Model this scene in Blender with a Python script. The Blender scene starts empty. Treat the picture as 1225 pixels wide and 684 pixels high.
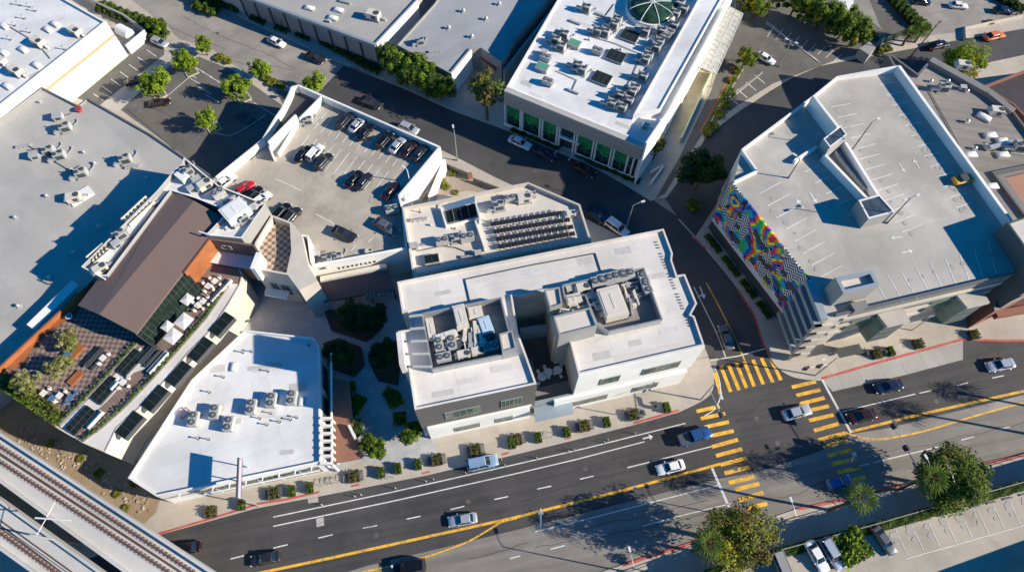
import bpy, math, random
from mathutils import Vector, Matrix
R = random.Random(7)
PI = math.pi
C = bpy.context.scene.collection
sc = bpy.context.scene

# ------------------------------------------------------------------ camera model
CX, CY, F, HH = 612.5, 342.0, 800.0, 110.0
D = Vector((605 - CX, 750 - CY, F)).normalized()          # straight down, in camera axes (x right, y down, z ahead)
UP = Vector((0, -1, 0))
YA = (UP - D * UP.dot(D)).normalized()
XA = YA.cross(-D)
def P(x, y, z=0.0):
    r = Vector((x - CX, y - CY, F)); k = (HH - z) / r.dot(D)
    return Vector((r.dot(XA) * k, r.dot(YA) * k, z))
def PP(pts, z=0.0): return [P(x, y, z) for x, y in pts]

# ------------------------------------------------------------------ mesh helper
class MB:
    def __init__(s): s.v = []; s.f = []; s.m = []
    def face(s, pts, m=0):
        i = len(s.v); s.v += [tuple(p) for p in pts]; s.f.append(tuple(range(i, i + len(pts)))); s.m.append(m)
    def grid(s, rings, m=0, closed=True, cap=True):
        n = len(rings[0]); i0 = len(s.v)
        for r in rings: s.v += [tuple(p) for p in r]
        for a in range(len(rings) - 1):
            for b in range(n if closed else n - 1):
                c = (b + 1) % n
                s.f.append((i0 + a*n + b, i0 + a*n + c, i0 + (a+1)*n + c, i0 + (a+1)*n + b)); s.m.append(m)
        if cap:
            s.f.append(tuple(i0 + b for b in reversed(range(n)))); s.m.append(m)
            s.f.append(tuple(i0 + (len(rings)-1)*n + b for b in range(n))); s.m.append(m)
    def prism(s, poly, z0, z1, m=0, mt=None, ms=None):
        poly = ccw(poly)
        n = len(poly); i = len(s.v)
        s.v += [(p[0], p[1], z0) for p in poly] + [(p[0], p[1], z1) for p in poly]
        for a in range(n):
            b = (a + 1) % n
            s.f.append((i+a, i+b, i+n+b, i+n+a)); s.m.append(ms[a] if ms else m)
        s.f.append(tuple(i+n+a for a in range(n))); s.m.append(m if mt is None else mt)
        s.f.append(tuple(i+a for a in reversed(range(n)))); s.m.append(m)
    def box(s, c, size, rz=0.0, m=0, tilt=None):
        hx, hy, hz = size[0]/2, size[1]/2, size[2]/2
        M = Matrix.Rotation(rz, 3, 'Z')
        if tilt: M = M @ Matrix.Rotation(tilt[0], 3, 'X') @ Matrix.Rotation(tilt[1], 3, 'Y')
        i = len(s.v)
        for x, y, z in ((-1,-1,-1),(1,-1,-1),(1,1,-1),(-1,1,-1),(-1,-1,1),(1,-1,1),(1,1,1),(-1,1,1)):
            q = M @ Vector((x*hx, y*hy, z*hz)); s.v.append((c[0]+q.x, c[1]+q.y, c[2]+q.z))
        for f in ((0,3,2,1),(4,5,6,7),(0,1,5,4),(1,2,6,5),(2,3,7,6),(3,0,4,7)):
            s.f.append(tuple(i+k for k in f)); s.m.append(m)
    def cyl(s, a, b, r0, r1=None, n=8, m=0, cap=True):
        a = Vector(a); b = Vector(b); r1 = r0 if r1 is None else r1
        d = (b - a).normalized(); u = d.orthogonal().normalized(); w = d.cross(u)
        rg = []
        for p, r in ((a, r0), (b, r1)):
            rg.append([p + (u*math.cos(t*2*PI/n) + w*math.sin(t*2*PI/n))*r for t in range(n)])
        s.grid(rg, m, True, cap)
    def tube(s, pts, r, n=6, m=0):
        for a, b in zip(pts[:-1], pts[1:]): s.cyl(a, b, r if not isinstance(r, (list, tuple)) else r[0], None, n, m)
    def wall(s, a, b, z0, z1, t, m=0, za=None):
        """upright slab from a to b, thickness t centred; za: other top height at b"""
        a = Vector((a[0], a[1], 0)); b = Vector((b[0], b[1], 0)); d = (b-a).normalized(); nn = Vector((-d.y, d.x, 0))*t/2
        zb = z1 if za is None else za
        q = [a-nn, b-nn, b+nn, a+nn]; i = len(s.v)
        tops = [z1, zb, zb, z1]
        s.v += [(p.x, p.y, z0) for p in q] + [(p.x, p.y, tops[k]) for k, p in enumerate(q)]
        for f in ((0,3,2,1),(4,5,6,7),(0,1,5,4),(1,2,6,5),(2,3,7,6),(3,0,4,7)):
            s.f.append(tuple(i+k for k in f)); s.m.append(m)
    def build(s, name, mats, parent=None, smooth=False, local=False):
        if not isinstance(mats, (list, tuple)): mats = [mats]
        me = bpy.data.meshes.new(name)
        off = Vector((0,0,0))
        if parent is not None and not local:
            off = Vector(parent.location)
            if parent.parent: off = off + Vector(parent.parent.location)
        me.from_pydata([(v[0]-off.x, v[1]-off.y, v[2]-off.z) for v in s.v], [], s.f)
        for k in mats: me.materials.append(k)
        me.polygons.foreach_set('material_index', s.m)
        if smooth: me.polygons.foreach_set('use_smooth', [True]*len(s.f))
        me.update()
        o = bpy.data.objects.new(name, me); C.objects.link(o)
        if parent is not None: o.parent = parent
        return o

def ccw(poly):
    a = sum(poly[i][0]*poly[(i+1) % len(poly)][1] - poly[(i+1) % len(poly)][0]*poly[i][1] for i in range(len(poly)))
    return list(poly) if a > 0 else list(reversed(poly))
def inset(poly, d):
    poly = ccw([Vector((p[0], p[1])) for p in poly]); n = len(poly); out = []
    for i in range(n):
        p0, p1, p2 = poly[i-1], poly[i], poly[(i+1) % n]
        d1 = (p1-p0).normalized(); d2 = (p2-p1).normalized()
        n1 = Vector((-d1.y, d1.x)); n2 = Vector((-d2.y, d2.x))
        k = 1 + n1.dot(n2)
        q = (n1+n2)/max(k, .35)
        out.append(p1 + q*d)
    return out
def centroid(poly):
    return Vector((sum(p[0] for p in poly)/len(poly), sum(p[1] for p in poly)/len(poly), 0))

# ------------------------------------------------------------------ tagging
def tag(o, label=None, cat=None, group=None, kind=None):
    if label: o['label'] = label
    if cat: o['category'] = cat
    if group: o['group'] = group
    if kind: o['kind'] = kind
    return o
def empty(name, loc, label, cat, group=None, rz=0.0):
    o = bpy.data.objects.new(name, None); C.objects.link(o)
    o.location = loc; o.rotation_euler = (0, 0, rz); o.empty_display_size = .5
    return tag(o, label, cat, group)
def kids(o): return [c for c in bpy.data.objects if c.parent == o]
class Proto:
    """remember a thing's tree so that copies are cheap"""
    def __init__(s, root, parts): s.root = root; s.parts = parts; s.used = False   # parts: [(obj, [sub...])]
    def place(s, loc, rz, label, scale=1.0, paint=None, group=None, sz=None):
        sv = (scale, scale, scale) if not isinstance(scale, (tuple, list)) else scale
        if not s.used:
            s.used = True; r = s.root; ps = s.parts
        else:
            r = s.root.copy(); C.objects.link(r); ps = []
            for p, subs in s.parts:
                c = p.copy(); C.objects.link(c); c.parent = r; ss = []
                for q in subs:
                    e = q.copy(); C.objects.link(e); e.parent = c; ss.append(e)
                ps.append((c, ss))
        r.location = loc; r.rotation_euler = (0, 0, rz); r.scale = sv; r['label'] = label
        if group: r['group'] = group
        if paint:
            for p, subs in ps + [(r, [])]:
                for q in [p] + list(subs):
                    if q.type == 'MESH':
                        for k, sl in enumerate(q.material_slots):
                            if q.data.materials[k] and q.data.materials[k].name.startswith('paint_base'):
                                sl.link = 'OBJECT'; sl.material = paint
        return r

# ------------------------------------------------------------------ materials
MATS = {}
def nt(name):
    m = bpy.data.materials.new(name); m.use_nodes = True
    t = m.node_tree; b = t.nodes['Principled BSDF']; MATS[name] = m
    return m, t, b
def mat(name, col, rough=.8, var=.12, scale=.6, metal=0.0, spec=.5, stain=0.0, stain_col=None, stain_scale=.12,
        bump=0.0, bscale=6.0, pattern=None, fine=0.0, coat=0.0, trans=0.0, alpha=1.0):
    m, t, b = nt(name); N = t.nodes; L = t.links
    b.inputs['Roughness'].default_value = rough; b.inputs['Metallic'].default_value = metal
    b.inputs['Specular IOR Level'].default_value = spec
    if coat: b.inputs['Coat Weight'].default_value = coat; b.inputs['Coat Roughness'].default_value = .05
    geo = N.new('ShaderNodeNewGeometry')
    cur = None
    base = N.new('ShaderNodeRGB'); base.outputs[0].default_value = (*col, 1); cur = base.outputs[0]
    def noise(sc_, det=4, rough_=.6):
        n = N.new('ShaderNodeTexNoise'); n.inputs['Scale'].default_value = sc_; n.inputs['Detail'].default_value = det
        n.inputs['Roughness'].default_value = rough_; L.new(geo.outputs['Position'], n.inputs['Vector']); return n.outputs['Fac']
    def mixc(kind, fac, a, bcol):
        x = N.new('ShaderNodeMix'); x.data_type = 'RGBA'; x.blend_type = kind
        if isinstance(fac, float): x.inputs[0].default_value = fac
        else: L.new(fac, x.inputs[0])
        L.new(a, x.inputs[6])
        if isinstance(bcol, tuple): x.inputs[7].default_value = (*bcol, 1)
        else: L.new(bcol, x.inputs[7])
        return x.outputs[2]
    def rng(fac, a, b_, c, d):
        r = N.new('ShaderNodeMapRange'); r.inputs[1].default_value = a; r.inputs[2].default_value = b_
        r.inputs[3].default_value = c; r.inputs[4].default_value = d; L.new(fac, r.inputs[0]); return r.outputs[0]
    if pattern:
        kind = pattern[0]
        mp = N.new('ShaderNodeMapping'); mp.vector_type = 'POINT'
        mp.inputs['Rotation'].default_value = (0, 0, -pattern[1]); L.new(geo.outputs['Position'], mp.inputs['Vector'])
        if kind == 'brick':      # angle, w, h, mortar, colour
            q = N.new('ShaderNodeTexBrick'); q.offset = pattern[6] if len(pattern) > 6 else 0.0
            q.inputs['Scale'].default_value = 1; q.inputs['Brick Width'].default_value = pattern[2]
            q.inputs['Row Height'].default_value = pattern[3]; q.inputs['Mortar Size'].default_value = pattern[4]
            q.inputs['Mortar Smooth'].default_value = .3
            q.inputs['Color1'].default_value = (1,1,1,1); q.inputs['Color2'].default_value = (.9,.9,.9,1); q.inputs['Mortar'].default_value = (*pattern[5], 1)
            L.new(mp.outputs[0], q.inputs['Vector']); cur = mixc('MULTIPLY', 1.0, cur, q.outputs['Color'])
        elif kind == 'checker':
            q = N.new('ShaderNodeTexChecker'); q.inputs['Scale'].default_value = pattern[2]
            q.inputs['Color1'].default_value = (1,1,1,1); q.inputs['Color2'].default_value = (*pattern[3], 1)
            # flatten z so it stays a pattern of the floor
            sx = N.new('ShaderNodeVectorMath'); sx.operation = 'MULTIPLY'; sx.inputs[1].default_value = (1,1,0)
            L.new(mp.outputs[0], sx.inputs[0]); ad = N.new('ShaderNodeVectorMath'); ad.inputs[1].default_value = (0,0,.1)
            L.new(sx.outputs[0], ad.inputs[0]); L.new(ad.outputs[0], q.inputs['Vector']); cur = mixc('MULTIPLY', 1.0, cur, q.outputs['Color'])
        elif kind == 'streak':   # angle, freq, amount: streaks that run along the angle
            sx = N.new('ShaderNodeVectorMath'); sx.operation = 'MULTIPLY'; sx.inputs[1].default_value = (.04, pattern[2], .3)
            L.new(mp.outputs[0], sx.inputs[0]); n = N.new('ShaderNodeTexNoise'); n.inputs['Scale'].default_value = 1; n.inputs['Detail'].default_value = 3
            L.new(sx.outputs[0], n.inputs['Vector']); v = rng(n.outputs['Fac'], .3, .7, 1 - pattern[3], 1 + pattern[3]*.5)
            h = N.new('ShaderNodeHueSaturation'); L.new(v, h.inputs['Value']); L.new(cur, h.inputs['Color']); cur = h.outputs[0]
        elif kind == 'wave':
            q = N.new('ShaderNodeTexWave'); q.inputs['Scale'].default_value = pattern[2]; q.bands_direction = 'X'
            L.new(mp.outputs[0], q.inputs['Vector']); v = rng(q.outputs['Fac'], 0, 1, 1 - pattern[3], 1)
            h = N.new('ShaderNodeHueSaturation'); L.new(v, h.inputs['Value']); L.new(cur, h.inputs['Color']); cur = h.outputs[0]
    if var:
        v = rng(noise(scale), .25, .75, 1 - var, 1 + var)
        h = N.new('ShaderNodeHueSaturation'); L.new(v, h.inputs['Value']); L.new(cur, h.inputs['Color']); cur = h.outputs[0]
    if stain or pattern:
        v = rng(noise(.05, 4, .65), .35, .65, .84, 1.10)
        h = N.new('ShaderNodeHueSaturation'); L.new(v, h.inputs['Value']); L.new(cur, h.inputs['Color']); cur = h.outputs[0]
        v = rng(noise(1.7, 8, .75), .58, .75, 0, min(.55, .15+stain*.5))
        cur = mixc('MIX', v, cur, stain_col or tuple(c*.6 for c in col))
    if fine:
        v = rng(noise(9.0, 3, .7), .3, .7, 1 - fine, 1 + fine)
        h = N.new('ShaderNodeHueSaturation'); L.new(v, h.inputs['Value']); L.new(cur, h.inputs['Color']); cur = h.outputs[0]
    if stain:
        v = rng(noise(stain_scale, 6, .7), .46, .66, 0, stain)
        cur = mixc('MIX', v, cur, stain_col or tuple(c*.5 for c in col))
    L.new(cur, b.inputs['Base Color'])
    if bump:
        n = noise(bscale, 4); bp = N.new('ShaderNodeBump'); bp.inputs['Strength'].default_value = bump; bp.inputs['Distance'].default_value = .05
        L.new(n, bp.inputs['Height']); L.new(bp.outputs[0], b.inputs['Normal'])
    return m

ST = math.atan2((P(860,545)-P(500,620)).y, (P(860,545)-P(500,620)).x)    # direction of the avenue
asph_new = mat('asphalt_new', (.058,.056,.057), .85, .16, .25, stain=.7, stain_col=(.088,.083,.078), stain_scale=.09, fine=.18, pattern=('streak', ST, .9, .3))
asph_side = mat('asphalt_side', (.06,.06,.063), .85, .16, .25, stain=.5, stain_col=(.10,.095,.09), stain_scale=.08, fine=.2)
asph_old = mat('asphalt_old', (.245,.225,.20), .9, .12, .3, stain=.45, stain_col=(.13,.125,.115), stain_scale=.1, fine=.12, pattern=('streak', ST, .8, .28))
asph_pale = mat('asphalt_pale', (.30,.275,.245), .9, .12, .2, stain=.5, stain_col=(.15,.14,.13), stain_scale=.12, fine=.12)
asph_lot = mat('asphalt_lot', (.125,.118,.108), .9, .2, .3, stain=.7, stain_col=(.15,.14,.125), stain_scale=.14, fine=.2)
paving = mat('sidewalk_paving', (.50,.445,.37), .85, .09, .3, stain=.35, stain_col=(.34,.31,.27), stain_scale=.15, fine=.05, pattern=('brick', ST, 1.5, 1.5, .03, (.8,.79,.78)))
conc_pad = mat('concrete_pad', (.42,.40,.37), .85, .1, .3, stain=.5, stain_col=(.27,.26,.25), stain_scale=.2, fine=.06, pattern=('brick', ST, 4, 4, .04, (.6,.6,.6)))
court = mat('courtyard_paving', (.47,.48,.48), .8, .1, .4, fine=.05, pattern=('brick', .5, 1.2, 1.2, .03, (.75,.75,.76)))
deckc = mat('deck_concrete', (.46,.415,.34), .85, .09, .12, stain=.95, stain_col=(.27,.24,.20), stain_scale=.09, fine=.07, pattern=('brick', .15, 9, 9, .04, (.8,.8,.8)))
deckg = mat('garage_deck_grey', (.48,.455,.41), .85, .1, .1, stain=.9, stain_col=(.31,.285,.25), stain_scale=.045, fine=.04, pattern=('brick', .2, 11, 9, .04, (.84,.84,.84)))
conc = mat('concrete', (.47,.44,.39), .85, .08, .4, stain=.3, stain_col=(.33,.3,.27), fine=.05)
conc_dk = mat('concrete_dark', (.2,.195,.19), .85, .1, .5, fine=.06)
white_roof = mat('white_roof_membrane', (.75,.75,.74), .6, .05, .25, stain=.55, stain_col=(.55,.545,.53), stain_scale=.14, fine=.03, pattern=('brick', .35, 12, 3.0, .05, (.80,.80,.80)))
cream_roof = mat('cream_roof', (.70,.665,.62), .7, .04, .2, stain=.55, stain_col=(.53,.48,.42), stain_scale=.12, fine=.03, pattern=('brick', .22, 24, 4.0, .05, (.82,.82,.82)))
cream_roof2 = mat('beige_roof', (.64,.59,.52), .75, .08, .3, stain=.4, stain_col=(.5,.45,.39), stain_scale=.2, fine=.04)
grey_roof = mat('grey_roof', (.48,.46,.42), .8, .08, .12, stain=.8, stain_col=(.33,.32,.295), stain_scale=.05, fine=.03, pattern=('brick', -.75, 30, 2.2, .03, (.93,.93,.93)))
grey_roof2 = mat('warehouse_roof', (.40,.385,.36), .8, .08, .15, stain=.4, stain_col=(.3,.29,.27), stain_scale=.1, fine=.03, pattern=('brick', .6, 20, 2.5, .03, (.92,.92,.92)))
blue_roof = mat('bluish_roof', (.35,.36,.375), .8, .06, .15, stain=.4, stain_col=(.3,.3,.3), stain_scale=.1, fine=.03, pattern=('brick', .6, 20, 2.5, .03, (.92,.92,.92)))
old_roof = mat('weathered_roof', (.285,.26,.235), .9, .12, .3, stain=.6, stain_col=(.19,.17,.155), stain_scale=.15, fine=.1, pattern=('streak', -.22, 1.2, .22))
brown_roof = mat('brown_metal_roof', (.165,.115,.10), .55, .03, .3, fine=.02)
white_wall = mat('white_wall', (.80,.79,.75), .7, .04, .3, stain=.2, stain_col=(.68,.65,.6), fine=.02)
beige_wall = mat('beige_wall', (.58,.53,.45), .8, .06, .4, stain=.3, stain_col=(.45,.41,.35), fine=.03)
grey_wall = mat('grey_wall', (.30,.295,.28), .8, .07, .4, fine=.03)
dark_wall = mat('dark_grey_cladding', (.12,.115,.11), .7, .06, .4, fine=.03)
dark_band = mat('dark_parapet', (.12,.12,.13), .7, .1, .6, fine=.04)
blue_grey = mat('bluish_metal', (.33,.40,.43), .45, .06, .5, metal=.3)
panel_wall = mat('ribbed_panel', (.40,.36,.345), .8, .08, .4, fine=.05)
screen_mat = mat('mesh_screen', (.52,.49,.43), .5, .08, .5, metal=.2, fine=.12, bump=.5, bscale=5)
glass = mat('window_glass', (.03,.05,.05), .08, .5, .5, spec=.8)
glass_green = mat('green_glass', (.075,.115,.09), .12, .75, 1.1, spec=.7)
bay_glass = mat('pale_green_glass', (.16,.24,.18), .25, .5, .35, spec=.6)
glass_roof = mat('dark_glazed_roof', (.012,.022,.017), .9, .4, .6, spec=.05)
glass_dark = mat('dark_glass', (.012,.020,.018), .35, .4, .5, spec=.25)
frame_m = mat('window_frame', (.35,.38,.37), .5, 0, 1, metal=.4)
white_metal = mat('white_metal', (.75,.75,.73), .5, .05, 1)
galv = mat('galvanised_metal', (.42,.43,.43), .45, .15, 1.5, metal=.5)
unit_grey = mat('unit_grey', (.40,.41,.40), .6, .15, 1.2, fine=.1)
unit_cream = mat('unit_cream', (.60,.56,.48), .6, .12, 1.2, fine=.08)
unit_dark = mat('unit_dark', (.06,.065,.07), .6, .2, 2)
duct_m = mat('duct_metal', (.52,.52,.50), .4, .15, 1.5, metal=.4)
wood_orange = mat('orange_wood', (.38,.13,.045), .6, .18, .8, fine=.12, pattern=('wave', .78, 1.2, .25))
wood_brown = mat('brown_wood', (.18,.10,.06), .7, .15, .8, fine=.1)
text_wall = mat('brown_brick', (.17,.115,.085), .85, .15, 1.0, fine=.12)
terra = mat('terracotta_deck', (.26,.125,.085), .85, .1, .6, fine=.06)
rust_brick = mat('rust_brick', (.24,.105,.07), .85, .15, .8, fine=.1)
orange_tile = mat('orange_roof', (.38,.20,.135), .8, .1, .6, fine=.05)
checker1 = mat('checker_deck', (.52,.42,.32), .8, .08, .8, pattern=('checker', .15, 1.5, (.42,.34,.30)))
checker2 = mat('checker_terrace', (.30,.225,.20), .8, .1, .8, pattern=('checker', .72, 1.7, (.45,.42,.42)), fine=.05)
patio = mat('patio_paving', (.25,.18,.145), .85, .12, .8, fine=.08, pattern=('brick', .72, .5, .5, .05, (.6,.6,.6)))
dirt = mat('dirt', (.33,.245,.155), .95, .15, .4, stain=.5, stain_col=(.23,.17,.11), stain_scale=.3, fine=.15, bump=.4, bscale=3)
gravel_m = mat('gravel', (.33,.27,.22), .95, .15, .8, fine=.25)
soil = mat('planting_soil', (.075,.05,.035), .95, .25, .7, fine=.2)
grassm = mat('grass', (.10,.135,.035), .95, .35, 1.2, fine=.3)
rail_m = mat('rail_steel', (.23,.13,.09), .5, .2, 1, metal=.4)
tie_m = mat('concrete_tie', (.26,.16,.12), .9, .15, 2, fine=.15)
yellow = mat('yellow_paint', (.88,.47,.03), .7, .08, 1.2, stain=.75, stain_col=(.22,.15,.06), stain_scale=.9, fine=.22)
white_p = mat('white_paint', (.70,.70,.67), .7, .1, 1.5, stain=.5, stain_col=(.3,.3,.29), stain_scale=.8, fine=.1)
red_p = mat('red_paint', (.50,.085,.06), .7, .12, 1.0, stain=.5, stain_col=(.40,.22,.17), stain_scale=.5, fine=.1)
blue_p = mat('blue_paint', (.12,.17,.26), .7, .2, 1.5)
trunk_m = mat('bark', (.13,.09,.06), .9, .2, 3, fine=.2)
pole_m = mat('pole_grey', (.42,.43,.42), .5, .05, 1, metal=.4)
pole_dk = mat('pole_dark', (.05,.055,.06), .5, .05, 1)
lamp_w = mat('lamp_head', (.62,.63,.63), .5, 0, 1)
tyre = mat('tyre', (.02,.02,.02), .8, 0, 1)
rim_m = mat('rim', (.45,.45,.46), .3, 0, 1, metal=.8)
cglass = mat('car_glass', (.012,.018,.024), .05, 0, 1, spec=.9)
light_w = mat('headlight', (.75,.75,.72), .15, 0, 1)
light_r = mat('taillight', (.45,.02,.015), .25, 0, 1)
solar_m = mat('solar_cells', (.018,.019,.028), .3, .2, 1.2, spec=.4)
fabric_w = mat('white_canvas', (.74,.71,.65), .85, .05, 2)
cushion = mat('cushion', (.55,.52,.47), .9, .06, 2)
blue_fab = mat('blue_fabric', (.06,.16,.33), .85, .1, 2)
copper_lab = mat('sign_letters', (.03,.03,.03), .6, 0, 1)
pale_lab = mat('pale_letters', (.36,.38,.36), .6, 0, 1)
plinth_m = mat('rusty_plinth', (.22,.155,.125), .9, .2, 2, fine=.2)
shelter_m = mat('shelter_roof', (.055,.06,.052), .7, .15, .8)
sign_face = mat('sign_panel_face', (.42,.38,.50), .5, .04, 1)
planter_m = mat('planter_box', (.055,.055,.06), .6, .1, 2)
concrete_rail = mat('viaduct_concrete', (.55,.54,.51), .85, .07, .3, stain=.4, stain_col=(.42,.40,.37), stain_scale=.2, fine=.05)
peach = mat('peach_paint', (.60,.34,.20), .8, .05, .5)
mintp = mat('pale_green_paint', (.62,.68,.50), .8, .05, .5)

PAINTS = {}
def paint(name, col, metal=.35, rough=.3):
    if name in PAINTS: return PAINTS[name]
    m, t, b = nt('car_paint_' + name)
    b.inputs['Base Color'].default_value = (*col, 1); b.inputs['Metallic'].default_value = metal; b.inputs['Roughness'].default_value = rough
    b.inputs['Coat Weight'].default_value = .6; b.inputs['Coat Roughness'].default_value = .06
    PAINTS[name] = m; return m
paint_base, _t, _b = nt('paint_base')
for nme, col in dict(silver=(.50,.53,.57), white=(.78,.78,.77), black=(.012,.012,.014), dark=(.035,.036,.04), grey=(.16,.165,.17), blue=(.03,.11,.30),
                     navy=(.015,.03,.07), red=(.52,.015,.02), maroon=(.045,.016,.018), orange=(.72,.16,.03), yellow=(.85,.42,.02), paleblue=(.33,.48,.66), beige=(.45,.42,.37), brown=(.11,.09,.08)).items():
    paint(nme, col, 0.0 if nme in ('white','red','yellow','orange') else .4)

def leaf_mat(name, col, var=.45, sc_=.9):
    m, t, b = nt(name); N = t.nodes; L = t.links
    geo = N.new('ShaderNodeNewGeometry'); n = N.new('ShaderNodeTexNoise'); n.inputs['Scale'].default_value = sc_; n.inputs['Detail'].default_value = 3
    L.new(geo.outputs['Position'], n.inputs['Vector'])
    r = N.new('ShaderNodeMapRange'); r.inputs[1].default_value = .3; r.inputs[2].default_value = .7; r.inputs[3].default_value = 1-var; r.inputs[4].default_value = 1+var
    L.new(n.outputs['Fac'], r.inputs[0]); h = N.new('ShaderNodeHueSaturation'); h.inputs['Color'].default_value = (*col, 1); L.new(r.outputs[0], h.inputs['Value'])
    L.new(h.outputs[0], b.inputs['Base Color']); b.inputs['Roughness'].default_value = .8; b.inputs['Specular IOR Level'].default_value = .2
    tr = N.new('ShaderNodeBsdfTranslucent'); L.new(h.outputs[0], tr.inputs['Color'])
    mx = N.new('ShaderNodeMixShader'); mx.inputs[0].default_value = .3
    L.new(b.outputs[0], mx.inputs[1]); L.new(tr.outputs[0], mx.inputs[2]); L.new(mx.outputs[0], t.nodes['Material Output'].inputs['Surface'])
    return m
leaf_bright = leaf_mat('leaf_bright', (0.22,0.31,0.02))
leaf_mid = leaf_mat('leaf_mid', (0.11,0.17,0.02))
leaf_dark = leaf_mat('leaf_dark', (0.045,0.085,0.015))
leaf_deep = leaf_mat('leaf_deep', (0.026,0.055,0.018))
leaf_olive = leaf_mat('leaf_olive', (0.19,0.2,0.05))
leaf_pale = leaf_mat('leaf_pale', (0.3,0.3,0.13))
leaf_brown = leaf_mat('leaf_brown', (0.15,0.115,0.04))
leaf_gold = leaf_mat('leaf_gold', (0.32,0.3,0.025))
# ------------------------------------------------------------------ vehicles
def loft(stations, nx=10):
    """stations: (x, halfwidth, zbottom, ztop, corner) -> rings across y/z"""
    rings = []
    for x, w, zb, zt, c in stations:
        h = zt - zb
        rings.append([(x, -w*.9, zb), (x, -w, zb+h*.25), (x, -w, zb+h*.62), (x, -w*.96, zt-c*.7), (x, -w*.82, zt), (x, 0, zt+.02),
                      (x, w*.82, zt), (x, w*.96, zt-c*.7), (x, w, zb+h*.62), (x, w, zb+h*.25), (x, w*.9, zb)])
    return rings
def make_vehicle(kind):
    name = {'sedan':'parked_car','suv':'suv','hatch':'hatchback_car','pickup':'pickup_truck','van':'van','open':'convertible_car'}[kind]
    root = empty(name, (0,0,0), 'x', {'sedan':'car','suv':'car','hatch':'car','pickup':'truck','van':'van','open':'car'}[kind])
    parts = []
    if kind == 'sedan' or kind == 'open':
        L_, z_belt = 4.75, .92
        st = [(-2.37,.66,.34,.72,.1),(-2.28,.80,.28,.88,.1),(-1.95,.88,.24,.97,.1),(-1.2,.91,.22,.96,.08),(0,.91,.22,.93,.06),(1.05,.90,.22,.92,.08),(1.7,.89,.24,.86,.12),(2.15,.84,.26,.76,.14),(2.33,.70,.3,.64,.1),(2.38,.5,.36,.56,.05)]
        gb = (-1.75, 1.02, .79, .93); gt = (-1.12, .28, .60, 1.42)
    elif kind == 'hatch':
        st = [(-2.05,.72,.34,.85,.1),(-1.98,.82,.28,.98,.1),(-1.2,.89,.22,.98,.08),(0,.89,.22,.95,.06),(1.0,.88,.22,.93,.08),(1.55,.86,.24,.86,.12),(1.95,.78,.26,.74,.14),(2.08,.55,.34,.6,.05)]
        gb = (-1.92, .98, .77, .95); gt = (-1.55, .25, .62, 1.48)
    elif kind == 'suv':
        st = [(-2.4,.78,.42,.95,.08),(-2.33,.88,.36,1.08,.1),(-1.6,.95,.32,1.10,.08),(0,.95,.32,1.06,.06),(1.1,.94,.32,1.05,.08),(1.75,.92,.34,1.0,.14),(2.2,.88,.36,.90,.16),(2.4,.66,.42,.74,.06)]
        gb = (-2.28, 1.15, .84, 1.07); gt = (-2.02, .42, .68, 1.74)
    elif kind == 'pickup':
        st = [(-2.75,.84,.45,1.05,.05),(-2.7,.92,.4,1.12,.05),(-1.6,.96,.36,1.12,.05),(0,.96,.36,1.10,.06),(1.3,.95,.36,1.10,.08),(1.95,.93,.38,1.06,.14),(2.5,.9,.4,.98,.16),(2.75,.7,.45,.8,.06)]
        gb = (-.85, 1.35, .86, 1.10); gt = (-.62, .70, .70, 1.80)
    else:
        st = [(-2.5,.85,.4,1.2,.08),(-2.42,.95,.36,1.3,.08),(0,.97,.34,1.3,.06),(1.6,.96,.34,1.25,.08),(2.2,.92,.36,1.1,.16),(2.5,.7,.42,.8,.06)]
        gb = (-2.45, 1.9, .9, 1.28); gt = (-2.35, 1.35, .80, 2.0)
    b = MB(); b.grid(loft(st), 0, True, True)
    body = b.build('body', paint_base, root, smooth=False, local=True)
    bv = body.modifiers.new('b', 'SUBSURF'); bv.levels = 1; bv.render_levels = 1
    for p in body.data.polygons: p.use_smooth = True
    parts.append((body, []))
    x0, x1, w0, zb = gb; x2, x3, w1, zt = gt
    # greenhouse (glass) and roof skin with pillars
    g = MB()
    def ring(xa, xb, w, z): return [(xa,-w,z),(xb*.5+xa*.5,-w*1.03,z),(xb,-w*.93,z),(xb+.05,0,z),(xb,w*.93,z),(xb*.5+xa*.5,w*1.03,z),(xa,w,z),(xa-.05,0,z)]
    if kind != 'open':
        g.grid([ring(x0,x1,w0,zb-.05), ring(x2,x3,w1,zt-.02)], 0)
        parts.append((g.build('window_glass', cglass, root, local=True), []))
        r = MB(); r.grid([ring(x2-.04,x3+.05,w1+.03,zt-.03), ring(x2+.05,x3-.05,w1-.03,zt+.03)], 0)
        for sx, (xa, xb) in ((0,(x0,x2)),(1,(x1,x3))):
            for sy in (-1,1):
                wa = w0 if sx == 0 else w0*.93; wb = w1 if sx == 0 else w1*.93
                r.cyl((xa,sy*wa,zb-.03),(xb,sy*wb,zt-.01),.045,.045,5)
        for sy in (-1,1): r.cyl(((x0+x1)/2,sy*w0*1.03,zb-.03),((x2+x3)/2,sy*w1*1.03,zt-.01),.045,.045,5)
        if kind in ('suv','hatch','van'):
            for sy in (-1,1): r.cyl((x2+.1,sy*(w1-.06),zt+.06),(x3-.1,sy*(w1-.06),zt+.06),.025,.025,5)
        parts.append((r.build('roof', paint_base, root, local=True), []))
    else:
        g.grid([ring(-1.5,.55,.76,.90), ring(-1.1,.15,.62,1.38)], 0)
        parts.append((g.build('soft_top', unit_dark, root, local=True), []))
        w = MB(); w.grid([ring(.45,1.0,.74,.92), ring(.1,.2,.6,1.35)], 0)
        parts.append((w.build('windscreen', cglass, root, local=True), []))
    if kind == 'pickup':
        bed = MB(); bed.box((-1.78,0,1.125),(1.65,1.5,.06)); parts.append((bed.build('truck_bed', unit_dark, root, local=True), []))
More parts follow.
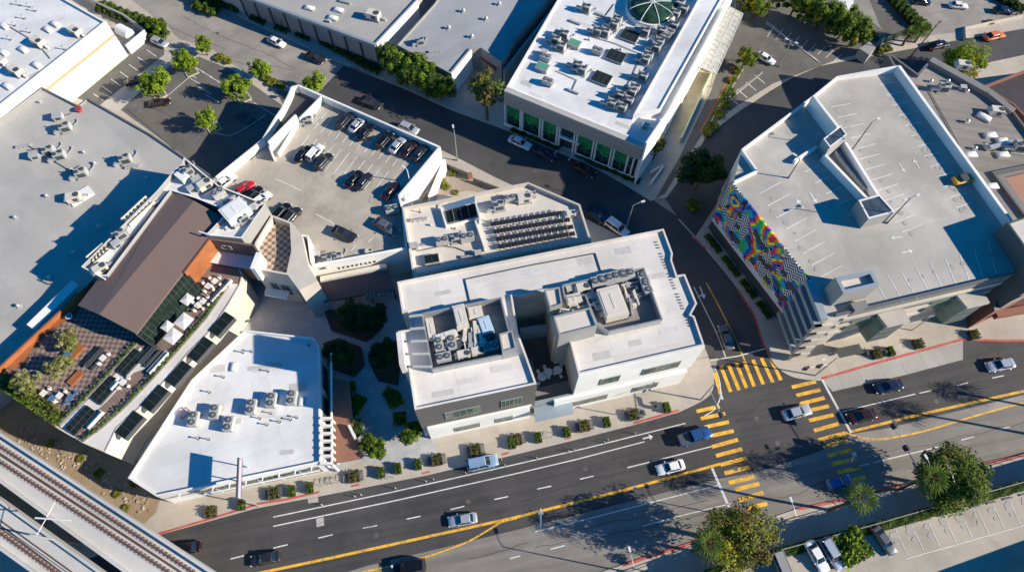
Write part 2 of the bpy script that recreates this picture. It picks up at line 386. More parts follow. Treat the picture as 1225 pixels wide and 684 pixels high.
    fx = st[-1][0]; rx = st[0][0]; W = max(s[1] for s in st); zl = (st[-2][3]+.0)*.92
    for sy in (-1,1):
        h = MB(); h.box((fx-.16, sy*W*.70, zl-.02),(.26,.34,.14), rz=-sy*.35); parts.append((h.build('headlight', light_w, root, local=True), []))
        h = MB(); h.box((rx+.08, sy*W*.74, st[1][3]*.86),(.12,.32,.16), rz=sy*.25); parts.append((h.build('taillight', light_r, root, local=True), []))
        h = MB(); h.box((x1-.25, sy*(W+.09), zb+.05),(.14,.2,.13)); parts.append((h.build('mirror', paint_base, root, local=True), []))
    wb_ = 1.38 if kind in ('sedan','hatch','open') else 1.5
    rad = .33 if kind in ('sedan','hatch','open') else .38
    if kind == 'pickup': wb_ = 1.7
    for sx in (-1,1):
        for sy in (-1,1):
            t = MB(); t.cyl((sx*wb_, sy*(W-.2), rad),(sx*wb_, sy*(W+.02), rad), rad, rad, 14)
            to = t.build('wheel', tyre, root, local=True)
            q = MB(); q.cyl((sx*wb_, sy*(W+.0), rad),(sx*wb_, sy*(W+.035), rad), rad*.6, rad*.55, 10)
            parts.append((to, [q.build('rim', rim_m, to, local=True)]))
    return Proto(root, parts)
VEH = {}
def car(kind, col, a, b, z, label, group=None, flip=False):
    """a, b: photo pixels of the two ends of the car at body height"""
    if kind not in VEH: VEH[kind] = make_vehicle(kind)
    A, B = P(*a, z+.8), P(*b, z+.8)
    d = B - A; c = (A+B)/2
    rz = math.atan2(d.y, d.x) + (PI if flip else 0)
    L0 = {'sedan':4.75,'open':4.75,'hatch':4.15,'suv':4.8,'pickup':5.5,'van':5.0}[kind]
    s = min(1.08, max(.92, d.length/L0))
    return VEH[kind].place((c.x, c.y, z), rz, label, s, PAINTS[col], group)

# ------------------------------------------------------------------ roof equipment
def make_ac(kind):
    root = empty({'ac':'air_conditioner','pkg':'rooftop_unit','vent':'roof_vent','sky':'skylight','duct':'roof_duct','pipe':'vent_pipe','box':'equipment_box','cluster':'chiller_unit'}[kind],
                 (0,0,0), 'x', {'ac':'air conditioner','pkg':'rooftop unit','vent':'vent','sky':'skylight','duct':'duct','pipe':'pipe','box':'equipment box','cluster':'rooftop unit'}[kind])
    pr = []
    if kind == 'ac':
        b = MB(); b.box((0,0,.75),(2.2,1.3,1.1)); b.box((0,0,1.31),(2.24,1.34,.05)); ca = b.build('casing', unit_grey, root, local=True)
        g = MB()
        for k in range(7): g.box((1.11,-.5+k*.165,.75),(.03,.05,.9))
        pr.append((ca, [g.build('grille', unit_dark, ca, local=True)]))
        for x in (-.55,.55):
            f = MB(); f.cyl((x,0,1.33),(x,0,1.45),.46,.46,14); fo = f.build('fan', unit_dark, root, local=True)
            h = MB(); h.cyl((x,0,1.45),(x,0,1.48),.14,.14,8)
            for q in range(4): h.box((x,0,1.46),(.86,.03,.02), rz=q*PI/4)
            pr.append((fo, [h.build('fan_guard', duct_m, fo, local=True)]))
        b = MB()
        for x in (-.9,.9): b.box((x,0,.1),(.15,1.5,.2))
        pr.append((b.build('base_frame', duct_m, root, local=True), []))
    elif kind == 'pkg':
        b = MB(); b.box((0,0,.8),(2.4,1.5,1.2)); b.box((-.3,0,1.42),(1.7,1.54,.06)); ca = b.build('casing', unit_cream, root, local=True)
        g = MB(); g.box((.3,-.76,.8),(.9,.03,.8)); g.box((-.6,.76,.8),(.7,.03,.7))
        pr.append((ca, [g.build('grille', unit_dark, ca, local=True)]))
        f = MB(); f.cyl((.7,0,1.40),(.7,0,1.55),.5,.5,14); pr.append((f.build('fan', unit_dark, root, local=True), []))
        h = MB(); h.face([(-1.2,-.6,1.3),(-1.75,-.6,.75),(-1.75,.6,.75),(-1.2,.6,1.3)]); h.face([(-1.2,-.6,1.3),(-1.2,-.6,.7),(-1.75,-.6,.75)]); h.face([(-1.2,.6,1.3),(-1.2,.6,.7),(-1.75,.6,.75)])
        pr.append((h.build('intake_hood', duct_m, root, local=True), []))
        d = MB(); d.box((1.55,.2,.35),(.9,.5,.45)); d.box((2.1,.2,.2),(.5,.5,.4)); pr.append((d.build('duct', duct_m, root, local=True), []))
        b = MB(); b.box((0,0,.1),(2.6,1.7,.2)); pr.append((b.build('curb', conc_dk, root, local=True), []))
    elif kind == 'cluster':
        b = MB(); b.box((0,0,1.0),(1.9,1.25,1.5)); b.box((.15,.9,.65),(1.2,.7,.9)); ca = b.build('casing', unit_grey, root, local=True)
        g = MB(); g.box((0,-.64,1.0),(1.4,.03,1.0)); pr.append((ca, [g.build('grille', unit_dark, ca, local=True)]))
        for k, (x, y) in enumerate(((-.5,-.2),(.5,.2))):
            f = MB(); f.cyl((x,y,1.75),(x,y,1.95),.36,.36,12); pr.append((f.build('fan', unit_dark, root, local=True), []))
        d = MB(); d.box((-1.5,-.3,.7),(1.3,.5,.5)); d.box((-2.1,-.3,.4),(.5,.55,.9)); d.cyl((-1.1,.6,0),(-1.1,.6,1.9),.13,.13,8); d.cyl((1.2,.8,.3),(1.9,1.5,.3),.09,.09,6)
        d.cyl((1.9,1.5,.3),(1.9,2.3,.3),.09,.09,6); pr.append((d.build('duct', duct_m, root, local=True), []))
        b = MB(); b.box((0,.2,.12),(2.3,2.2,.08)); pr.append((b.build('base_frame', duct_m, root, local=True), []))
    elif kind == 'vent':
        b = MB(); b.cyl((0,0,0),(0,0,.55),.2,.2,10); b.cyl((0,0,.55),(0,0,.62),.36,.36,12); b.cyl((0,0,.62),(0,0,.85),.36,.1,12); pr.append((b.build('cowl', duct_m, root, local=True), []))
        b = MB(); b.box((0,0,.08),(.75,.75,.16)); pr.append((b.build('curb', unit_grey, root, local=True), []))
    elif kind == 'pipe':
        b = MB(); b.cyl((0,0,0),(0,0,.7),.09,.09,8); b.cyl((0,0,.7),(0,0,.78),.16,.16,8); pr.append((b.build('pipe', duct_m, root, local=True), []))
        b = MB(); b.cyl((0,0,0),(0,0,.06),.25,.2,8); pr.append((b.build('flashing', unit_dark, root, local=True), []))
    elif kind == 'sky':
        b = MB(); b.box((0,0,.16),(2.3,1.25,.32)); cu = b.build('curb', duct_m, root, local=True); pr.append((cu, []))
        n = 8; rg = []
        for k in range(4):
            t = k/3*PI/2; s = math.cos(t)*.97+.0001; rg.append([(sx*1.1*s, sy*.58*s, .32+.28*math.sin(t)) for sx, sy in ((-1,-1),(0,-1.05),(1,-1),(1.03,0),(1,1),(0,1.05),(-1,1),(-1.03,0))])
        d = MB(); d.grid(rg, 0); pr.append((d.build('dome', white_metal, root, smooth=True, local=True), []))
    elif kind == 'duct':
        b = MB(); b.box((0,0,.5),(4.2,.55,.5)); b.box((2.1,0,.35),(.55,.6,.7)); b.box((-2.1,.3,.3),(.5,1.0,.5)); pr.append((b.build('trunk', duct_m, root, local=True), []))
        s = MB()
        for x in (-1.4,0,1.3): s.box((x,0,.12),(.1,.8,.24))
        pr.append((s.build('stand', unit_dark, root, local=True), []))
    elif kind == 'box':
        b = MB(); b.box((0,0,.45),(1.1,.9,.8)); b.box((0,0,.88),(1.2,1.0,.06)); pr.append((b.build('casing', unit_grey, root, local=True), []))
        s = MB(); s.box((0,-.46,.5),(.6,.03,.4)); s.cyl((.5,.3,.1),(1.4,.5,.1),.05,.05,6); pr.append((s.build('conduit', unit_dark, root, local=True), []))
    return Proto(root, pr)
ACP = {}
ORD = ['leftmost','second from the left','third from the left','fourth from the left','fifth from the left','sixth from the left','seventh from the left','eighth from the left','ninth from the left','tenth from the left','eleventh from the left','twelfth from the left','thirteenth from the left','fourteenth from the left','fifteenth from the left','sixteenth from the left','seventeenth from the left','eighteenth from the left','nineteenth from the left','twentieth from the left','21st from the left','22nd from the left','23rd from the left','24th from the left','25th from the left']
NICE = {'ac':'grey two fan air conditioner','pkg':'cream rooftop unit with intake hood','vent':'small round roof vent','sky':'white domed skylight','duct':'long metal duct','pipe':'thin vent pipe','box':'small grey equipment box','cluster':'grey chiller unit with side duct'}
def roof_units(where, z, ang, items, group):
    """items: (kind, px, py[, scale[, extra angle]])"""
    cnt = {}
    for it in items: cnt.setdefault(it[0], []).append(it)
    for kind, lst in cnt.items():
        if kind not in ACP: ACP[kind] = make_ac(kind)
        lst = sorted(lst, key=lambda t: t[1])
        for i, it in enumerate(lst):
            s = it[3] if len(it) > 3 else 1.0; da = it[4] if len(it) > 4 else 0
            p = P(it[1], it[2], z + .5)
            lab = '%s on %s' % (NICE[kind], where) if len(lst) == 1 else '%s on %s, %s' % (NICE[kind], where, ORD[i])
            ACP[kind].place((p.x, p.y, z), ang + da, lab, s, None, group)

# ------------------------------------------------------------------ plants
def leaf_quad(m, c, n, s, mi, rr):
    u = n.orthogonal().normalized(); u.rotate(Matrix.Rotation(rr.random()*6.28, 3, n)); w = n.cross(u)
    a = s*(.7+.6*rr.random()); b = a*(.45+.3*rr.random())
    m.face([c-u*a, c+w*b, c+u*a, c-w*b], mi)
def make_tree(seed, rad, height, nclump, nleaf, leafs, mats, trunk_r=.18, sparse=1.0, flat=.75, trunk_top=None, name='tree', cat='tree'):
    rr = random.Random(seed)
    root = empty(name, (0,0,0), 'x', cat)
    cz = height - rad*flat; tt = trunk_top or cz
    t = MB(); pts = [Vector((0,0,0)), Vector((rr.uniform(-.15,.15), rr.uniform(-.15,.15), tt*.5)), Vector((rr.uniform(-.2,.2), rr.uniform(-.2,.2), tt*.85))]
    t.cyl(pts[0], pts[1], trunk_r*1.25, trunk_r, 7); t.cyl(pts[1], pts[2], trunk_r, trunk_r*.8, 7)
    crown = MB(); cl = []
    for k in range(nclump):
        th = k*2.39996 + rr.uniform(-.3,.3); ph = math.acos(1 - 2*(k+.5)/nclump) if k else 0
        q = rad*rr.uniform(.5,1.0)*(1 if k % 4 else .45)
        c = Vector((math.cos(th)*math.sin(ph)*q, math.sin(th)*math.sin(ph)*q, cz + math.cos(ph)*q*flat))
        c.x *= rr.uniform(.85,1.15); cl.append((c, rad*rr.choice((.16,.22,.28,.34,.42))))
    for k, (c, r) in enumerate(cl):
        if k % 2 == 0:
            mid = pts[2].lerp(c, .5) + Vector((0,0,-.1*rad)); t.cyl(pts[2], mid, trunk_r*.55, trunk_r*.35, 5); t.cyl(mid, c, trunk_r*.35, trunk_r*.12, 5)
        base_m = rr.choice(range(len(mats)))
        for j in range(int(nleaf/nclump*sparse)):
            d = Vector((rr.gauss(0,1), rr.gauss(0,1), rr.gauss(0,1))).normalized()
            p = c + d*r*(rr.random()**.45); p.z = max(p.z, .15)
            n = (d*.6 + Vector((rr.gauss(0,.5), rr.gauss(0,.5), .55+rr.random()*.4))).normalized()
            leaf_quad(crown, p, n, leafs, base_m if rr.random() < .75 else rr.choice(range(len(mats))), rr)
    pr = [(t.build('trunk', trunk_m, root, local=True), []), (crown.build('crown', mats, root, local=True), [])]
    return Proto(root, pr)
def make_palm(seed, h, frond, nf=30):
    rr = random.Random(seed); root = empty('palm_tree', (0,0,0), 'x', 'palm tree')
    t = MB(); p0 = Vector((0,0,0)); N_ = 8
    for k in range(N_):
        p1 = Vector((.15*math.sin(k*.5), .1*math.sin(k*.7), h*(k+1)/N_)); t.cyl(p0, p1, .26-.012*k, .25-.012*k, 8); p0 = p1
    t.cyl(p0-Vector((0,0,.8)), p0, .22, .42, 8)
    c = MB()
    for f in range(nf):
        az = f*2.39996; el = 1.15 - 1.75*(f/nf) + rr.uniform(-.1,.1); L_ = frond*rr.uniform(.85,1.1)
        # petiole then a fan-shaped blade of separate leaflets
        d = Vector((math.cos(az)*math.cos(el), math.sin(az)*math.cos(el), math.sin(el)))
        s = p0 + d*L_*.36; c.cyl(p0, s, .045, .03, 4, 2)
        side = d.cross(Vector((0,0,1))); side = side.normalized() if side.length > .01 else Vector((1,0,0)); upv = side.cross(d)
        nl = 7
        for j in range(nl):
            a = (j/(nl-1) - .5)*2.5; e = d*math.cos(a) + side*math.sin(a); ll = L_*.72*(1-.3*abs(a)/1.3)
            tip = s + e*ll + Vector((0,0,-ll*.28*rr.uniform(.7,1.4))); mid = s + e*ll*.55; w = (upv.cross(e)).normalized()*.08 if upv.cross(e).length > .01 else side*.08
            mi = 0 if el > .1 else (1 if el > -.35 else 2)
            c.face([s, mid+w, tip, mid-w], mi)
    return Proto(root, [(t.build('trunk', trunk_m, root, local=True), []), (c.build('crown', [leaf_mid, leaf_dark, leaf_brown], root, local=True), [])])
def make_shrub(seed, lx, ly, h, n, leafs, mats, name='shrub', cat='shrub'):
    rr = random.Random(seed); root = empty(name, (0,0,0), 'x', cat); c = MB(); s = MB()
    for k in range(6):
        x, y = rr.uniform(-.35,.35)*lx, rr.uniform(-.35,.35)*ly; s.cyl((x*.6,y*.6,0),(x,y,h*.8),.03,.015,4)
    for j in range(n):
        x = rr.uniform(-.5,.5)*lx; y = rr.uniform(-.5,.5)*ly; bump = .75+.25*math.sin(x*2.3+seed)*math.cos(y*2.7)
        z = h*bump*(rr.random()**.35)*(1-.25*(abs(2*x/lx)**4)-.25*(abs(2*y/ly)**4))
        leaf_quad(c, Vector((x+rr.gauss(0,.06),y+rr.gauss(0,.06),z)), Vector((rr.gauss(0,.5),rr.gauss(0,.5),1)).normalized(), leafs, rr.choice(range(len(mats))), rr)
    return Proto(root, [(s.build('stem', trunk_m, root, local=True), []), (c.build('foliage', mats, root, local=True), [])])

# ------------------------------------------------------------------ street furniture
def street_lamp(px, py, h, arm_dir, arm, label, z=0, double=False, group='street lamps', col=None, name='street_lamp', shepherd=False):
    p = P(px, py, z); col = col or pole_m
    r = empty(name, p, label, 'street lamp', group)
    b = MB(); b.cyl(p, p+Vector((0,0,.5)), .2, .16, 10); b.build('base', conc_dk, r)
    b = MB(); b.cyl(p+Vector((0,0,.5)), p+Vector((0,0,h)), .11, .07, 8); b.build('pole', col, r)
    dirs = [arm_dir] if not double else [arm_dir, arm_dir+PI]
    for a in dirs:
        d = Vector((math.cos(a), math.sin(a), 0)); t = p+Vector((0,0,h-.05)); e = t + d*arm + Vector((0,0,.35))
        ao = MB(); ao.cyl(t, t+d*arm*.5+Vector((0,0,.28)), .05, .045, 6); ao.cyl(t+d*arm*.5+Vector((0,0,.28)), e, .045, .04, 6); aob = ao.build('arm', col, r)
        q = MB(); q.box(e+d*.3, (.75,.34,.16), rz=a); q.box(e+d*.32+Vector((0,0,-.1)), (.5,.26,.06), rz=a, m=1); q.build('lamp_head', [lamp_w, light_w], aob)
    return r
def signal_mast(px, py, h, arm_dir, arm, label, heads=(.5,.95), sign=.3):
    p = P(px, py, .12); r = empty('traffic_signal', p, label, 'traffic signal', 'traffic signal masts at the junction')
    b = MB(); b.cyl(p, p+Vector((0,0,h)), .14, .1, 8); b.build('pole', pole_m, r)
    d = Vector((math.cos(arm_dir), math.sin(arm_dir), 0)); t = p+Vector((0,0,h-.8))
    a = MB(); a.cyl(t, t+d*arm+Vector((0,0,.5)), .09, .05, 8); ao = a.build('mast_arm', pole_m, r)
    for s in heads:
        c = t + d*arm*s + Vector((0,0,.45*s)); q = MB(); q.box(c, (.3,.9,1.15), rz=arm_dir+PI/2); 
        for k in range(3): q.cyl(c+Vector((0,0,.33-.33*k))+Vector((-d.y,d.x,0))*.0, c+Vector((0,0,.33-.33*k))+Vector((-d.y,d.x,0))*.32, .13, .15, 8)
        ho = q.build('signal_head', pole_dk, r)
        for k, mm in enumerate((light_r, yellow, leaf_mid)):
            e = MB(); e.cyl(c+Vector((0,0,.33-.33*k)), c+Vector((0,0,.33-.33*k))+Vector((-d.y,d.x,0))*.24, .1, .1, 8); e.build('lens', mm, ho)
    if sign:
        c = t + d*arm*sign + Vector((0,0,-.15)); q = MB(); q.box(c, (1.8,.05,.45), rz=arm_dir); q.build('street_sign', blue_p, r)
    la = t + Vector((0,0,3.2)); l = MB(); l.cyl(p+Vector((0,0,h)), la, .08,.06,8); l.cyl(la, la+d*2.2+Vector((0,0,.3)), .05,.04,6); lo = l.build('lamp_arm', pole_m, r)
    q = MB(); q.box(la+d*2.5+Vector((0,0,.3)), (.75,.34,.16), rz=arm_dir); q.build('lamp_head', lamp_w, lo)
    return r
ORD += ['%s from the left' % s for s in ('26th','27th','28th','29th','30th','31st','32nd','33rd','34th','35th')]
# ------------------------------------------------------------------ setting
def sheet(name, pts, z, m, kind='structure'):
    b = MB(); b.face(ccw([(p.x, p.y, z) for p in PP(pts, z)])); o = b.build(name, m); o['kind'] = kind; return o
def slab(name, pts, z0, z1, m, kind='structure'):
    b = MB(); b.prism(PP(pts, z1), z0, z1); o = b.build(name, m); o['kind'] = kind; return o
def ribbon(m, pts, w, z, mi=0, dash=None):
    """painted line through photo pixels, on a surface at height z"""
    q = [P(x, y, z) for x, y in pts]
    for a, b in zip(q[:-1], q[1:]):
        d = (b-a); L_ = d.length; d.normalize(); n = Vector((-d.y, d.x, 0))*w/2; e = d*(w*.1)
        m.face([a-n-e, b-n+e, b+n+e, a+n-e], mi)
def spline(pts, k=4):
    out = []
    n = len(pts)
    for i in range(n-1):
        p0 = pts[max(i-1,0)]; p1 = pts[i]; p2 = pts[i+1]; p3 = pts[min(i+2,n-1)]
        for j in range(k):
            t = j/k
            out.append(tuple(.5*((2*p1[c]) + (-p0[c]+p2[c])*t + (2*p0[c]-5*p1[c]+4*p2[c]-p3[c])*t*t + (-p0[c]+3*p1[c]-3*p2[c]+p3[c])*t**3) for c in (0,1)))
    out.append(pts[-1]); return out

b = MB(); b.face([(-900,-700,-.02),(900,-700,-.02),(900,1200,-.02),(-900,1200,-.02)]); g0 = b.build('ground', asph_pale); g0['kind'] = 'structure'

K1 = spline([(300,26),(370,58),(418,80),(483,105),(540,131),(608,156),(650,174),(700,195),(744,218),(779,240)])
K1b = spline([(812,262),(845,298),(879,339),(902,376),(914,411),(928,436),(948,450),(980,454.5)])
K2 = spline([(340,102),(380,118),(450,146),(534,183),(597,215),(650,238),(700,262),(735,280),(770,303),(797,328),(815,354),(832,392),(848,430),(853.5,457),(845,475),(812,492)])
NK = [(812,492),(755,508),(680,527),(610,544),(507,568),(389,591),(305,607),(188,639),(120,662),(-80,720)]
SK = [(380,770),(600,715),(721,684),(771,667),(832,648),(915,622),(960,607),(1012,597),(1056,586),(1095,576),(1180,554),(1225,543),(1330,517)]
NKE = [(980,454.5),(995,449),(1060,430.5),(1152,406),(1200,408),(1330,406)]
# road surfaces (z 0); each sheet is 4 mm above the one below
sheet('main_road', [(-80,720),(120,662),(188,639),(305,607),(507,568),(755,508),(812,492),(850,470),(860,425),(915,412),(980,448),(1152,404),(1200,406),(1340,404),(1340,520),(1225,545),(832,650),(721,686),(380,772),(100,850)], 0.0, asph_new)
sheet('curved_road', [(380,112),(412,78),(483,103),(608,154),(700,193),(779,238),(812,260),(845,296),(879,337),(902,374),(916,411),(857,428),(846,430),(830,392),(813,354),(768,303),(700,264),(597,217),(450,148)], .004, asph_side)
sheet('old_lanes', [(380,695),(440,676),(520,657),(615,634),(735,604),(862,572),(905,565),(1010,529),(1060,527),(1225,479),(1345,449),(1345,522),(1225,545.5),(1056,588),(915,624.5),(832,650.5),(721,687),(380,773)], .004, asph_old)
sheet('side_street', [(796,238),(822,204),(846,163),(880,137),(923,108),(951,92),(981,79),(1012,73),(1048,66.5),(1156,46.5),(1225,34.5),(1500,-20),(1500,60),(1225,67),(1187,75),(1130,91),(1080,97),(1040,109),(985,141),(937,181),(858,244),(832,284),(812,262)], 0.0, asph_side)
sheet('road_patch', [(1010,529),(1060,527),(1225,479),(1225,472),(1110,500),(1062,512),(1018,519)], .008, asph_pale)
sheet('concrete_bus_pad', [(983,453.5),(1152,407),(1152,430),(1080,449),(996,468)], .004, conc_pad)
for pts in ([(320,594),(382,592),(384,600),(368,606)],): pass
# pavement blocks
def kslab(name, pts, m=paving, z=.13): return slab(name, pts, -.05, z, m)
kslab('central_pavement', K2 + NK[1:] + [(-120,560),(-160,300),(-160,60),(-60,-40),(90,-30),(150,-5),(199,32),(214,47),(252,58),(272,73),(296,88)])
kslab('east_pavement', [(832,283)] + K1b[2:] + NKE[1:] + [(1460,380),(1460,80),(1225,66),(1187,74),(1130,90),(1080,96),(1040,108),(985,140),(937,180),(858,243)])
kslab('south_pavement', SK + [(1500,470),(1500,1000),(300,1000)])
NB = [(215,-12)] + K1 + [(798,236),(820,205),(845,163),(880,136),(922,108),(950,92),(980,79),(1010,73),(1048,66),(1100,56),(1156,46),(1225,34),(1400,0),(1400,-300),(-100,-300),(60,-90)]
kslab('north_pavement', NB)
# parking lot surfaces, alleys, courtyard (sheets a few mm above the pavement slab)
Z1 = .134
sheet('parking_lot_asphalt', [(180,100),(196,80),(238,68),(278,84),(350,135),(352,150),(300,182),(250,215),(238,200),(145,132),(118,112)], Z1, asph_lot)
sheet('parking_strip_asphalt', [(91,117),(180,46),(197,58),(196,66),(118,127)], Z1+.005, asph_lot)
sheet('walk_strip_paving', [(118,127),(196,66),(205,62),(205,78),(180,98),(143,133)], Z1+.002, conc)
sheet('driveway_asphalt', [(343,135),(356,112),(330,107),(352,152),(338,160),(300,182),(255,212),(240,220),(262,228),(380,150)], Z1+.004, asph_lot)
sheet('alley_asphalt', [(784,238),(812,190),(850,110),(868,60),(880,20),(880,-20),(900,-25),(960,30),(1000,60),(1040,62),(1000,72),(925,100),(880,128),(842,158),(795,232)], Z1, asph_lot)
sheet('hedge_lot_asphalt', [(905,45),(925,0),(1000,-10),(1060,40),(1040,60),(985,74)], Z1+.006, asph_lot)
sheet('back_lot_asphalt', [(1028,-30),(1420,-90),(1420,-30),(1225,20),(1150,38),(1060,50),(1020,10)], Z1, asph_pale)
sheet('dark_yard_asphalt', [(1040,0),(1070,-10),(1112,36),(1062,48),(1052,30)], Z1+.004, asph_lot)
sheet('courtyard_floor', [(128,560),(190,470),(300,340),(360,330),(380,300),(480,330),(500,450),(525,545),(470,556),(430,552),(395,566),(300,440),(240,440),(186,560),(170,585)], Z1, court)
sheet('dirt_ground', [(-150,390),(0,440),(120,505),(186,572),(193,592),(187,612),(171,628),(100,650),(-150,620)], Z1+.004, dirt)
sheet('under_viaduct_road', [(-80,760),(-80,721),(110,666),(170,647),(200,690),(100,850)], .004, asph_new)
sheet('planting_triangle', [(838,157),(880,75),(888,82),(862,128),(843,157)], Z1+.006, grassm)
sheet('gravel_yard', [(512,226),(520,206),(560,207),(575,220),(583,232),(560,228),(505,240)], Z1+.004, gravel_m)
sheet('rubble_patch', [(628,478),(640,470),(668,483),(666,497),(642,500),(630,492)], Z1+.004, gravel_m)
sheet('hedge_bed_verge', [(930,660),(1050,625),(1120,605),(1240,572),(1242,577),(1122,611),(1052,632),(932,667)], Z1, grassm)

# kerb stones and red kerbs
def kerb(name, pts, m, w=.18, z=.145):
    b = MB(); q = [P(x, y, .14) for x, y in pts]
    for a, c in zip(q[:-1], q[1:]): b.wall(a, c, -.02, z, w)
    o = b.build(name, m); o['kind'] = 'structure'; return o
kerb('kerb_north', NK, conc, .2, .14); kerb('kerb_curve', K2, conc, .2, .14); kerb('kerb_east', K1b + NKE[1:], conc, .2, .14); kerb('kerb_south', SK, conc, .2, .14); kerb('kerb_far', K1, conc, .2, .14)
for i, (pts, w) in enumerate(([[(188,638.5),(250,620.5),(310,602),(345,596.5),(382,588)], .32], [[(505,566),(514,563.7)], .3], [[(600,543.5),(609,541)], .3], [[(758,506),(812,490.5)], .35],
    [[(420,581.5),(430,579)], .3], [[(676,524.5),(683,523)], .3], [[(700,193),(720,203)], .3], [[(828,282),(845,298)],.3], [[(883,346),(902,376),(913,411),(922,426)], .3],
    [[(983,452.5),(1060,430.5),(1152,405.5),(1200,407.5),(1300,406)], .4], [[(745,676),(771,667.5),(832,648)], .4], [[(955,608.5),(1012,597.5)], .4], [[(1040,589.5),(1056,586),(1095,576.5)], .4], [[(1176,555),(1225,543.5),(1300,525)], .4],
    [[(418,80),(442,89)], .3], [[(838,157),(860,118),(880,76)], .3])):
    kerb('red_kerb', pts, red_p, w, .152)
# painted markings
mk = MB(); ZM = .006
def stripe4(c, z=ZM+.004): mk_y.face([P(x, y, z) for x, y in c])
mk_y = MB()
W_ = [((665,112),(745,95)),((680,138),(765,120)),((695,168),(778,150)),((712,200),(795,182)),((720,238),(810,213)),((735,270),(825,246)),((750,302),(842,278)),((765,332),(852,310)),((780,366),(868,345)),((803,390),(886,370)),((815,427),(900,402)),((845,456),(915,440))]
WS = [((610+a/2.974, 454+b_/2.974), (610+c/2.974, 454+d_/2.974)) for (a,b_),(c,d_) in W_]
ES = [((900+a/3.769, 370+b_/3.769), (900+c/3.769, 370+d_/3.769)) for (a,b_),(c,d_) in (((180,350),(285,325)),((200,387),(305,362)),((218,424),(325,398)),((245,457),(345,435)),((257,500),(365,475)),((280,545),(388,515)),((300,588),(420,556)),((322,620),(430,590)))]
ES += [((915+a/2.974, 454+b_/2.974), (915+c/2.974, 454+d_/2.974)) for (a,b_),(c,d_) in (((225,270),(310,248)),((240,300),(325,280)),((258,330),(340,312)),((290,362),(358,345)))]
NS = [((862.5,438),(874,468)),((871.5,436),(884,466)),((881,434.5),(893,463.5)),((890.5,432.5),(902,461.5)),((901,430.5),(913,459)),((911,428.5),(924.5,456.8)),((921.5,428),(934,454)),((855,446),(862,471))]
for a, c in WS + ES + NS: ribbon(mk_y, [a, c], .62, ZM+.006)
yl = [(250,701),(305,686),(400,666),(500,644),(615,618.8),(735,589),(862,554.5)]
ribbon(mk_y, [(x, y-.85) for x, y in yl], .2, ZM+.004); ribbon(mk_y, [(x, y+.85) for x, y in yl], .2, ZM+.004)
yc = spline([(433,684),(470,676),(500,668.6),(530,659),(560.6,647),(585,633),(600,624),(618,619.5)])
ribbon(mk_y, yc, .26, ZM+.008)
ye = [(1017.6,516),(1100,495.5),(1225,467.5),(1320,448)]
ribbon(mk_y, [(x, y-.85) for x, y in ye], .2, ZM+.004); ribbon(mk_y, [(x, y+.85) for x, y in ye], .2, ZM+.004)
ye2 = spline([(1012,517),(1030,523),(1056,524.6),(1103,516),(1164,498),(1225,481),(1320,457)])
ribbon(mk_y, ye2, .28, ZM+.008)
ribbon(mk_y, spline([(845,338),(862,370),(878,402),(891,431)]), .24, ZM+.004)
o = mk_y.build('yellow_markings', yellow); o['kind'] = 'structure'
for l in ([(327,618),(470,588),(615,555.5),(700,536),(820,506)], [(327,629),(470,599),(615,566.6),(690,549),(771,528)]): ribbon(mk, l, .17, ZM+.004)
for a, c in (((327,655),(344,651)),((381,643),(398,639)),((434,631.5),(451,628)),((486.6,620.4),(503,617)),((539,609),(555.5,605)),((591.5,597),(607.6,593.5)),((643,584.5),(659.4,581)),((694,572.7),(710,569)),((750.6,559),(852,533.5)),
    ((1007.5,492),(1095,471)),((1100,470),(1114,467)),((1144.5,461),(1158,457.6)),((1187,452),(1201,449)),
    ((610,667.5),(622.4,664.5)),((658.8,656.4),(675.6,652)),((711,642),(726,638.5)),((1150,526),(1165.5,522)),((1196,513.5),(1208,510)),((276,668),(292,664))): ribbon(mk, [a, c], .17, ZM+.006)
ribbon(mk, [(640,635.6),(700,621),(859,580)], .16, ZM+.006); ribbon(mk, [(768,629),(820,615),(874,602)], .14, ZM+.006)
ribbon(mk, [(1044.5,553),(1123.5,534)], .16, ZM+.006); ribbon(mk, [(1020,559),(1040,554)], .14, ZM+.006)
ribbon(mk, [(852,560),(879,622)], .4, ZM+.006); ribbon(mk, [(983.6,454),(1018,517)], .4, ZM+.008)
ribbon(mk, [(850,431),(884,425.5),(918,416)], .2, ZM+.006); ribbon(mk, spline([(853,436),(860,452),(862,473),(855,489),(843,497)]), .18, ZM+.01)
ribbon(mk, spline([(830,343),(846,375),(858,400),(868,427)]), .18, ZM+.006)
def arrow(x, y, dx, dy, L_=2.6, z=ZM+.008, mesh=None, turn=0):
    c = P(x, y, z); q = P(x+dx, y+dy, z); d = (q-c).normalized(); n = Vector((-d.y, d.x, 0)); M_ = mesh or mk
    M_.face([c-n*.12-d*L_/2, c-n*.12+d*L_*.15, c+n*.12+d*L_*.15, c+n*.12-d*L_/2])
    M_.face([c-n*.5+d*L_*.15, c+d*L_/2, c+n*.5+d*L_*.15])
    if turn: M_.face([c+d*L_*.1+n*.1, c+d*L_*.1-n*.1, c+d*L_*.1-n*1.1*turn+d*.3, c+d*L_*.1-n*1.1*turn+d*.6])
arrow(647,619,0,-8, 3.0, turn=0); arrow(840,350,3,8,2.6, turn=1); arrow(1021,546,3,-8,2.0)
# bicycle-lane arrow and symbols
arrow(775,523,9,-2,1.8)
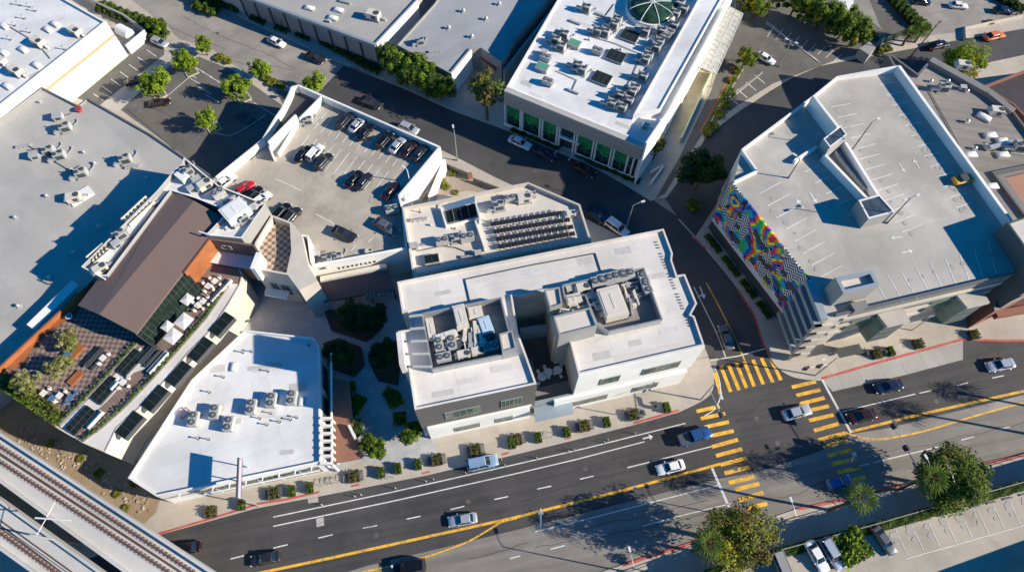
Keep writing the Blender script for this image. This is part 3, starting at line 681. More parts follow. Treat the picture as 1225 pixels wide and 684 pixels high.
# lot stalls
for i in range(9):
    t = i/8; a = (101+ (186-101)*t, 121 + (51-121)*t); ribbon(mk, [a, (a[0]+11.5, a[1]+8.0)], .16, Z1+.012)
ribbon(mk, [(112,129.5),(196,62)], .1, Z1+.004) if False else None
for i in range(5): ribbon(mk, [(208+i*-0+i*9.0-18+20, 83+i*9.6-8),(222+i*9.0-16+20, 92+i*9.6-8)], .15, Z1+.008)
for i in range(6): ribbon(mk, [(232+i*9.5,80+i*6.0),(245+i*9.5,87+i*6.0)], .15, Z1+.008)
for i in range(5): ribbon(mk, [(292+i*9,116+i*5.5),(304+i*9,123+i*5.5)], .15, Z1+.008)
ribbon(mk, [(182,130),(232,88)], .15, Z1+.008)
for i in range(5): ribbon(mk, [(861+i*10.5,124-i*8.5),(873+i*10.5,134-i*8.5)], .18, Z1+.008)
ribbon(mk, [(858,128),(912,86)], .14, Z1+.008); ribbon(mk, [(916,28),(978,72)], .16, Z1+.010)
for i in range(9): ribbon(mk, [(918+i*10,44+i*3.6),(927+i*10,30+i*4.4)], .12, Z1+.010)
o = mk.build('white_markings', white_p); o['kind'] = 'structure'
mb = MB()
for x, y in ((160,128),(166,134),(241,158),(236,166)): arrow(x, y, 6, -5, 1.5, Z1+.010, mb)
o = mb.build('blue_markings', blue_p); o['kind'] = 'structure'
# low kerbs round lot planters
lk = MB()
for pts in ([(843,158),(862,127),(889,83)], [(860,130),(912,87)], [(917,26),(980,75)], [(245,152),(252,158),(275,163),(300,150),(318,137)], [(843,157),(838,158)]):
    q = [P(x, y, .2) for x, y in pts]
    for a, c in zip(q[:-1], q[1:]): lk.wall(a, c, .1, .26, .2)
o = lk.build('planter_kerb', conc); o['kind'] = 'structure'
for x, y in ((191,113),(229,86),(292,117),(256,153)):
    p = P(x, y, .2); t_ = MB(); t_.box((p.x,p.y,.2),(2.6,2.6,.2), rz=.6, m=0); t_.box((p.x,p.y,.31),(2.1,2.1,.03), rz=.6, m=1); o = t_.build('tree_island', [conc, grassm]); o['kind'] = 'structure'
rc = random.Random(77)
ck = MB()
def crack(x, y, dx, dy, n, z, w=.07):
    pts = [(x, y)]
    for k in range(n): x += dx + rc.gauss(0,1.3); y += dy + rc.gauss(0,1.0); pts.append((x, y))
    ribbon(ck, pts, w, z)
for x, y, dx, dy, n, z in ((640,655,8,-2,26,.014),(700,632,8,-1.9,18,.014),(1060,540,8,-2,22,.014),(930,595,8,-2,12,.014),(560,668,9,-2,8,.014),(905,575,6,-2,10,.014),(880,505,7,-4,6,.014),(620,600,9,-2.3,20,.012),(400,640,9,-2,18,.012),(640,575,9,-2.2,14,.012),(1040,480,9,-2.3,14,.012),
    (220,20,8,4,16,.002),(150,5,8,4,14,.002),(300,70,6,2,10,.002),(240,60,9,3,8,.002),(420,100,9,4,18,.012),(620,185,9,4,12,.012),(820,300,4,9,8,.012),(170,120,7,5,9,Z1+.012),(250,100,6,5,8,Z1+.012),(220,150,7,5,8,Z1+.012),(1060,20,8,-1,14,Z1+.012),(870,60,-3,8,8,Z1+.012)):
    crack(x, y, dx, dy, n, z)
o = ck.build('road_crack', mat('crack_sealant', (.03,.03,.03), .6, .1, 1)); o['kind'] = 'structure'
mh = MB()
for x, y, z in ((700,560,.012),(760,585,.016),(905,500,.012),(930,530,.016),(560,600,.012),(450,640,.012),(1120,480,.012),(680,640,.016),(1070,505,.016),(640,205,.012),(800,300,.012),(470,130,.012),(310,100,.004),(260,40,.004),(880,560,.016)):
    p = P(x, y, z); mh.face([(p.x+.42*math.cos(q*PI/6), p.y+.42*math.sin(q*PI/6), z) for q in range(12)])
o = mh.build('manhole_cover', mat('cast_iron', (.10,.095,.09), .7, .2, 3)); o['kind'] = 'structure'
# manholes, patches
for pts, m in (([(367,592),(380,590),(381,600),(369,602)], conc_pad), ([(378,620),(387,618),(388,628),(379,630)], conc_pad), ([(452,672),(466,668),(468,678),(454,682)], asph_new), ([(280,140),(291,132),(300,138),(290,147)], asph_side), ([(293,148),(302,140),(310,145),(300,153)], asph_side)):
    sheet('road_patch', pts, (.012 if pts[0][1] > 300 else Z1+.012), m)
# ------------------------------------------------------------------ buildings
def building(name, label, roof_px, z, wall, roof, par=.7, pw=.3, z0=0.0, cat='building', coping=None, group=None, pxz=None, edge=None, xy=None, root=None, wallname='wall', roofname='roof'):
    """roof_px: outline in photo pixels at the top of the parapet (height z+par)"""
    zt = z + par
    poly = xy or [Vector((p.x, p.y)) for p in PP(roof_px, zt if pxz is None else pxz)]
    poly = ccw(poly)
    if root is None:
        c = centroid(poly); root = empty(name, (c.x, c.y, z0), label, cat, group)
    w = MB(); n = len(poly); inn = inset(poly, pw) if par > 0 else poly
    mats = [wall] + ([coping] if coping else [])
    for i in range(n):
        a, b = poly[i], poly[(i+1) % n]
        w.face([(a[0],a[1],z0),(b[0],b[1],z0),(b[0],b[1],zt),(a[0],a[1],zt)], 0)
        if par > 0:
            c, d = inn[i], inn[(i+1) % n]
            w.face([(a[0],a[1],zt),(b[0],b[1],zt),(d[0],d[1],zt),(c[0],c[1],zt)], 1 if coping else 0)
            w.face([(c[0],c[1],zt),(d[0],d[1],zt),(d[0],d[1],z-.1),(c[0],c[1],z-.1)], 0)
    w.build(wallname, mats, root)
    r = MB(); r.face([(p[0],p[1],z) for p in inn]); r.build(roofname, roof, root)
    return root
def face_dir(a, b):
    d = Vector((b[0]-a[0], b[1]-a[1], 0)).normalized(); n = Vector((d.y, -d.x, 0)); m = (Vector((a[0],a[1],0))+Vector((b[0],b[1],0)))/2
    if n.dot(-m) < 0: n = -n
    return d, n
def wallwin(root, a, b, zref, s0, s1, z0, z1, g=None, fr=None, mull=2, name='window', rows=1, depth=.06):
    """window on the wall whose top line runs through photo pixels a-b at height zref; s0..s1 along it"""
    A = P(*a, zref); B = P(*b, zref); d, n = face_dir(A, B); L_ = (B-A).length
    d = (B-A); d.z = 0; d.normalize()
    p0 = A + d*L_*s0; p1 = A + d*L_*s1; wv = (p1-p0).length
    f = MB(); t = .09
    def bar(c0, c1, za, zb, out):
        q = [c0, c1, c1+n*out, c0+n*out]; f.prism([(v.x, v.y) for v in q], za, zb)
    bar(p0, p1, z0-t, z0, depth+.05); bar(p0, p1, z1, z1+t, depth+.05)
    for k in range(mull+1):
        c = p0 + d*(wv-t)*k/mull; bar(c, c+d*t, z0, z1, depth+.04)
    for k in range(1, rows):
        zz = z0 + (z1-z0)*k/rows; bar(p0, p1, zz, zz+.07, depth+.045)
    fo = f.build(name, fr or frame_m, root)
    q = MB(); v = [p0, p1, p1+n*depth, p0+n*depth]; q.prism([(k.x, k.y) for k in v], z0, z1); q.build('pane', g or glass, fo)
    return fo
def raw(fn, name, m, root, **k):
    b = MB(); fn(b); return b.build(name, m, root, **k)

# --- A: big white store, top left
A = building('big_store', 'big white roofed store with a peach striped side wall, top left corner', [(126.5,26),(75,-3),(-30,-70),(-130,-60),(-150,245),(-60,172),(0,126)], 9.0, white_wall, white_roof, .5, .35, coping=white_wall)
aN, aS = P(126.5,26,9.5), P(0,126,9.5)
def f(b):
    d, n = face_dir(aN, aS); dd = (aS-aN); dd.z = 0; dd.normalize(); p0 = aN + dd*.0; p1 = aN+dd*58; q = [p0,p1,p1+n*.05,p0+n*.05]; b.prism([(v.x,v.y) for v in q], 5.6, 6.3)
raw(f, 'painted_stripe', peach, A)
def f(b):
    d, n = face_dir(aN, aS); dd = (aS-aN); dd.z = 0; dd.normalize(); p0 = aN - dd*.0; p1 = aN+dd*30; q = [p0,p1,p1+n*.05,p0+n*.05]; b.prism([(v.x,v.y) for v in q], .1, 1.3)
raw(f, 'painted_base', mintp, A)
Al = empty('yard_wall', P(160,30,0), 'low white and grey walls round a small yard behind the big white store', 'wall')
def f(b):
    pts = [P(152,52,2.6), P(173,35.5,2.6), P(147,19,2.6), P(110,2,2.6), P(100,-8,2.6)]
    b.wall(P(150,54.5,2.6), pts[1], 0, 2.6, .35)
raw(f, 'side_wall', white_wall, Al)
def f(b):
    pts = [P(173,35.5,2.2), P(147,17,2.2), P(112,1,2.2), P(95,-10,2.2)]
    for a, c in zip(pts[:-1], pts[1:]): b.wall(a, c, 0, 2.2, .35)
raw(f, 'back_wall', grey_wall, Al)
tk = empty('storage_tank', P(150,44,0), 'pale rounded storage tank inside the small walled yard', 'tank')
def f(b):
    a = P(143,35,1.3); c = P(156,42,1.3); b.cyl(a, c, 1.25, 1.25, 16); b.cyl(c, c+(c-a).normalized()*.5, 1.25, .7, 16)
raw(f, 'shell', white_metal, tk, smooth=False)
raw(lambda b: [b.box(P(x,y,.3), (.4,2,.5), rz=-.5) for x,y in ((145,36),(154,41))], 'cradle', conc_dk, tk)

# --- B: low grey roof
Bz = 7.0
B = building('flat_roof_store', 'long low store with a pale grey flat roof scattered with vents, left side', [(50,104),(93,126),(104,117),(180,160),(258,213),(262,226),(100,345),(0,445),(-140,560),(-160,300),(-120,230)], Bz, grey_wall, grey_roof, .35, .3, coping=dark_band)
raw(lambda b: (b.wall(P(36,391,Bz+2.0), P(90,338,Bz+2.0), Bz, Bz+2.0, 1.7),), 'parapet_upstand', white_wall, B)

# --- G1: parking garage
G1z = 6.6; G1t = 8.4
G1o = [(363,104),(526,176),(477,234),(485,297),(366,318.5),(345,331),(300,290),(262,232),(258,211)]
G1 = building('parking_garage', 'cream parking garage with cars on its open top deck, left of centre', G1o, G1z, white_wall, deckc, .02, .02, cat='parking garage', roofname='top_deck', pxz=G1t)
def f(b):
    pts = [(258,212),(314,167),(330,140),(337,130),(346,112),(349,104),(358,102)]; q = [P(x,y,G1t) for x,y in pts]
    for a, c in zip(q[:-1], q[1:]): b.wall(a, c, 0, G1t, .35)
raw(f, 'parapet', white_wall, G1)
def f(b):
    for a, c in (((358,102.5),(526,176)),): b.wall(P(*a,G1t), P(*c,G1t), 0, G1t, .4)
raw(f, 'parapet', white_wall, G1)
def f(b): b.wall(P(526,176,G1t), P(477.5,234,G1t), 0, G1t, .45); b.wall(P(477.5,234,G1t), P(481,248,G1t), 0, G1t, .4); b.wall(P(481,247,G1t), P(486,297,G1t), 0, G1t, .35)
raw(f, 'parapet', white_wall, G1)
def f(b): b.wall(P(366,318.5,G1t), P(485.5,296.6,G1t), 0, G1t, .4)
fas = raw(f, 'sign_fascia', white_wall, G1)
def f(b):
    A_, B_ = P(366,318.5,G1t), P(485.5,296.6,G1t); d, n = face_dir(A_, B_); d = (B_-A_).normalized()
    rr = random.Random(3)
    for k in range(9):
        c = A_ + d*(5.2+k*.78) + n*.24; w = .36; b = MB()
        for j in range(3): b.box((c.x+d.x*rr.uniform(-.1,.1), c.y+d.y*rr.uniform(-.1,.1), 5.9+.24*j), (w if j != 1 else .16, .05, .15), rz=math.atan2(d.y,d.x))
        b.box((c.x-d.x*.1, c.y-d.y*.1, 6.14), (.12,.05,.6), rz=math.atan2(d.y,d.x)); b.build('letter', copper_lab, fas)
f(None)
# ramp on the west side: sunken lane and its white walls
sheetpts = [(350,108),(362,113),(379,121),(363,134),(340,155),(318,175),(300,192),(296,186),(318,160),(338,132)]
raw(lambda b: b.face([(p.x,p.y,G1z+.02) for p in ccw(PP(sheetpts, G1z))]), 'ramp_lane', asph_side, G1)
raw(lambda b: b.wall(P(384.5,115,G1t), P(358,142,G1t), G1z, G1t, .3), 'ramp_wall', white_wall, G1)
raw(lambda b: b.wall(P(354,138,G1t+1), P(321,171,G1t+1), G1z, G1t+1.2, .35), 'ramp_wall', white_wall, G1)
raw(lambda b: b.wall(P(321,172,G1t), P(326,186,G1t), G1z, G1t, .3), 'ramp_wall', white_wall, G1)
raw(lambda b: b.wall(P(331,181,G1t), P(350,150,G1t), G1z, G1t-.6, .2), 'ramp_wall', white_wall, G1)
# exit ramp on the east side
G1r = empty('exit_ramp_wall', P(520,215,0), 'white wall of a narrow exit ramp beside the garage and the gravel yard', 'wall')
raw(lambda b: b.wall(P(532,191,4), P(512,232,4), 0, 4.2, .4, za=3.0), 'ramp_wall', white_wall, G1r)
raw(lambda b: b.face([(p.x,p.y,2.2) for p in ccw(PP([(523,190),(531,193),(512,230),(503,236),(508,222)], 2.2))]), 'ramp_floor', old_roof, G1r)
# deck stall lines
def f(b):
    for i in range(16):
        x = 372+i*8.6; y = 128+i*3.95; ribbon(b, [(x,y),(x-14,y+19)], .2, G1z+.035)
    for i in range(13):
        x = 352+i*9.5; y = 172+i*4.3; ribbon(b, [(x+18,y-10),(x-2,y+16)], .2, G1z+.035)
    for a, c in (((378,256),(400,268)),((440,290),(446,284)),((420,300),(426,293)),((460,285),(465,278)),((330,214),(360,228)),((472,256),(480,250))): ribbon(b, [a, c], .2, G1z+.035)
raw(f, 'white_markings', white_p, None)['kind'] = 'structure'
hat = MB()
for i in range(6): ribbon(hat, [(378+i*3,125+i*1.2),(366+i*3,138+i*1.8)], .12, G1z+.04)
hat.build('white_markings', white_p)['kind'] = 'structure'

# --- tower with chequered deck between G1 and the brown building
Tz = 11.0
T1 = building('corner_pavilion', 'beige corner pavilion with a small chequered roof deck beside the garage', [(349,266),(361,281),(369,318),(380,336),(358,347),(344.5,329),(351,300)], Tz, beige_wall, beige_wall, 0, 0, cat='building')
building('x', None, [(305,290),(325,257),(349,266),(351,300),(344.5,329),(302,321)], Tz-1.5, beige_wall, checker1, 1.5, .35, root=T1, wallname='deck_wall', roofname='chequered_deck', coping=beige_wall)
for s0, s1 in ((.25,.45),(.55,.8)): wallwin(T1, (302,321), (344.5,329), Tz, s0, s1, 3.2, 6.5, glass, mull=2)
wallwin(T1, (344.5,329), (358,347), Tz, .2, .8, 2.2, 8.2, glass_dark, mull=2)
raw(lambda b: (b.prism(PP([(318,344),(346,348),(343,357),(316,352)],5.0), 4.4, 5.0)), 'balcony', white_metal, T1)
sr = empty('stair_enclosure', P(363,300,G1z), 'narrow white stair enclosure on the garage deck next to the beige pavilion', 'stair enclosure')
raw(lambda b: (b.wall(P(359,281,G1t+1.6), P(363,316,G1t+1.6), G1z, G1t+1.6, .25), b.wall(P(368,282,G1t+1.6), P(372,313,G1t+1.6), G1z, G1t+1.6, .25), b.wall(P(359,281,G1t+1.6), P(368,282,G1t+1.6), G1z, G1t+1.6, .25)), 'wall', white_wall, sr)
raw(lambda b: [b.box(P(364+k*.45, 288+k*3.4, G1z+.2+.2*k), (1.2,.4,.2), rz=-.1) for k in range(8)], 'step', conc, sr)

# --- BR: brown roofed building, its equipment strip and terrace
TB = 8.6; BRz = 12.8
BR = building('terrace_building', 'long shopping building with a brown metal roof and open roof terraces, left side', [(0,437),(108,335),(200,235),(265,262),(290,330),(287,341),(273.5,364),(252,396),(226,422),(200,453),(172,483.5),(140,512),(126,541),(100,530),(70,513),(0,462),(-60,425)], TB, beige_wall, patio, .15, .2, roofname='terrace_floor')
def rf(name, pts, z, m, root, dz=.02): return raw(lambda b: b.face([(p.x,p.y,z+dz) for p in ccw(PP(pts, z))]), name, m, root)
rf('chequered_terrace', [(24,440),(100,360),(163,398),(168,404),(90,480),(66,506),(0,458)], TB, checker2, BR, .03)
# roof walkway (cream) along the east edge and short cross piece
rf('roof_walkway', [(97,527),(120,508),(150,480),(180,450),(212,416.5),(245,380),(273,339),(287,340),(273.5,364),(252,396),(226,422),(200,453),(172,483.5),(140,512),(126,541)], TB, cream_roof, BR, .04)
rf('roof_walkway', [(72,510),(118,466),(150,436),(168,415),(186,430),(176,440),(160,446),(128,480),(100,505),(86,520)], TB, cream_roof, BR, .05)
BRe = BRz
def zgable(): pass
rg0, rg1 = P(119,376,BRe+1.2), P(232,240,BRe+1.2)
eL0, eL1 = P(93,365,BRe), P(198,231,BRe); eR0, eR1 = P(163,399,BRe), P(269,261,BRe)
topm = P(200,231,BRe+.3)
raw(lambda b: (b.face([eL0, rg0, rg1, P(204,227,BRe+.2), eL1]), b.face([rg0, eR0, eR1, rg1]), b.face([eL0-Vector((0,0,.35)), rg0-Vector((0,0,.35)), rg0, eL0]), b.face([rg0-Vector((0,0,.35)), eR0-Vector((0,0,.35)), eR0, rg0]), b.face([eR0-Vector((0,0,.35)), eR1-Vector((0,0,.35)), eR1, eR0])), 'roof', brown_roof, BR)
def shr(p, c, k): return (p[0]+(c.x-p[0])*k, p[1]+(c.y-p[1])*k)
cc = (eL0+eL1+eR0+eR1)/4
raw(lambda b: b.prism([shr(p, cc, .06) for p in (eL0, eR0, eR1, eL1)], TB, BRe-.1), 'upper_wall', wood_brown, BR)
# glazed lean-to east of the eave
gl = MB(); a0, a1 = P(160,398,BRe-.4), P(222,324,BRe-.4); c0, c1 = P(181,413,TB+1.0), P(240,345,TB+1.0)
gl.face([a0, a1, c1, c0]); gl.face([c0, c1, Vector((c1.x,c1.y,TB)), Vector((c0.x,c0.y,TB))]); gl.face([a0, c0, Vector((c0.x,c0.y,TB)), Vector((a0.x,a0.y,TB))])
glo = gl.build('glazed_lean_to', glass_roof, BR)
gb = MB()
for k in range(15):
    t = k/14; gb.cyl(a0.lerp(a1,t)+Vector((0,0,.04)), c0.lerp(c1,t)+Vector((0,0,.04)), .05, .05, 4)
for k in (.0,.33,.66,1): gb.cyl(a0.lerp(c0,k)+Vector((0,0,.05)), a1.lerp(c1,k)+Vector((0,0,.05)), .04,.04,4)
gb.build('glazing_bar', unit_dark, glo)
# orange timber wall and brown sign wall
raw(lambda b: (b.wall(P(220,326,BRe+.2), P(250.5,286,BRe+.2), TB, BRe+.2, .3)), 'orange_wall', wood_orange, BR)
sw = raw(lambda b: (b.wall(P(250.5,285.5,BRe+.2), P(303,293,BRe+.2), TB, BRe+.2, .35), b.wall(P(303,293,BRe+.2), P(309,301,BRe+.2), TB, BRe+.2, .3)), 'sign_wall', text_wall, BR)
raw(lambda b: (b.wall(P(309,301,BRe+.25), P(303,323,BRe-.4), TB, BRe+.1, .8)), 'white_wall', white_wall, BR)
rf('white_deck', [(252,300),(308,302),(303,323),(240,312)], TB+.6, white_roof, BR, .0)
raw(lambda b: b.prism(PP([(252,300),(308,302),(303,323),(240,312)], TB+.6), 5.4, TB+.58), 'deck_base', wood_brown, BR)
lc = bpy.data.curves.new('lettering','FONT'); lc.body = 'C3'; lc.size = 1.9; lc.extrude = .04; lc.align_x = 'CENTER'
lo = bpy.data.objects.new('lettering', lc); C.objects.link(lo)
A_, B_ = P(250.5,285.5,BRe+.2), P(303,293,BRe+.2); dd, nn = face_dir(A_, B_); d_ = (B_-A_).normalized()
bpy.context.view_layer.update(); dg = bpy.context.evaluated_depsgraph_get(); me = bpy.data.meshes.new_from_object(lo.evaluated_get(dg)); bpy.data.objects.remove(lo)
M4 = Matrix.Translation(A_.lerp(B_,.30)+nn*.24+Vector((0,0,-2.6))) @ Matrix(((d_.x,0,nn.x,0),(d_.y,0,nn.y,0),(0,1,0,0),(0,0,0,1)))
me.transform(Matrix.Translation(-Vector(BR.location)) @ M4); me.materials.clear(); me.materials.append(pale_lab); lo = bpy.data.objects.new('lettering', me); C.objects.link(lo); lo.parent = sw
# orange timber screen on the west edge of the terrace
raw(lambda b: (b.wall(P(-10,447,TB+1.6), P(110,336,TB+1.6), TB-.1, TB+1.5, .3)), 'timber_screen', wood_orange, BR)
rf('timber_bench', [(4,437),(60,382),(92,350),(100,358),(84,378),(70,390),(48,402),(26,436),(14,442)], TB+.55, wood_orange, BR, 0)
# equipment strip: white roof west and north of the brown roof
BS = empty('equipment_roof', P(200,240,BRz), 'narrow white flat roof with vent trays wrapping the brown metal roof', 'roof')
def strip(pts, nm, m=white_roof, z=BRz, h=.9):
    building('x', None, pts, z, grey_wall, m, h, .22, z0=0, root=BS, coping=white_wall)
strip([(97,319),(150,266),(188,228),(208,204),(218,196),(220,188),(262,222),(318,244),(289,285),(246,281),(268,258),(262,248),(234,237),(205,228),(128,330),(118,330)], 'b')
raw(lambda b: b.wall(P(212,205,BRz+1.2), P(222,213,BRz+1.2), BRz, BRz+1.2, 1.6), 'penthouse', white_wall, BS)
rr = random.Random(5)
def tray(b, p0, p1, n):
    A_, B_ = P(*p0, BRz+.5), P(*p1, BRz+.5); d = (B_-A_).normalized(); rz = math.atan2(d.y, d.x); L_ = (B_-A_).length
    nn_ = Vector((-d.y,d.x,0))
    for s in (-1,1): b.wall(A_+nn_*1.0*s, B_+nn_*1.0*s, BRz, BRz+.75, .12, 0)
    for k in range(n): c = A_ + d*L_*(k+.5)/n; b.box((c.x,c.y,BRz+.4),(L_/n*.5,1.0,.7), rz=rz, m=0); b.box((c.x,c.y,BRz+.77),(L_/n*.34,.7,.08), rz=rz, m=1)
for p0, p1, n, s in (((108,312),(128,295),5,'lower left'),((150,266),(180,238),7,'upper middle')):
    t = MB(); tray(t, p0, p1, n); tag(t.build('vent_tray', [unit_cream, grassm]), 'tray of square cream vents on the %s of the white strip roof' % s, 'vent tray', 'vent trays beside the brown roof')
# terrace skylights (dark glass grids)
def skylight_grid(cx_, cy_, w, l, z, ang, label, group, nx, ny, m=glass_dark, h=.35, fm=None):
    c = P(cx_, cy_, z); r = empty('glass_skylight', c, label, 'skylight', group, 0)
    u = Vector((math.cos(ang), math.sin(ang), 0)); v = Vector((-u.y, u.x, 0))
    b = MB(); b.box((c.x,c.y,z+h/2), (l, w, h), rz=ang); fr = b.build('frame', fm or frame_m, r)
    q = MB(); b2 = MB()
    q.box((c.x,c.y,z+h+.02), (l-.2, w-.2, .05), rz=ang); q.build('pane', m, r)
    for k in range(1, nx): p = c + u*(-l/2 + l*k/nx); b2.box((p.x,p.y,z+h+.06), (.07, w, .06), rz=ang)
    for k in range(1, ny): p = c + v*(-w/2 + w*k/ny); b2.box((p.x,p.y,z+h+.07), (l, .07, .06), rz=ang)
    b2.build('glazing_bar', frame_m if m != glass_dark else unit_dark, r)
    return r
tang = math.atan2((P(250,320,TB)-P(100,480,TB)).y, (P(250,320,TB)-P(100,480,TB)).x)
for (x, y, s) in ((157,434,'nearest the brown roof'),(128,467,'middle one of the three'),(98,503,'lowest of the three')):
    skylight_grid(x, y, 2.1, 4.3, TB+.06, tang, 'dark glass skylight in the roof walkway beside the chequered terrace, '+s, 'dark skylights by the terrace', 5, 2, fm=unit_dark)
for k, (x, y, s) in enumerate(((154,506.5,'lowest'),(184,475,'second from the bottom'),(212,446,'third from the bottom'),(238,417,'fourth from the bottom'),(263,387,'topmost'))):
    skylight_grid(x+5, y+3.5, 2.1, 4.0, TB-.9, tang, 'dark glass canopy on the outer edge of the cream walkway, '+s, 'dark glass canopies along the walkway', 3, 1, h=1.1, fm=unit_dark)
# parapet hedge lines
for nm, pts, lab in (('clipped_hedge', [(97,526),(120,509.6),(150,483),(180,452),(212,416.5),(245,379),(272,340)], 'long thin clipped hedge between the cream walkway and the patio'), ('clipped_hedge', [(68,507),(110,466),(140,434),(165,406)], 'thin clipped hedge between the chequered terrace and the cream walkway')):
    q = [P(x,y,TB+.6) for x,y in pts]; r = empty(nm, (q[0].x,q[0].y,TB), lab, 'hedge'); b = MB(); lf = MB(); rr = random.Random(4)
    for a, c in zip(q[:-1], q[1:]):
        b.wall(a, c, TB, TB+.35, .45); L_ = (c-a).length
        for j in range(int(L_*26)): p = a.lerp(c, rr.random()); leaf_quad(lf, Vector((p.x+rr.gauss(0,.16),p.y+rr.gauss(0,.16),TB+.5+rr.random()*.3)), Vector((rr.gauss(0,.4),rr.gauss(0,.4),1)), .16, rr.choice((0,1)), rr)
    b.build('trough', conc_dk, r); lf.build('foliage', [leaf_mid, leaf_dark], r)
# planted edge of terrace
r = empty('terrace_planting', P(40,490,TB), 'dense green shrub bed along the lower edge of the chequered terrace', 'shrubs'); lf = MB(); rr = random.Random(9)
for j in range(4200):
    t = rr.random(); x = 2 + 66*t; y = 464 + 46*t; o = rr.random()**1.3*17; h = rr.random()*1.2
    p = P(x+o*.55, y-o, TB); leaf_quad(lf, Vector((p.x,p.y,TB+.1+h)), Vector((rr.gauss(0,.5),rr.gauss(0,.5),1)), .22, 0 if o < 7 and rr.random() < .6 else rr.choice((0,1,2,3)), rr)
lf.build('foliage', [leaf_mid, leaf_dark, leaf_brown, leaf_olive], r)

# --- WR: white-roofed wedge building
WRz = 5.9
WR = building('wedge_shop_building', 'white roofed wedge shaped shop building in the lower left', [(152.8,571.5),(229,454),(292.5,394.5),(375,403.5),(382,415),(384,553),(187,593.5)], WRz-.5, white_wall, white_roof, .5, .28)
for k in range(6): wallwin(WR, (187,593.5), (384,553), WRz, .20+k*.13, .315+k*.13, .9, 4.2, glass_green, mull=3, rows=2)
fn = MB()
for k in range(7):
    x, y = 384 , 500+ k*9.0; p = P(x, y, WRz); fn.box((p.x+.75, p.y, 5.6), (1.7,.35,1.0))
    fn.box((p.x+1.45, p.y, 3.0), (.3,.35,5.2))
p0, p1 = P(384,420,WRz), P(384,553,WRz); fn.wall(p0+Vector((1.5,0,0)), p1+Vector((1.5,0,0)), 4.9, 5.3, .25)
fn.build('fin', white_wall, WR)
for k in range(3): wallwin(WR, (382.5,425), (384,548), WRz, .05+k*.32, .3+k*.32, .6, 4.6, glass_dark, mull=4, name='shopfront')
fn = MB(); 
for k in range(9):
    t = .15+k*.1; p = P(187,593.5,4.2).lerp(P(384,553,4.2), t); fn.box((p.x,p.y-.6,4.6),(.12,1.3,.12))
fn.wall(P(210,589,4.6)+Vector((0,-1.2,0)), P(384,553,4.6)+Vector((0,-1.2,0)), 4.5,4.75,.18); fn.build('awning_frame', white_metal, WR)
# blade sign panel, edge on
s0 = P(285,547,9.9); s1 = P(286.5,597,8.4)
s1 = P(286.8,597.5,8.6); 
sg = empty('blade_sign', ((s0+s1)/2 - Vector((0,0,9))), 'long thin blade sign panel standing out from the white wedge building over the pavement', 'sign')
raw(lambda b: b.wall(s0, s1, 8.3, 10.0, .2), 'panel', pole_dk, sg)
raw(lambda b: b.wall(s0+Vector((.12,-.1,0)), s1+Vector((.12,.1,0)), 8.7, 9.7, .06), 'panel_face', sign_face, sg)
for v_, z_ in ((Vector((s0.x,s0.y-.5,0)),5.4),(Vector((s0.x,s0.y-2.8,0)),5.4),(Vector((s1.x,s1.y+.4,0)),.13)): raw(lambda b: b.cyl(v_+Vector((0,0,z_)), v_+Vector((0,0,8.4)), .1,.1,6), 'post', pole_m, sg)

# --- canopies in the courtyard
CN = empty('arcade_canopy', P(425,340,0), 'dark brown metal canopy roof in the courtyard under the white sign wall', 'canopy')
k0, k1, k2, k3 = P(381,337,5.2), P(464,318,5.2), P(472,346,4.0), P(380,362,4.0)
raw(lambda b: (b.face([k0,k1,k2,k3]), b.face([k3,k2,k2-Vector((0,0,.4)),k3-Vector((0,0,.4))]), b.face([k0,k3,k3-Vector((0,0,.4)),k0-Vector((0,0,.4))])), 'roof', mat('canopy_brown',(.15,.085,.075),.55,.05,.5), CN)
raw(lambda b: b.prism(PP([(383,330.5),(461,315),(463,319.5),(383,336)], 5.9), 4.8, 5.9), 'upstand', unit_cream, CN)
for p in [k3.lerp(k2,t) for t in (.02,.35,.68,.98)]: raw(lambda b: b.cyl((p.x,p.y,.13),(p.x,p.y,4.0),.14,.14,8), 'post', pole_dk, CN)
for x, y, s in ((444,352,'left'),(462,348,'right')): skylight_grid(x, y, 1.7, 2.3, 3.6, .2, 'small blue glass awning below the brown canopy, the %s one' % s, 'small glass awnings in the courtyard', 4, 1, glass)
r = empty('brown_pavilion', P(410,500,0), 'low reddish brown roofed kiosk beside the white wedge building', 'kiosk')
raw(lambda b: b.prism(PP([(395,452),(418,456),(420,480),(423,509),(430,541),(433,548),(398,554),(396,520),(396,480)], 2.9), 2.5, 2.9), 'roof', terra, r)
raw(lambda b: b.prism([shr(p, centroid(PP([(395,452),(418,456),(433,548),(398,554)],2.9)), .1) for p in PP([(395,452),(418,456),(423,509),(433,548),(398,554)], 2.9)], .13, 2.5), 'wall', glass_dark, r)
raw(lambda b: b.wall(P(417,508,3.9), P(425,524,3.9), 2.9, 3.9, .4), 'upstand', white_wall, r)
# planting beds
for i, (pts, lab) in enumerate((([(388,372),(396,395),(438,408),(455,394),(462,372),(440,365)], 'raised dark bed with a spreading tree under the brown canopy'), ([(386,410),(395,440),(424,450),(436,436),(432,415),(405,404)], 'dark raised bed with a tree left in the courtyard'), ([(440,430),(452,455),(476,460),(480,420),(458,410)], 'dark raised bed with a tree right in the courtyard'))):
    r = empty('planting_bed', P(*pts[0],0), lab, 'planter', 'raised beds in the courtyard'); q = PP(pts, .55)
    raw(lambda b: b.prism(q, .1, .5), 'edging', soil if i else terra, r); raw(lambda b: b.face([(p.x,p.y,.52) for p in ccw(q)]), 'soil', soil, r)

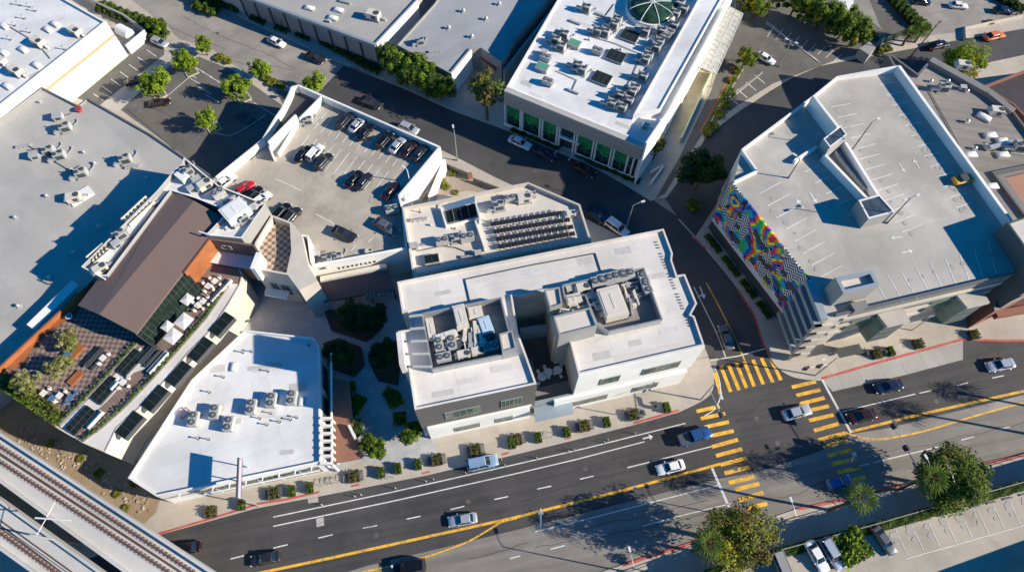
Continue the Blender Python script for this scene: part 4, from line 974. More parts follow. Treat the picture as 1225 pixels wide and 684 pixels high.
# --- M: mechanical-roof block
Mz = 8.0
M_ = building('solar_roof_building', 'beige roofed block carrying solar panel rows, behind the big cream building', [(481,248),(632,218),(694,244.5),(707.5,287.5),(640,299),(494,330)], Mz, beige_wall, cream_roof2, .9, .35, coping=beige_wall)
for k in range(3): wallwin(M_, (481,248), (494,330), Mz+.9, .15+k*.28, .35+k*.28, 2, 6.5, glass_dark)
rows = [((587,268),(672,254)),((590,277),(682,262)),((593,286),(686,270.5)),((596,295),(688,278.5))]
cnt = 0
for ri, (a, c) in enumerate(rows):
    A_, B_ = P(*a, Mz+.9), P(*c, Mz+.9); d = (B_-A_); L_ = d.length; d.normalize(); rz = math.atan2(d.y, d.x)
    r = empty('solar_panel_row', (A_.x, A_.y, Mz), 'row of dark solar panels, %s row counted from the road side of the beige roof' % ('first','second','third','fourth')[ri], 'solar panels', 'solar panel rows on the beige roof')
    n = 12; fr = MB()
    for k in range(n):
        c_ = A_ + d*L_*(k+.5)/n; p = MB(); p.box((c_.x,c_.y,Mz+.75),(L_/n*.95,.78,.05), rz=rz, tilt=(.28,0)); p.build('panel', solar_m, r)
        fr.box((c_.x-d.y*-.4,c_.y-d.x*.4,Mz+.4),(.08,.08,.8), rz=rz); fr.box((c_.x+d.y*-.6,c_.y+d.x*.62,Mz+.55),(.1,.1,1.1), rz=rz)
        fr.box((c_.x-d.y*.85,c_.y+d.x*.85,Mz+.5),(.2,.16,.6), rz=rz)
    fr.wall(A_, B_, Mz+.3, Mz+.4, .08); fr.build('rack', white_metal, r)
r = empty('light_monitor', P(550,250,Mz), 'large wedge shaped white light monitor on the beige solar roof', 'roof monitor')
m0, m1, m2, m3 = P(533,268,Mz), P(571,258,Mz), P(567,235,Mz+3.2), P(530,247,Mz+.8)
raw(lambda b: (b.face([P(528,246,Mz+.6), P(568,234.5,Mz+3.4), P(568,242,Mz+3.4), P(532,252,Mz+.7)]), b.wall(P(568,235,Mz+3.4), P(574,260,Mz+2.2), Mz, Mz+2.4, .25), b.wall(P(527,247,Mz+.9), P(534,270,Mz+.9), Mz, Mz+.9, .3), b.wall(P(534,269,Mz+.9), P(574,259,Mz+.9), Mz, Mz+.7, .25)), 'shell', white_wall, r)
raw(lambda b: b.face([P(532,253,Mz+.5), P(568,243,Mz+1.2), P(572,258,Mz+.5), P(535,267,Mz+.5)]), 'glazing', glass_dark, r)
raw(lambda b: [b.cyl(P(532+k*9,253-k*2.5,Mz+.6+.15*k), P(535+k*9,267-k*2.2,Mz+.6), .06,.06,4) for k in range(5)], 'glazing_bar', frame_m, r)
raw(lambda b: (b.wall(P(568,262,Mz+1), P(580,297,Mz+1), Mz, Mz+1.0, .25),), 'divider_wall', white_wall, M_)
skylight_grid(517, 312, 1.8, 2.6, Mz, .2, 'small dark square skylight near the left corner of the solar roof', None, 2, 1, glass_dark, h=.8, fm=unit_grey)

# --- MB: the big cream building
MZ = 14.9
NBAR = [(475,337),(794,273.5),(805,303),(804,311),(810,329),(819.5,327.6),(834,363),(827,376),(831,378),(843,413),(692,448),(682,409),(664,404),(655,347),(613,354),(620,398),(630,425),(642,459),(496,490),(488,437),(481,437),(476,396),(491,393),(488,373),(481,374)]
MBg = building('office_building', 'large cream flat roofed building with two rooftop plant enclosures, centre of the scene', NBAR, MZ, beige_wall, cream_roof, .45, .3, coping=cream_roof)
def clad(a, b_, z0, z1, m, off=.12, t=.1, nm='cladding', s0=0, s1=1):
    A_, B_ = P(*a, MZ+.45), P(*b_, MZ+.45); d, n = face_dir(A_, B_); A_ = Vector((A_.x,A_.y,0)); B_ = Vector((B_.x,B_.y,0)); p0 = A_.lerp(B_, s0)+n*off; p1 = A_.lerp(B_, s1)+n*off
    return raw(lambda b: b.wall(p0, p1, z0, z1, t), nm, m, MBg)
clad((496,490),(642,459), 6.3, MZ+.4, dark_wall, .1, .2)
clad((496,490),(642,459), .1, 6.2, white_wall, .3, .6, 'ground_floor_wall', .045, .955)
clad((692,448),(843,413), 6.4, MZ+.44, white_wall, .1, .2); clad((692,448),(843,413), .1, 6.0, white_wall, .35, .7, 'ground_floor_wall', -.16, .97)
clad((642,459),(630,425), .1, MZ+.4, dark_wall, .1, .2)
for (s0, s1) in ((.22,.52),(.70,.88)): wallwin(MBg, (496,490), (642,459), MZ+.45, s0, s1, 8.3, 11.4, glass_green, mull=5, depth=.3)
for (s0, s1) in ((.27,.50),(.64,.80)):
    A_, B_ = P(496,490,MZ+.45), P(642,459,MZ+.45); wallwin(MBg, (496,490), (642,459), MZ+.45, s0, s1, 1.7, 3.7, glass_green, mull=3, depth=.66)
for (s0, s1) in ((.20,.36),(.55,.86)): wallwin(MBg, (692,448), (843,413), MZ+.45, s0, s1, 8.6, 11.2, glass_green, mull=3, depth=.3)
for (s0, s1) in ((.00,.30),(.52,.74)): wallwin(MBg, (692,448), (843,413), MZ+.45, s0, s1, 1.9, 4.0, glass_green, mull=3, depth=.78)
# entrance infill between the wings
EN = [(630,425),(642,459),(672,452),(692,448),(683,412),(660,406)]
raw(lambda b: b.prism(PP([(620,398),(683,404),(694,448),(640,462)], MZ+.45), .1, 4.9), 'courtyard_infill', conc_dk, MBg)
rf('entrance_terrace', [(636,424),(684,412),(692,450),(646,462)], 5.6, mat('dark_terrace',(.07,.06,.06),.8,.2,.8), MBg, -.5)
e0, e1 = P(642,459,MZ+.45), P(692,448,MZ+.45)
raw(lambda b: (b.wall((e0.x,e0.y), (e1.x,e1.y), 4.2, 6.3, .3), b.prism([(e0.x,e0.y-.1),(e1.x,e1.y-.1),(e1.x+.2,e1.y-2.6),(e0.x+.2,e0.y-2.6)], 3.9, 4.15)), 'entrance_canopy', blue_grey, MBg)
raw(lambda b: b.prism([(e0.x+.3,e0.y-.2),(e1.x,e1.y-.2),(e1.x,e1.y+.1),(e0.x+.3,e0.y+.1)], .15, 3.8), 'entrance_doors', glass_dark, MBg)
raw(lambda b: b.wall(P(622,400,6), P(664,394,6), 4.9, 7.5, 1.2), 'bridge', blue_grey, MBg)
for k, (x, y) in enumerate(((648,452),(667,444),(655,447))):
    c = P(x, y, 5.2); r = empty('patio_table', (c.x,c.y,5.1), 'white patio table and chairs in the dark entrance court of the cream building, %s' % ('left one','right one','middle one')[k], 'table', 'white patio tables in the entrance court')
    raw(lambda b: b.cyl((c.x,c.y,5.85),(c.x,c.y,5.92),.75,.75,14), 'table_top', fabric_w, r); raw(lambda b: b.cyl((c.x,c.y,5.1),(c.x,c.y,5.85),.06,.06,6), 'leg', white_metal, r)
    for q in range(3): raw(lambda b: (b.box((c.x+1.1*math.cos(q*2.1+k),c.y+1.1*math.sin(q*2.1+k),5.5),(.5,.5,.08),rz=q), b.box((c.x+1.35*math.cos(q*2.1+k),c.y+1.35*math.sin(q*2.1+k),5.75),(.08,.5,.5),rz=q*2.1+k), b.box((c.x+1.1*math.cos(q*2.1+k),c.y+1.1*math.sin(q*2.1+k),5.3),(.08,.08,.4))), 'chair', fabric_w, r)
# plant enclosures: raised screens with dark floors
def enclosure(pts, zt, m, floor, label, gapn=0, th=.25):
    q = PP(pts, zt); c = centroid(q); r = empty('plant_enclosure', (c.x,c.y,MZ), label, 'plant enclosure', 'rooftop plant enclosures of the cream building')
    for i in range(len(q)): 
        a, d = q[i], q[(i+1) % len(q)]; raw(lambda b: b.wall(a, d, MZ-.05, zt, th), 'screen', m, r)
    raw(lambda b: b.face([(p.x,p.y,MZ+.05) for p in ccw(q)]), 'floor', floor, r); return r
E1 = enclosure([(505,375),(599,356),(608,392),(620,420),(517,441)], MZ+1.6, galv, old_roof, 'left rooftop plant enclosure crowded with ducts and fans on the cream building')
E2 = enclosure([(673,341),(770,320.5),(792,382),(728,396),(715,389),(700,352),(676,356)], MZ+1.5, galv, old_roof, 'right rooftop plant enclosure crowded with cooling units on the cream building')
# low beam frame west of enclosure 1
r = empty('open_roof_frame', P(495,400,MZ), 'open beam frame on the cream roof left of the left plant enclosure', 'roof frame')
for k in range(5):
    t = k/4; raw(lambda b: b.wall(P(489+5*t, 378+60*t, MZ+2.0), P(505+11*t, 376+62*t, MZ+2.0), MZ+1.65, MZ+2.0, .3), 'beam', unit_grey, r)
raw(lambda b: b.wall(P(477,397,MZ+3.6), P(481,436,MZ+3.6), MZ, MZ+3.6, .8), 'parapet_block', cream_roof, r)
# stair towers
for pts, zt, lab in (([(651,346),(669.5,343),(673,364),(658,369)], MZ+3.0, 'smaller square stair tower left of the right plant enclosure'), ([(662,378),(706,367.5),(714.5,390),(669,401.5)], MZ+4.0, 'larger grey walled stair tower with a beige lid beside the dark court'), ([(597,399),(613,394.5),(618,417),(601,421)], MZ+3.0, 'small beige lidded tower at the lower right of the left enclosure')):
    building('stair_tower', lab, pts, zt-.3, grey_wall, cream_roof2, .3, .25, z0=MZ-8 if 'larger' in lab else MZ, cat='stair tower', group='stair towers on the cream building')
# dotted anchors along the east side and gutters
an = MB()
for k in range(30):
    t = k/29; p = P(785+ (826-785)*t, 290+(390-290)*t, MZ)
    if k % 7 != 3: an.box((p.x,p.y,MZ+.12),(.3,.12,.16), rz=.3)
tag(an.build('roof_anchor', unit_dark), 'row of small dark roof anchors near the right edge of the cream roof', 'roof anchors', kind='stuff')
ln = MB(); q = [P(478,366,MZ+.1)]; 
ln.tube([P(556,334,MZ+.12), P(636,317,MZ+.12), P(712,303,MZ+.12)], .09, 5); ln.tube([P(556,334,MZ+.12), P(562,360,MZ+.12)], .09, 5); ln.tube([P(712,303,MZ+.12), P(719,325,MZ+.12)], .09, 5)
tag(ln.build('gutter_line', unit_dark), 'thin dark conduit line across the upper part of the cream roof', 'conduit')
rf('roof_patch', [(727,397),(792,383.5),(796,388),(742,403),(710,410)], MZ, cream_roof2, MBg, .03)
# --- warehouses at the top
W1z = 6.2
W1 = building('warehouse', 'low warehouse with grey ribbed panels and a pale roof along the road, top', [(449,53),(285,-8),(180,-50),(240,-140),(560,-90),(498,1)], W1z-.45, panel_wall, grey_roof2, .45, .3, coping=blue_grey)
a, c = P(285,-8,W1z), P(449,53,W1z); d, n = face_dir(a, c)
nb = 9
for k in range(nb+1):
    t = k/nb; p = a.lerp(c, t); raw(lambda b: b.box((p.x+n.x*.1,p.y+n.y*.1,W1z/2-.3),(.45,.35,W1z-.6), rz=math.atan2(d.y,d.x)), 'pilaster', pole_dk, W1)
rb = MB()
for k in range(nb*11):
    if k % 11 == 0: continue
    p = a.lerp(c, k/(nb*11)); rb.box((p.x+n.x*.05,p.y+n.y*.05,W1z/2-.3),(.14,.14,W1z-.9), rz=math.atan2(d.y,d.x))
rb.build('rib', panel_wall, W1)
raw(lambda b: b.wall((a+n*.15), (c+n*.15), W1z-.75, W1z-.02, .3), 'fascia', blue_grey, W1)
wallwin(W1, (285,-8), (449,53), W1z, .22, .31, .1, 3.6, glass_dark, mull=2, name='loading_door')
raw(lambda b: b.wall(P(449,53,W1z)+Vector((.2,0,0)), P(498,1,W1z)+Vector((.2,0,0)), .1, W1z, .3), 'end_wall', white_wall, W1)
W2z = 6.2
W2 = building('warehouse', 'low warehouse with a bluish grey roof between two larger buildings, top centre', [(475,54),(539,88),(563,59),(575,57),(600,74),(606,66),(615,48),(690,-40),(640,-110),(560,-60),(520,4)], W2z-.4, grey_wall, blue_roof, .4, .28, coping=grey_wall)
raw(lambda b: b.prism(PP([(563,59),(575,57),(600,74),(592,84)],3.6), 3.2, 3.6), 'entrance_canopy', wood_brown, W2)
raw(lambda b: b.wall(P(539,88,W2z)+Vector((.15,-.1,0)), P(563,59,W2z)+Vector((.15,-.1,0)), .1, W2z, .25), 'end_wall', white_wall, W2)
wl = empty('boundary_wall', P(640,40,0), 'tall dark retaining wall in the narrow gap between the bluish warehouse and the white office', 'wall')
raw(lambda b: b.wall(P(603,84,5), P(676,-8,5), 0, 5, .5), 'wall', grey_wall, wl)

# --- Office
Oz = 10.3
OF = building('glass_office_building', 'large white roofed office with a round green skylight and green tree graphics on its front', [(606,104),(772,172),(798,135),(872,-2),(940,-130),(760,-180),(668,-2)], Oz, white_wall, white_roof, .35, .4, coping=white_wall)
o0, o1 = P(606,104,Oz+.35), P(772,172,Oz+.35); d, n = face_dir(o0, o1); d = (o1-o0); d.z = 0; OL = d.length; d.normalize()
def onf(t, out=0.0, z=0.0): return Vector((o0.x,o0.y,z)) + d*OL*t + n*out
raw(lambda b: b.prism([tuple(onf(0,.05)[:2]), tuple(onf(1.0,.05)[:2]), tuple(onf(1.0,1.1)[:2]), tuple(onf(0,1.1)[:2])], 6.9, Oz+.33), 'screen_fascia', screen_mat, OF)
fx = MB()
for k in range(150):
    p = onf((k+.5)/150, 1.13); fx.box((p.x,p.y,8.6),(.05,.06,3.2), rz=math.atan2(d.y,d.x))
fx.build('screen_louvre', galv, OF)
raw(lambda b: b.prism([tuple(onf(.01,.02)[:2]), tuple(onf(.99,.02)[:2]), tuple(onf(.99,.12)[:2]), tuple(onf(.01,.12)[:2])], .4, 6.9), 'glazing', glass, OF)
rr = random.Random(21)
for k, t in enumerate((0.0,.12,.135,.27,.29,.40,.42,.53,.55,.67,.69,.80,.82,.92,.96,.995)):
    raw(lambda b: b.wall(onf(t,.15), onf(t,.75), .2, 6.95, .3), 'column', white_metal, OF)
raw(lambda b: b.wall(onf(0,.7), onf(.41,.7), .2, .9, .2), 'sill_wall', white_wall, OF); raw(lambda b: b.wall(onf(.56,.7), onf(1,.7), .2, .9, .2), 'sill_wall', white_wall, OF)
raw(lambda b: b.wall(onf(.40,.5), onf(.57,.5), 3.4, 3.9, .5), 'door_canopy', white_metal, OF)
for s in (.43,.54): raw(lambda b: b.cyl(onf(s,.6,.2), onf(s,3.0,.2)+Vector((0,0,.6)), .12,.12,5), 'handrail', white_metal, OF)
grn = mat('green_graphic', (.012,.21,.065), .5, .45, 1.6, fine=.2); grn2 = mat('green_graphic_light', (.02,.33,.10), .5, .4, 1.6, fine=.2)
for k, t in enumerate((.07,.205,.335,.62,.745,.875)):
    m_ = MB(); rr = random.Random(k)
    for j in range(150):
        u = rr.gauss(0,1.15); zz = 4.9+rr.gauss(0,1.1); 
        if zz > 6.8 or zz < 2.6 or abs(u) > 2.1: continue
        r_ = rr.uniform(.2,.45); cpt = onf(t, .14 + rr.random()*.03) + d*u
        m_.face([cpt + d*r_*math.cos(q*PI/3) + Vector((0,0,zz+r_*math.sin(q*PI/3))) for q in range(6)], rr.choice((0,0,1)))
    cpt = onf(t, .15); m_.face([cpt-d*.12+Vector((0,0,.9)), cpt+d*.12+Vector((0,0,.9)), cpt+d*.08+Vector((0,0,4)), cpt-d*.08+Vector((0,0,4))], 0)
    m_.build('tree_graphic', [grn, grn2], OF)
# raised east wing band
EW = [(757,135),(790,133),(796,140),(866,8),(935,-125),(905,-130),(835,-2)]
ew = building('x', None, [(758,137),(790,131),(862,2),(935,-125),(905,-130),(836,-2)], Oz+1.3, white_wall, white_roof, .25, .3, z0=Oz-.2, root=OF, wallname='upper_wall', roofname='upper_roof')
raw(lambda b: (b.wall(P(797,137,Oz+1.6), P(868,5,Oz+1.6), .1, Oz+1.2, .35), b.wall(P(773,172,Oz+2.2), P(797,137,Oz+2.2), .1, Oz+2.4, .4)), 'end_wall', white_wall, OF)
# round skylight
c = P(780,9,Oz+1.0); r = empty('round_skylight', (c.x,c.y,Oz), 'big round green glass skylight with white ribs on the white office roof', 'skylight')
Rr = 5.0
raw(lambda b: b.cyl((c.x,c.y,Oz),(c.x,c.y,Oz+1.0), Rr+.5, Rr+.35, 40), 'curb', white_metal, r)
gd = MB(); rg = []
for k in range(5):
    t = k/4*PI/2*.98; rg.append([(c.x+Rr*math.cos(t)*math.cos(q*2*PI/32), c.y+Rr*math.cos(t)*math.sin(q*2*PI/32), Oz+1.05+1.3*math.sin(t)) for q in range(32)])
gd.grid(rg, 0); gd.build('dome', mat('skylight_green',(.02,.055,.03),.2,.9,.9,spec=.5,fine=.4), r, smooth=True)
rb = MB()
for q in range(8):
    a_ = q*PI/4+.2
    for k in range(4):
        t0, t1 = k/4*PI/2*.98, (k+1)/4*PI/2*.98
        f_ = lambda t: Vector((c.x+(Rr+.04)*math.cos(t)*math.cos(a_), c.y+(Rr+.04)*math.cos(t)*math.sin(a_), Oz+1.1+1.32*math.sin(t))); rb.cyl(f_(t0), f_(t1), .09,.09,4)
rb.build('rib', white_metal, r)
oa = math.atan2((P(520,262,Oz)-P(455,362,Oz)).y, (P(520,262,Oz)-P(455,362,Oz)).x)
oa = math.atan2((o1-o0).y, (o1-o0).x)
for x, y, s in ((753.4,44.7,'upper one'),(736.8,69,'middle one'),(719.7,95.3,'lower one')): skylight_grid(x, y, 3.0, 3.6, Oz, oa, 'square dark louvred skylight in the middle of the white office roof, '+s, 'square skylights on the white office roof', 3, 9, glass_dark, h=.45)
# glazed arcade roof east of the office
r = empty('glass_arcade', P(825,60,0), 'long translucent glass roofed walkway beside the alley right of the white office', 'arcade')
ar = PP([(866,5),(889,17),(857,89),(827,76)], 4.2)
raw(lambda b: b.prism(ar, 4.05, 4.2), 'roof', mat('frosted_roof',(.46,.46,.42),.35,.12,.4,fine=.08,pattern=('brick',-oa,1.2,2.2,.12,(.75,.75,.7),0.0)), r)
gb = MB()
for k in range(14): gb.cyl(ar[0].lerp(ar[3],k/13)+Vector((0,0,.06)), ar[1].lerp(ar[2],k/13)+Vector((0,0,.06)), .06,.06,4)
for k in range(4): gb.cyl(ar[0].lerp(ar[1],k/3)+Vector((0,0,.07)), ar[3].lerp(ar[2],k/3)+Vector((0,0,.07)), .06,.06,4)
gb.build('glazing_bar', white_metal, r)
for p in [ar[1].lerp(ar[2],t) for t in (.02,.34,.67,.98)]: raw(lambda b: b.cyl((p.x,p.y,.13),(p.x,p.y,4.05),.1,.1,6), 'post', galv, r)
r = empty('walled_service_yard', P(820,130,0), 'sunlit service yard with low pale walls at the foot of the white office side', 'wall')
raw(lambda b: (b.wall(P(853,83,1.5), P(815,165,1.5), 0, 1.6, .3), b.wall(P(832,85,1.5), P(797,150,1.5), 0, 1.2, .3)), 'wall', mintp, r)
rf('yard_floor', [(831,82),(851,86),(817,160),(797,160)], .16, mat('sandy_paving',(.42,.36,.25),.9,.15,.5), r, 0)
r = empty('planter_wall', P(787,205,0), 'white walled planter box at the corner of the white office front', 'planter')
raw(lambda b: (b.wall(P(779,205,1.3), P(795,196,1.3), 0, 1.3, .3), b.wall(P(795,196,1.3), P(779,218,1.3), 0, 1.3, .3)), 'wall', white_wall, r)

# --- G2: parking garage with the mural
Gz = 14.6
G2o = [(888,179),(975.5,113.5),(1000,98),(1076,79),(1211,266),(1242,310),(1216,325.5),(991,377.5),(972,333),(905,231),(908,228),(903,205)]
G2 = building('mural_parking_garage', 'large parking garage with a psychedelic colour mural on its street wall, right side', [(888,179),(975.5,113.5),(1002,92),(1076,79),(1214,268),(1216,325.5),(991,377.5),(972,333),(878.5,217)], Gz, beige_wall, deckg, .02, .02, cat='parking garage', pxz=Gz+.5, roofname='top_deck')
W0 = lambda x, y, z: P(x, y, z)
raw(lambda b: (b.wall(P(1076,79,Gz+1.8), P(1211,265,Gz+1.8), 8.8, Gz+1.8, .55),), 'parapet', white_wall, G2)
raw(lambda b: (b.wall(P(888,179,Gz+.9), P(975,114,Gz+.9), 3, Gz+.9, .35), b.wall(P(975,114,Gz+.9), P(1002,92,Gz+.9), 3, Gz+.9, .35), b.wall(P(1002,92,Gz+.9), P(1076,79,Gz+1.7), 3, Gz+.9, .35, za=Gz+1.7)), 'parapet', white_wall, G2)
raw(lambda b: (b.wall(P(888,179,Gz+.9), P(906,204,Gz+.9), 3, Gz+.9, .35), b.wall(P(906,204,Gz+.9), P(878.5,217,Gz+.9), 2, Gz+.9, .3)), 'parapet', white_wall, G2)
raw(lambda b: (b.wall(P(973.4,114,Gz+3.2), P(1003,152,Gz+3.2), Gz-.1, Gz+3.2, .5),), 'deck_wall', white_wall, G2)
raw(lambda b: (b.wall(P(951,192,Gz+.9), P(977,175,Gz+.9), Gz, Gz+.9, .5),), 'deck_wall', white_wall, G2)
raw(lambda b: (b.wall(P(1000,376,Gz+.7), P(1216,325.5,Gz+.7), Gz-.2, Gz+.7, .25),), 'parapet', dark_band, G2)
# mural
muA, muB = P(878.5,217,Gz+.55), P(972,333,Gz+.55); dM, nM = face_dir(muA, muB); dM = (muB-muA); dM.z = 0; ML = dM.length; dM.normalize()
m, t, bs = nt('mural_paint'); N = t.nodes; L = t.links
geo = N.new('ShaderNodeNewGeometry'); sep = N.new('ShaderNodeSeparateXYZ'); L.new(geo.outputs['Position'], sep.inputs[0])
def vm(op, a_, v_):
    x = N.new('ShaderNodeVectorMath'); x.operation = op; L.new(a_, x.inputs[0]); x.inputs[1].default_value = v_; return x.outputs[0]
def mth(op, a_, b_=None, v=None):
    x = N.new('ShaderNodeMath'); x.operation = op
    if isinstance(a_, float): x.inputs[0].default_value = a_
    else: L.new(a_, x.inputs[0])
    if b_ is not None: L.new(b_, x.inputs[1])
    elif v is not None: x.inputs[1].default_value = v
    return x.outputs[0]
dt = N.new('ShaderNodeVectorMath'); dt.operation = 'DOT_PRODUCT'; L.new(geo.outputs['Position'], dt.inputs[0]); dt.inputs[1].default_value = (dM.x, dM.y, 0)
cmb = N.new('ShaderNodeCombineXYZ'); L.new(dt.outputs['Value'], cmb.inputs[0]); L.new(sep.outputs[2], cmb.inputs[1])
def nz(vec, s, det=1.0, dist=0.0):
    n_ = N.new('ShaderNodeTexNoise'); n_.inputs['Scale'].default_value = s; n_.inputs['Detail'].default_value = det; n_.inputs['Distortion'].default_value = dist; L.new(vec, n_.inputs['Vector']); return n_.outputs['Fac']
# blocky, pixel-like contours: snap coordinates to small cells
mr = N.new('ShaderNodeMapping'); mr.inputs['Rotation'].default_value = (0,0,.62); L.new(cmb.outputs[0], mr.inputs['Vector']); snap = N.new('ShaderNodeVectorMath'); snap.operation = 'SNAP'; L.new(mr.outputs[0], snap.inputs[0]); snap.inputs[1].default_value = (.5,.34,.5)
n1 = nz(snap.outputs[0], .17, .8, .4)
band = mth('FRACT', mth('MULTIPLY', n1, v=6.0))
cr = N.new('ShaderNodeValToRGB'); cr.color_ramp.interpolation = 'CONSTANT'; els = cr.color_ramp.elements
cols = [(.0,(.01,.01,.02)),(.1,(.02,.08,.45)),(.22,(.0,.35,.55)),(.34,(.02,.45,.10)),(.46,(.85,.75,.02)),(.58,(.85,.25,.01)),(.72,(.7,.02,.03)),(.83,(.62,.03,.26)),(.90,(.02,.16,.55))]
els[0].position = 0; els[0].color = (*cols[0][1], 1); els[1].position = cols[1][0]; els[1].color = (*cols[1][1], 1)
for p_, c_ in cols[2:]: e = els.new(p_); e.color = (*c_, 1)
L.new(band, cr.inputs[0])
# black and white maze areas
wv = N.new('ShaderNodeTexWave'); wv.wave_type = 'BANDS'; wv.bands_direction = 'DIAGONAL'; wv.inputs['Scale'].default_value = .45; wv.inputs['Distortion'].default_value = 3.0; wv.inputs['Detail'].default_value = 0; wv.inputs['Detail Scale'].default_value = 1.2
bw = mth('GREATER_THAN', mth('FRACT', mth('MULTIPLY', mth('ADD', mth('PINGPONG', dt.outputs['Value'], v=.9), sep.outputs[2]), v=1.35)), v=.5)
bwc = N.new('ShaderNodeMix'); bwc.data_type = 'RGBA'; L.new(bw, bwc.inputs[0]); bwc.inputs[6].default_value = (.012,.012,.02,1); bwc.inputs[7].default_value = (.62,.66,.68,1)
n2 = nz(cmb.outputs[0], .16, 1.0, .8); edge_ = mth('ADD', mth('MULTIPLY', sep.outputs[2], v=.014), n2)
sel = mth('GREATER_THAN', edge_, v=.68)
mx = N.new('ShaderNodeMix'); mx.data_type = 'RGBA'; L.new(sel, mx.inputs[0]); L.new(cr.outputs[0], mx.inputs[6]); L.new(bwc.outputs[2], mx.inputs[7])
# plain pale lower border with an irregular edge
low = mth('LESS_THAN', mth('SUBTRACT', sep.outputs[2], mth('MULTIPLY', nz(snap.outputs[0], .45, 1.0), v=5.0)), v=1.7)
mx2 = N.new('ShaderNodeMix'); mx2.data_type = 'RGBA'; L.new(low, mx2.inputs[0]); L.new(mx.outputs[2], mx2.inputs[6]); mx2.inputs[7].default_value = (.58,.60,.68,1)
L.new(mx2.outputs[2], bs.inputs['Base Color']); bs.inputs['Roughness'].default_value = .7
q = [muA-dM*.2, muB+dM*.2]; 
raw(lambda b: b.wall(Vector((q[0].x,q[0].y,0))+nM*.45, Vector((q[1].x,q[1].y,0))+nM*.45, 2.9, Gz+.5, .3), 'mural_wall', m, G2)
raw(lambda b: b.wall(Vector((q[0].x,q[0].y,0))+nM*.3, Vector((q[1].x,q[1].y,0))+nM*.3, .1, 2.9, .3), 'base_wall', pole_dk, G2)
op = random.Random(2)
for k, (u, zz, w) in enumerate(((.18,11.2,1.2),(.22,8.4,1.1),(.24,5.6,2.2),(.40,11.4,1.5),(.36,8.6,1.6),(.46,10.9,3.0),(.55,8.0,3.0),(.50,5.4,1.4),(.66,8.6,1.4),(.70,5.6,1.6),(.78,10.8,1.3),(.80,7.2,1.2),(.88,10.0,2.6),(.86,5.2,1.8),(.93,6.4,1.6))):
    p0 = muA + dM*ML*u + nM*.66; p1 = p0 + dM*w
    raw(lambda b: b.wall((p0.x,p0.y), (p1.x,p1.y), zz-.55, zz+.55, .08), 'vent_opening', unit_dark, G2)
# open parking levels at the south-west corner
cA, cB = P(973,333,Gz+.5), P(991,377.5,Gz+.5); dC = (cB-cA); dC.z = 0; CL = dC.length; dC.normalize(); nC = Vector((dC.y,-dC.x,0)); 
if nC.dot(-cA) < 0: nC = -nC
raw(lambda b: b.wall(Vector((cA.x,cA.y,0))+nC*.05, Vector((cB.x,cB.y,0))+nC*.05, .1, Gz-.5, .2), 'recess_shade_wall', pole_dk, G2)  # near-black back wall: shade of the open levels put into its colour
for k in range(6):
    zk = Gz+.4-2.42*k; o_ = .75; ex = .5+.3*k
    q0 = Vector((cA.x,cA.y,0)); q1 = Vector((cB.x,cB.y,0)) + dC*ex*.9
    raw(lambda b: b.prism([tuple((q0+nC*.1)[:2]), tuple((q0+nC*1.3)[:2]), tuple((q1+nC*1.3)[:2]), tuple((q1+nC*.1)[:2])], zk-.9, zk), 'floor_band', blue_grey, G2)
    if k: raw(lambda b: b.prism([tuple((q1+nC*1.3)[:2]), tuple((q1+nC*1.3-dC*.5)[:2]), tuple((q1-nC*1.6-dC*.5)[:2]), tuple((q1-nC*1.6)[:2])], zk-2.4, zk), 'corner_pier', beige_wall, G2)
# south facade: slab edges, openings and glass bays
sA, sB = P(991,377.5,Gz+.5), P(1216,325.5,Gz+.5); dS = (sB-sA); dS.z = 0; SL = dS.length; dS.normalize(); nS = Vector((dS.y,-dS.x,0))
if nS.dot(-sA) < 0: nS = -nS
def sp(t, out=0.0, z=0.0): return Vector((sA.x,sA.y,z)) + dS*SL*t + nS*out
for zk in (11.2,8.2,5.2): raw(lambda b: b.wall(sp(.12,.12), sp(.99,.12), zk, zk+1.0, .25), 'slab_edge', beige_wall, G2)
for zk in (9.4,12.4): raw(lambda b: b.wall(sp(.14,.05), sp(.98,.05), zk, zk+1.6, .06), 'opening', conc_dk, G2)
for t0, t1, nm in ((.33,.47,'l'),(.77,.91,'r')):
    raw(lambda b: b.prism([tuple(sp(t0,.1)[:2]), tuple(sp(t1,.1)[:2]), tuple(sp(t1,2.6)[:2]), tuple(sp(t0+.015,2.6)[:2])], 9.8, 10.4), 'bay_roof', conc, G2)
    raw(lambda b: b.prism([tuple(sp(t0+.01,.1)[:2]), tuple(sp(t1-.01,.1)[:2]), tuple(sp(t1-.01,2.3)[:2]), tuple(sp(t0+.02,2.3)[:2])], 3.2, 9.8), 'glass_bay', bay_glass, G2)
    raw(lambda b: [b.wall(sp(t0+.02+(t1-t0-.03)*k/9,2.3), sp(t0+.02+(t1-t0-.03)*k/9,2.42), 3.2, 9.8, .1) for k in range(10)] + [b.wall(sp(t0+.02,2.36), sp(t1-.01,2.36), zz, zz+.12, .12) for zz in (3.2,5.2,7.6)], 'mullion', frame_m, G2)
    raw(lambda b: b.wall(sp(t0-.13,.2), sp(t0,.2), 5.2, 9.8, .1), 'ribbon_window', bay_glass, G2)
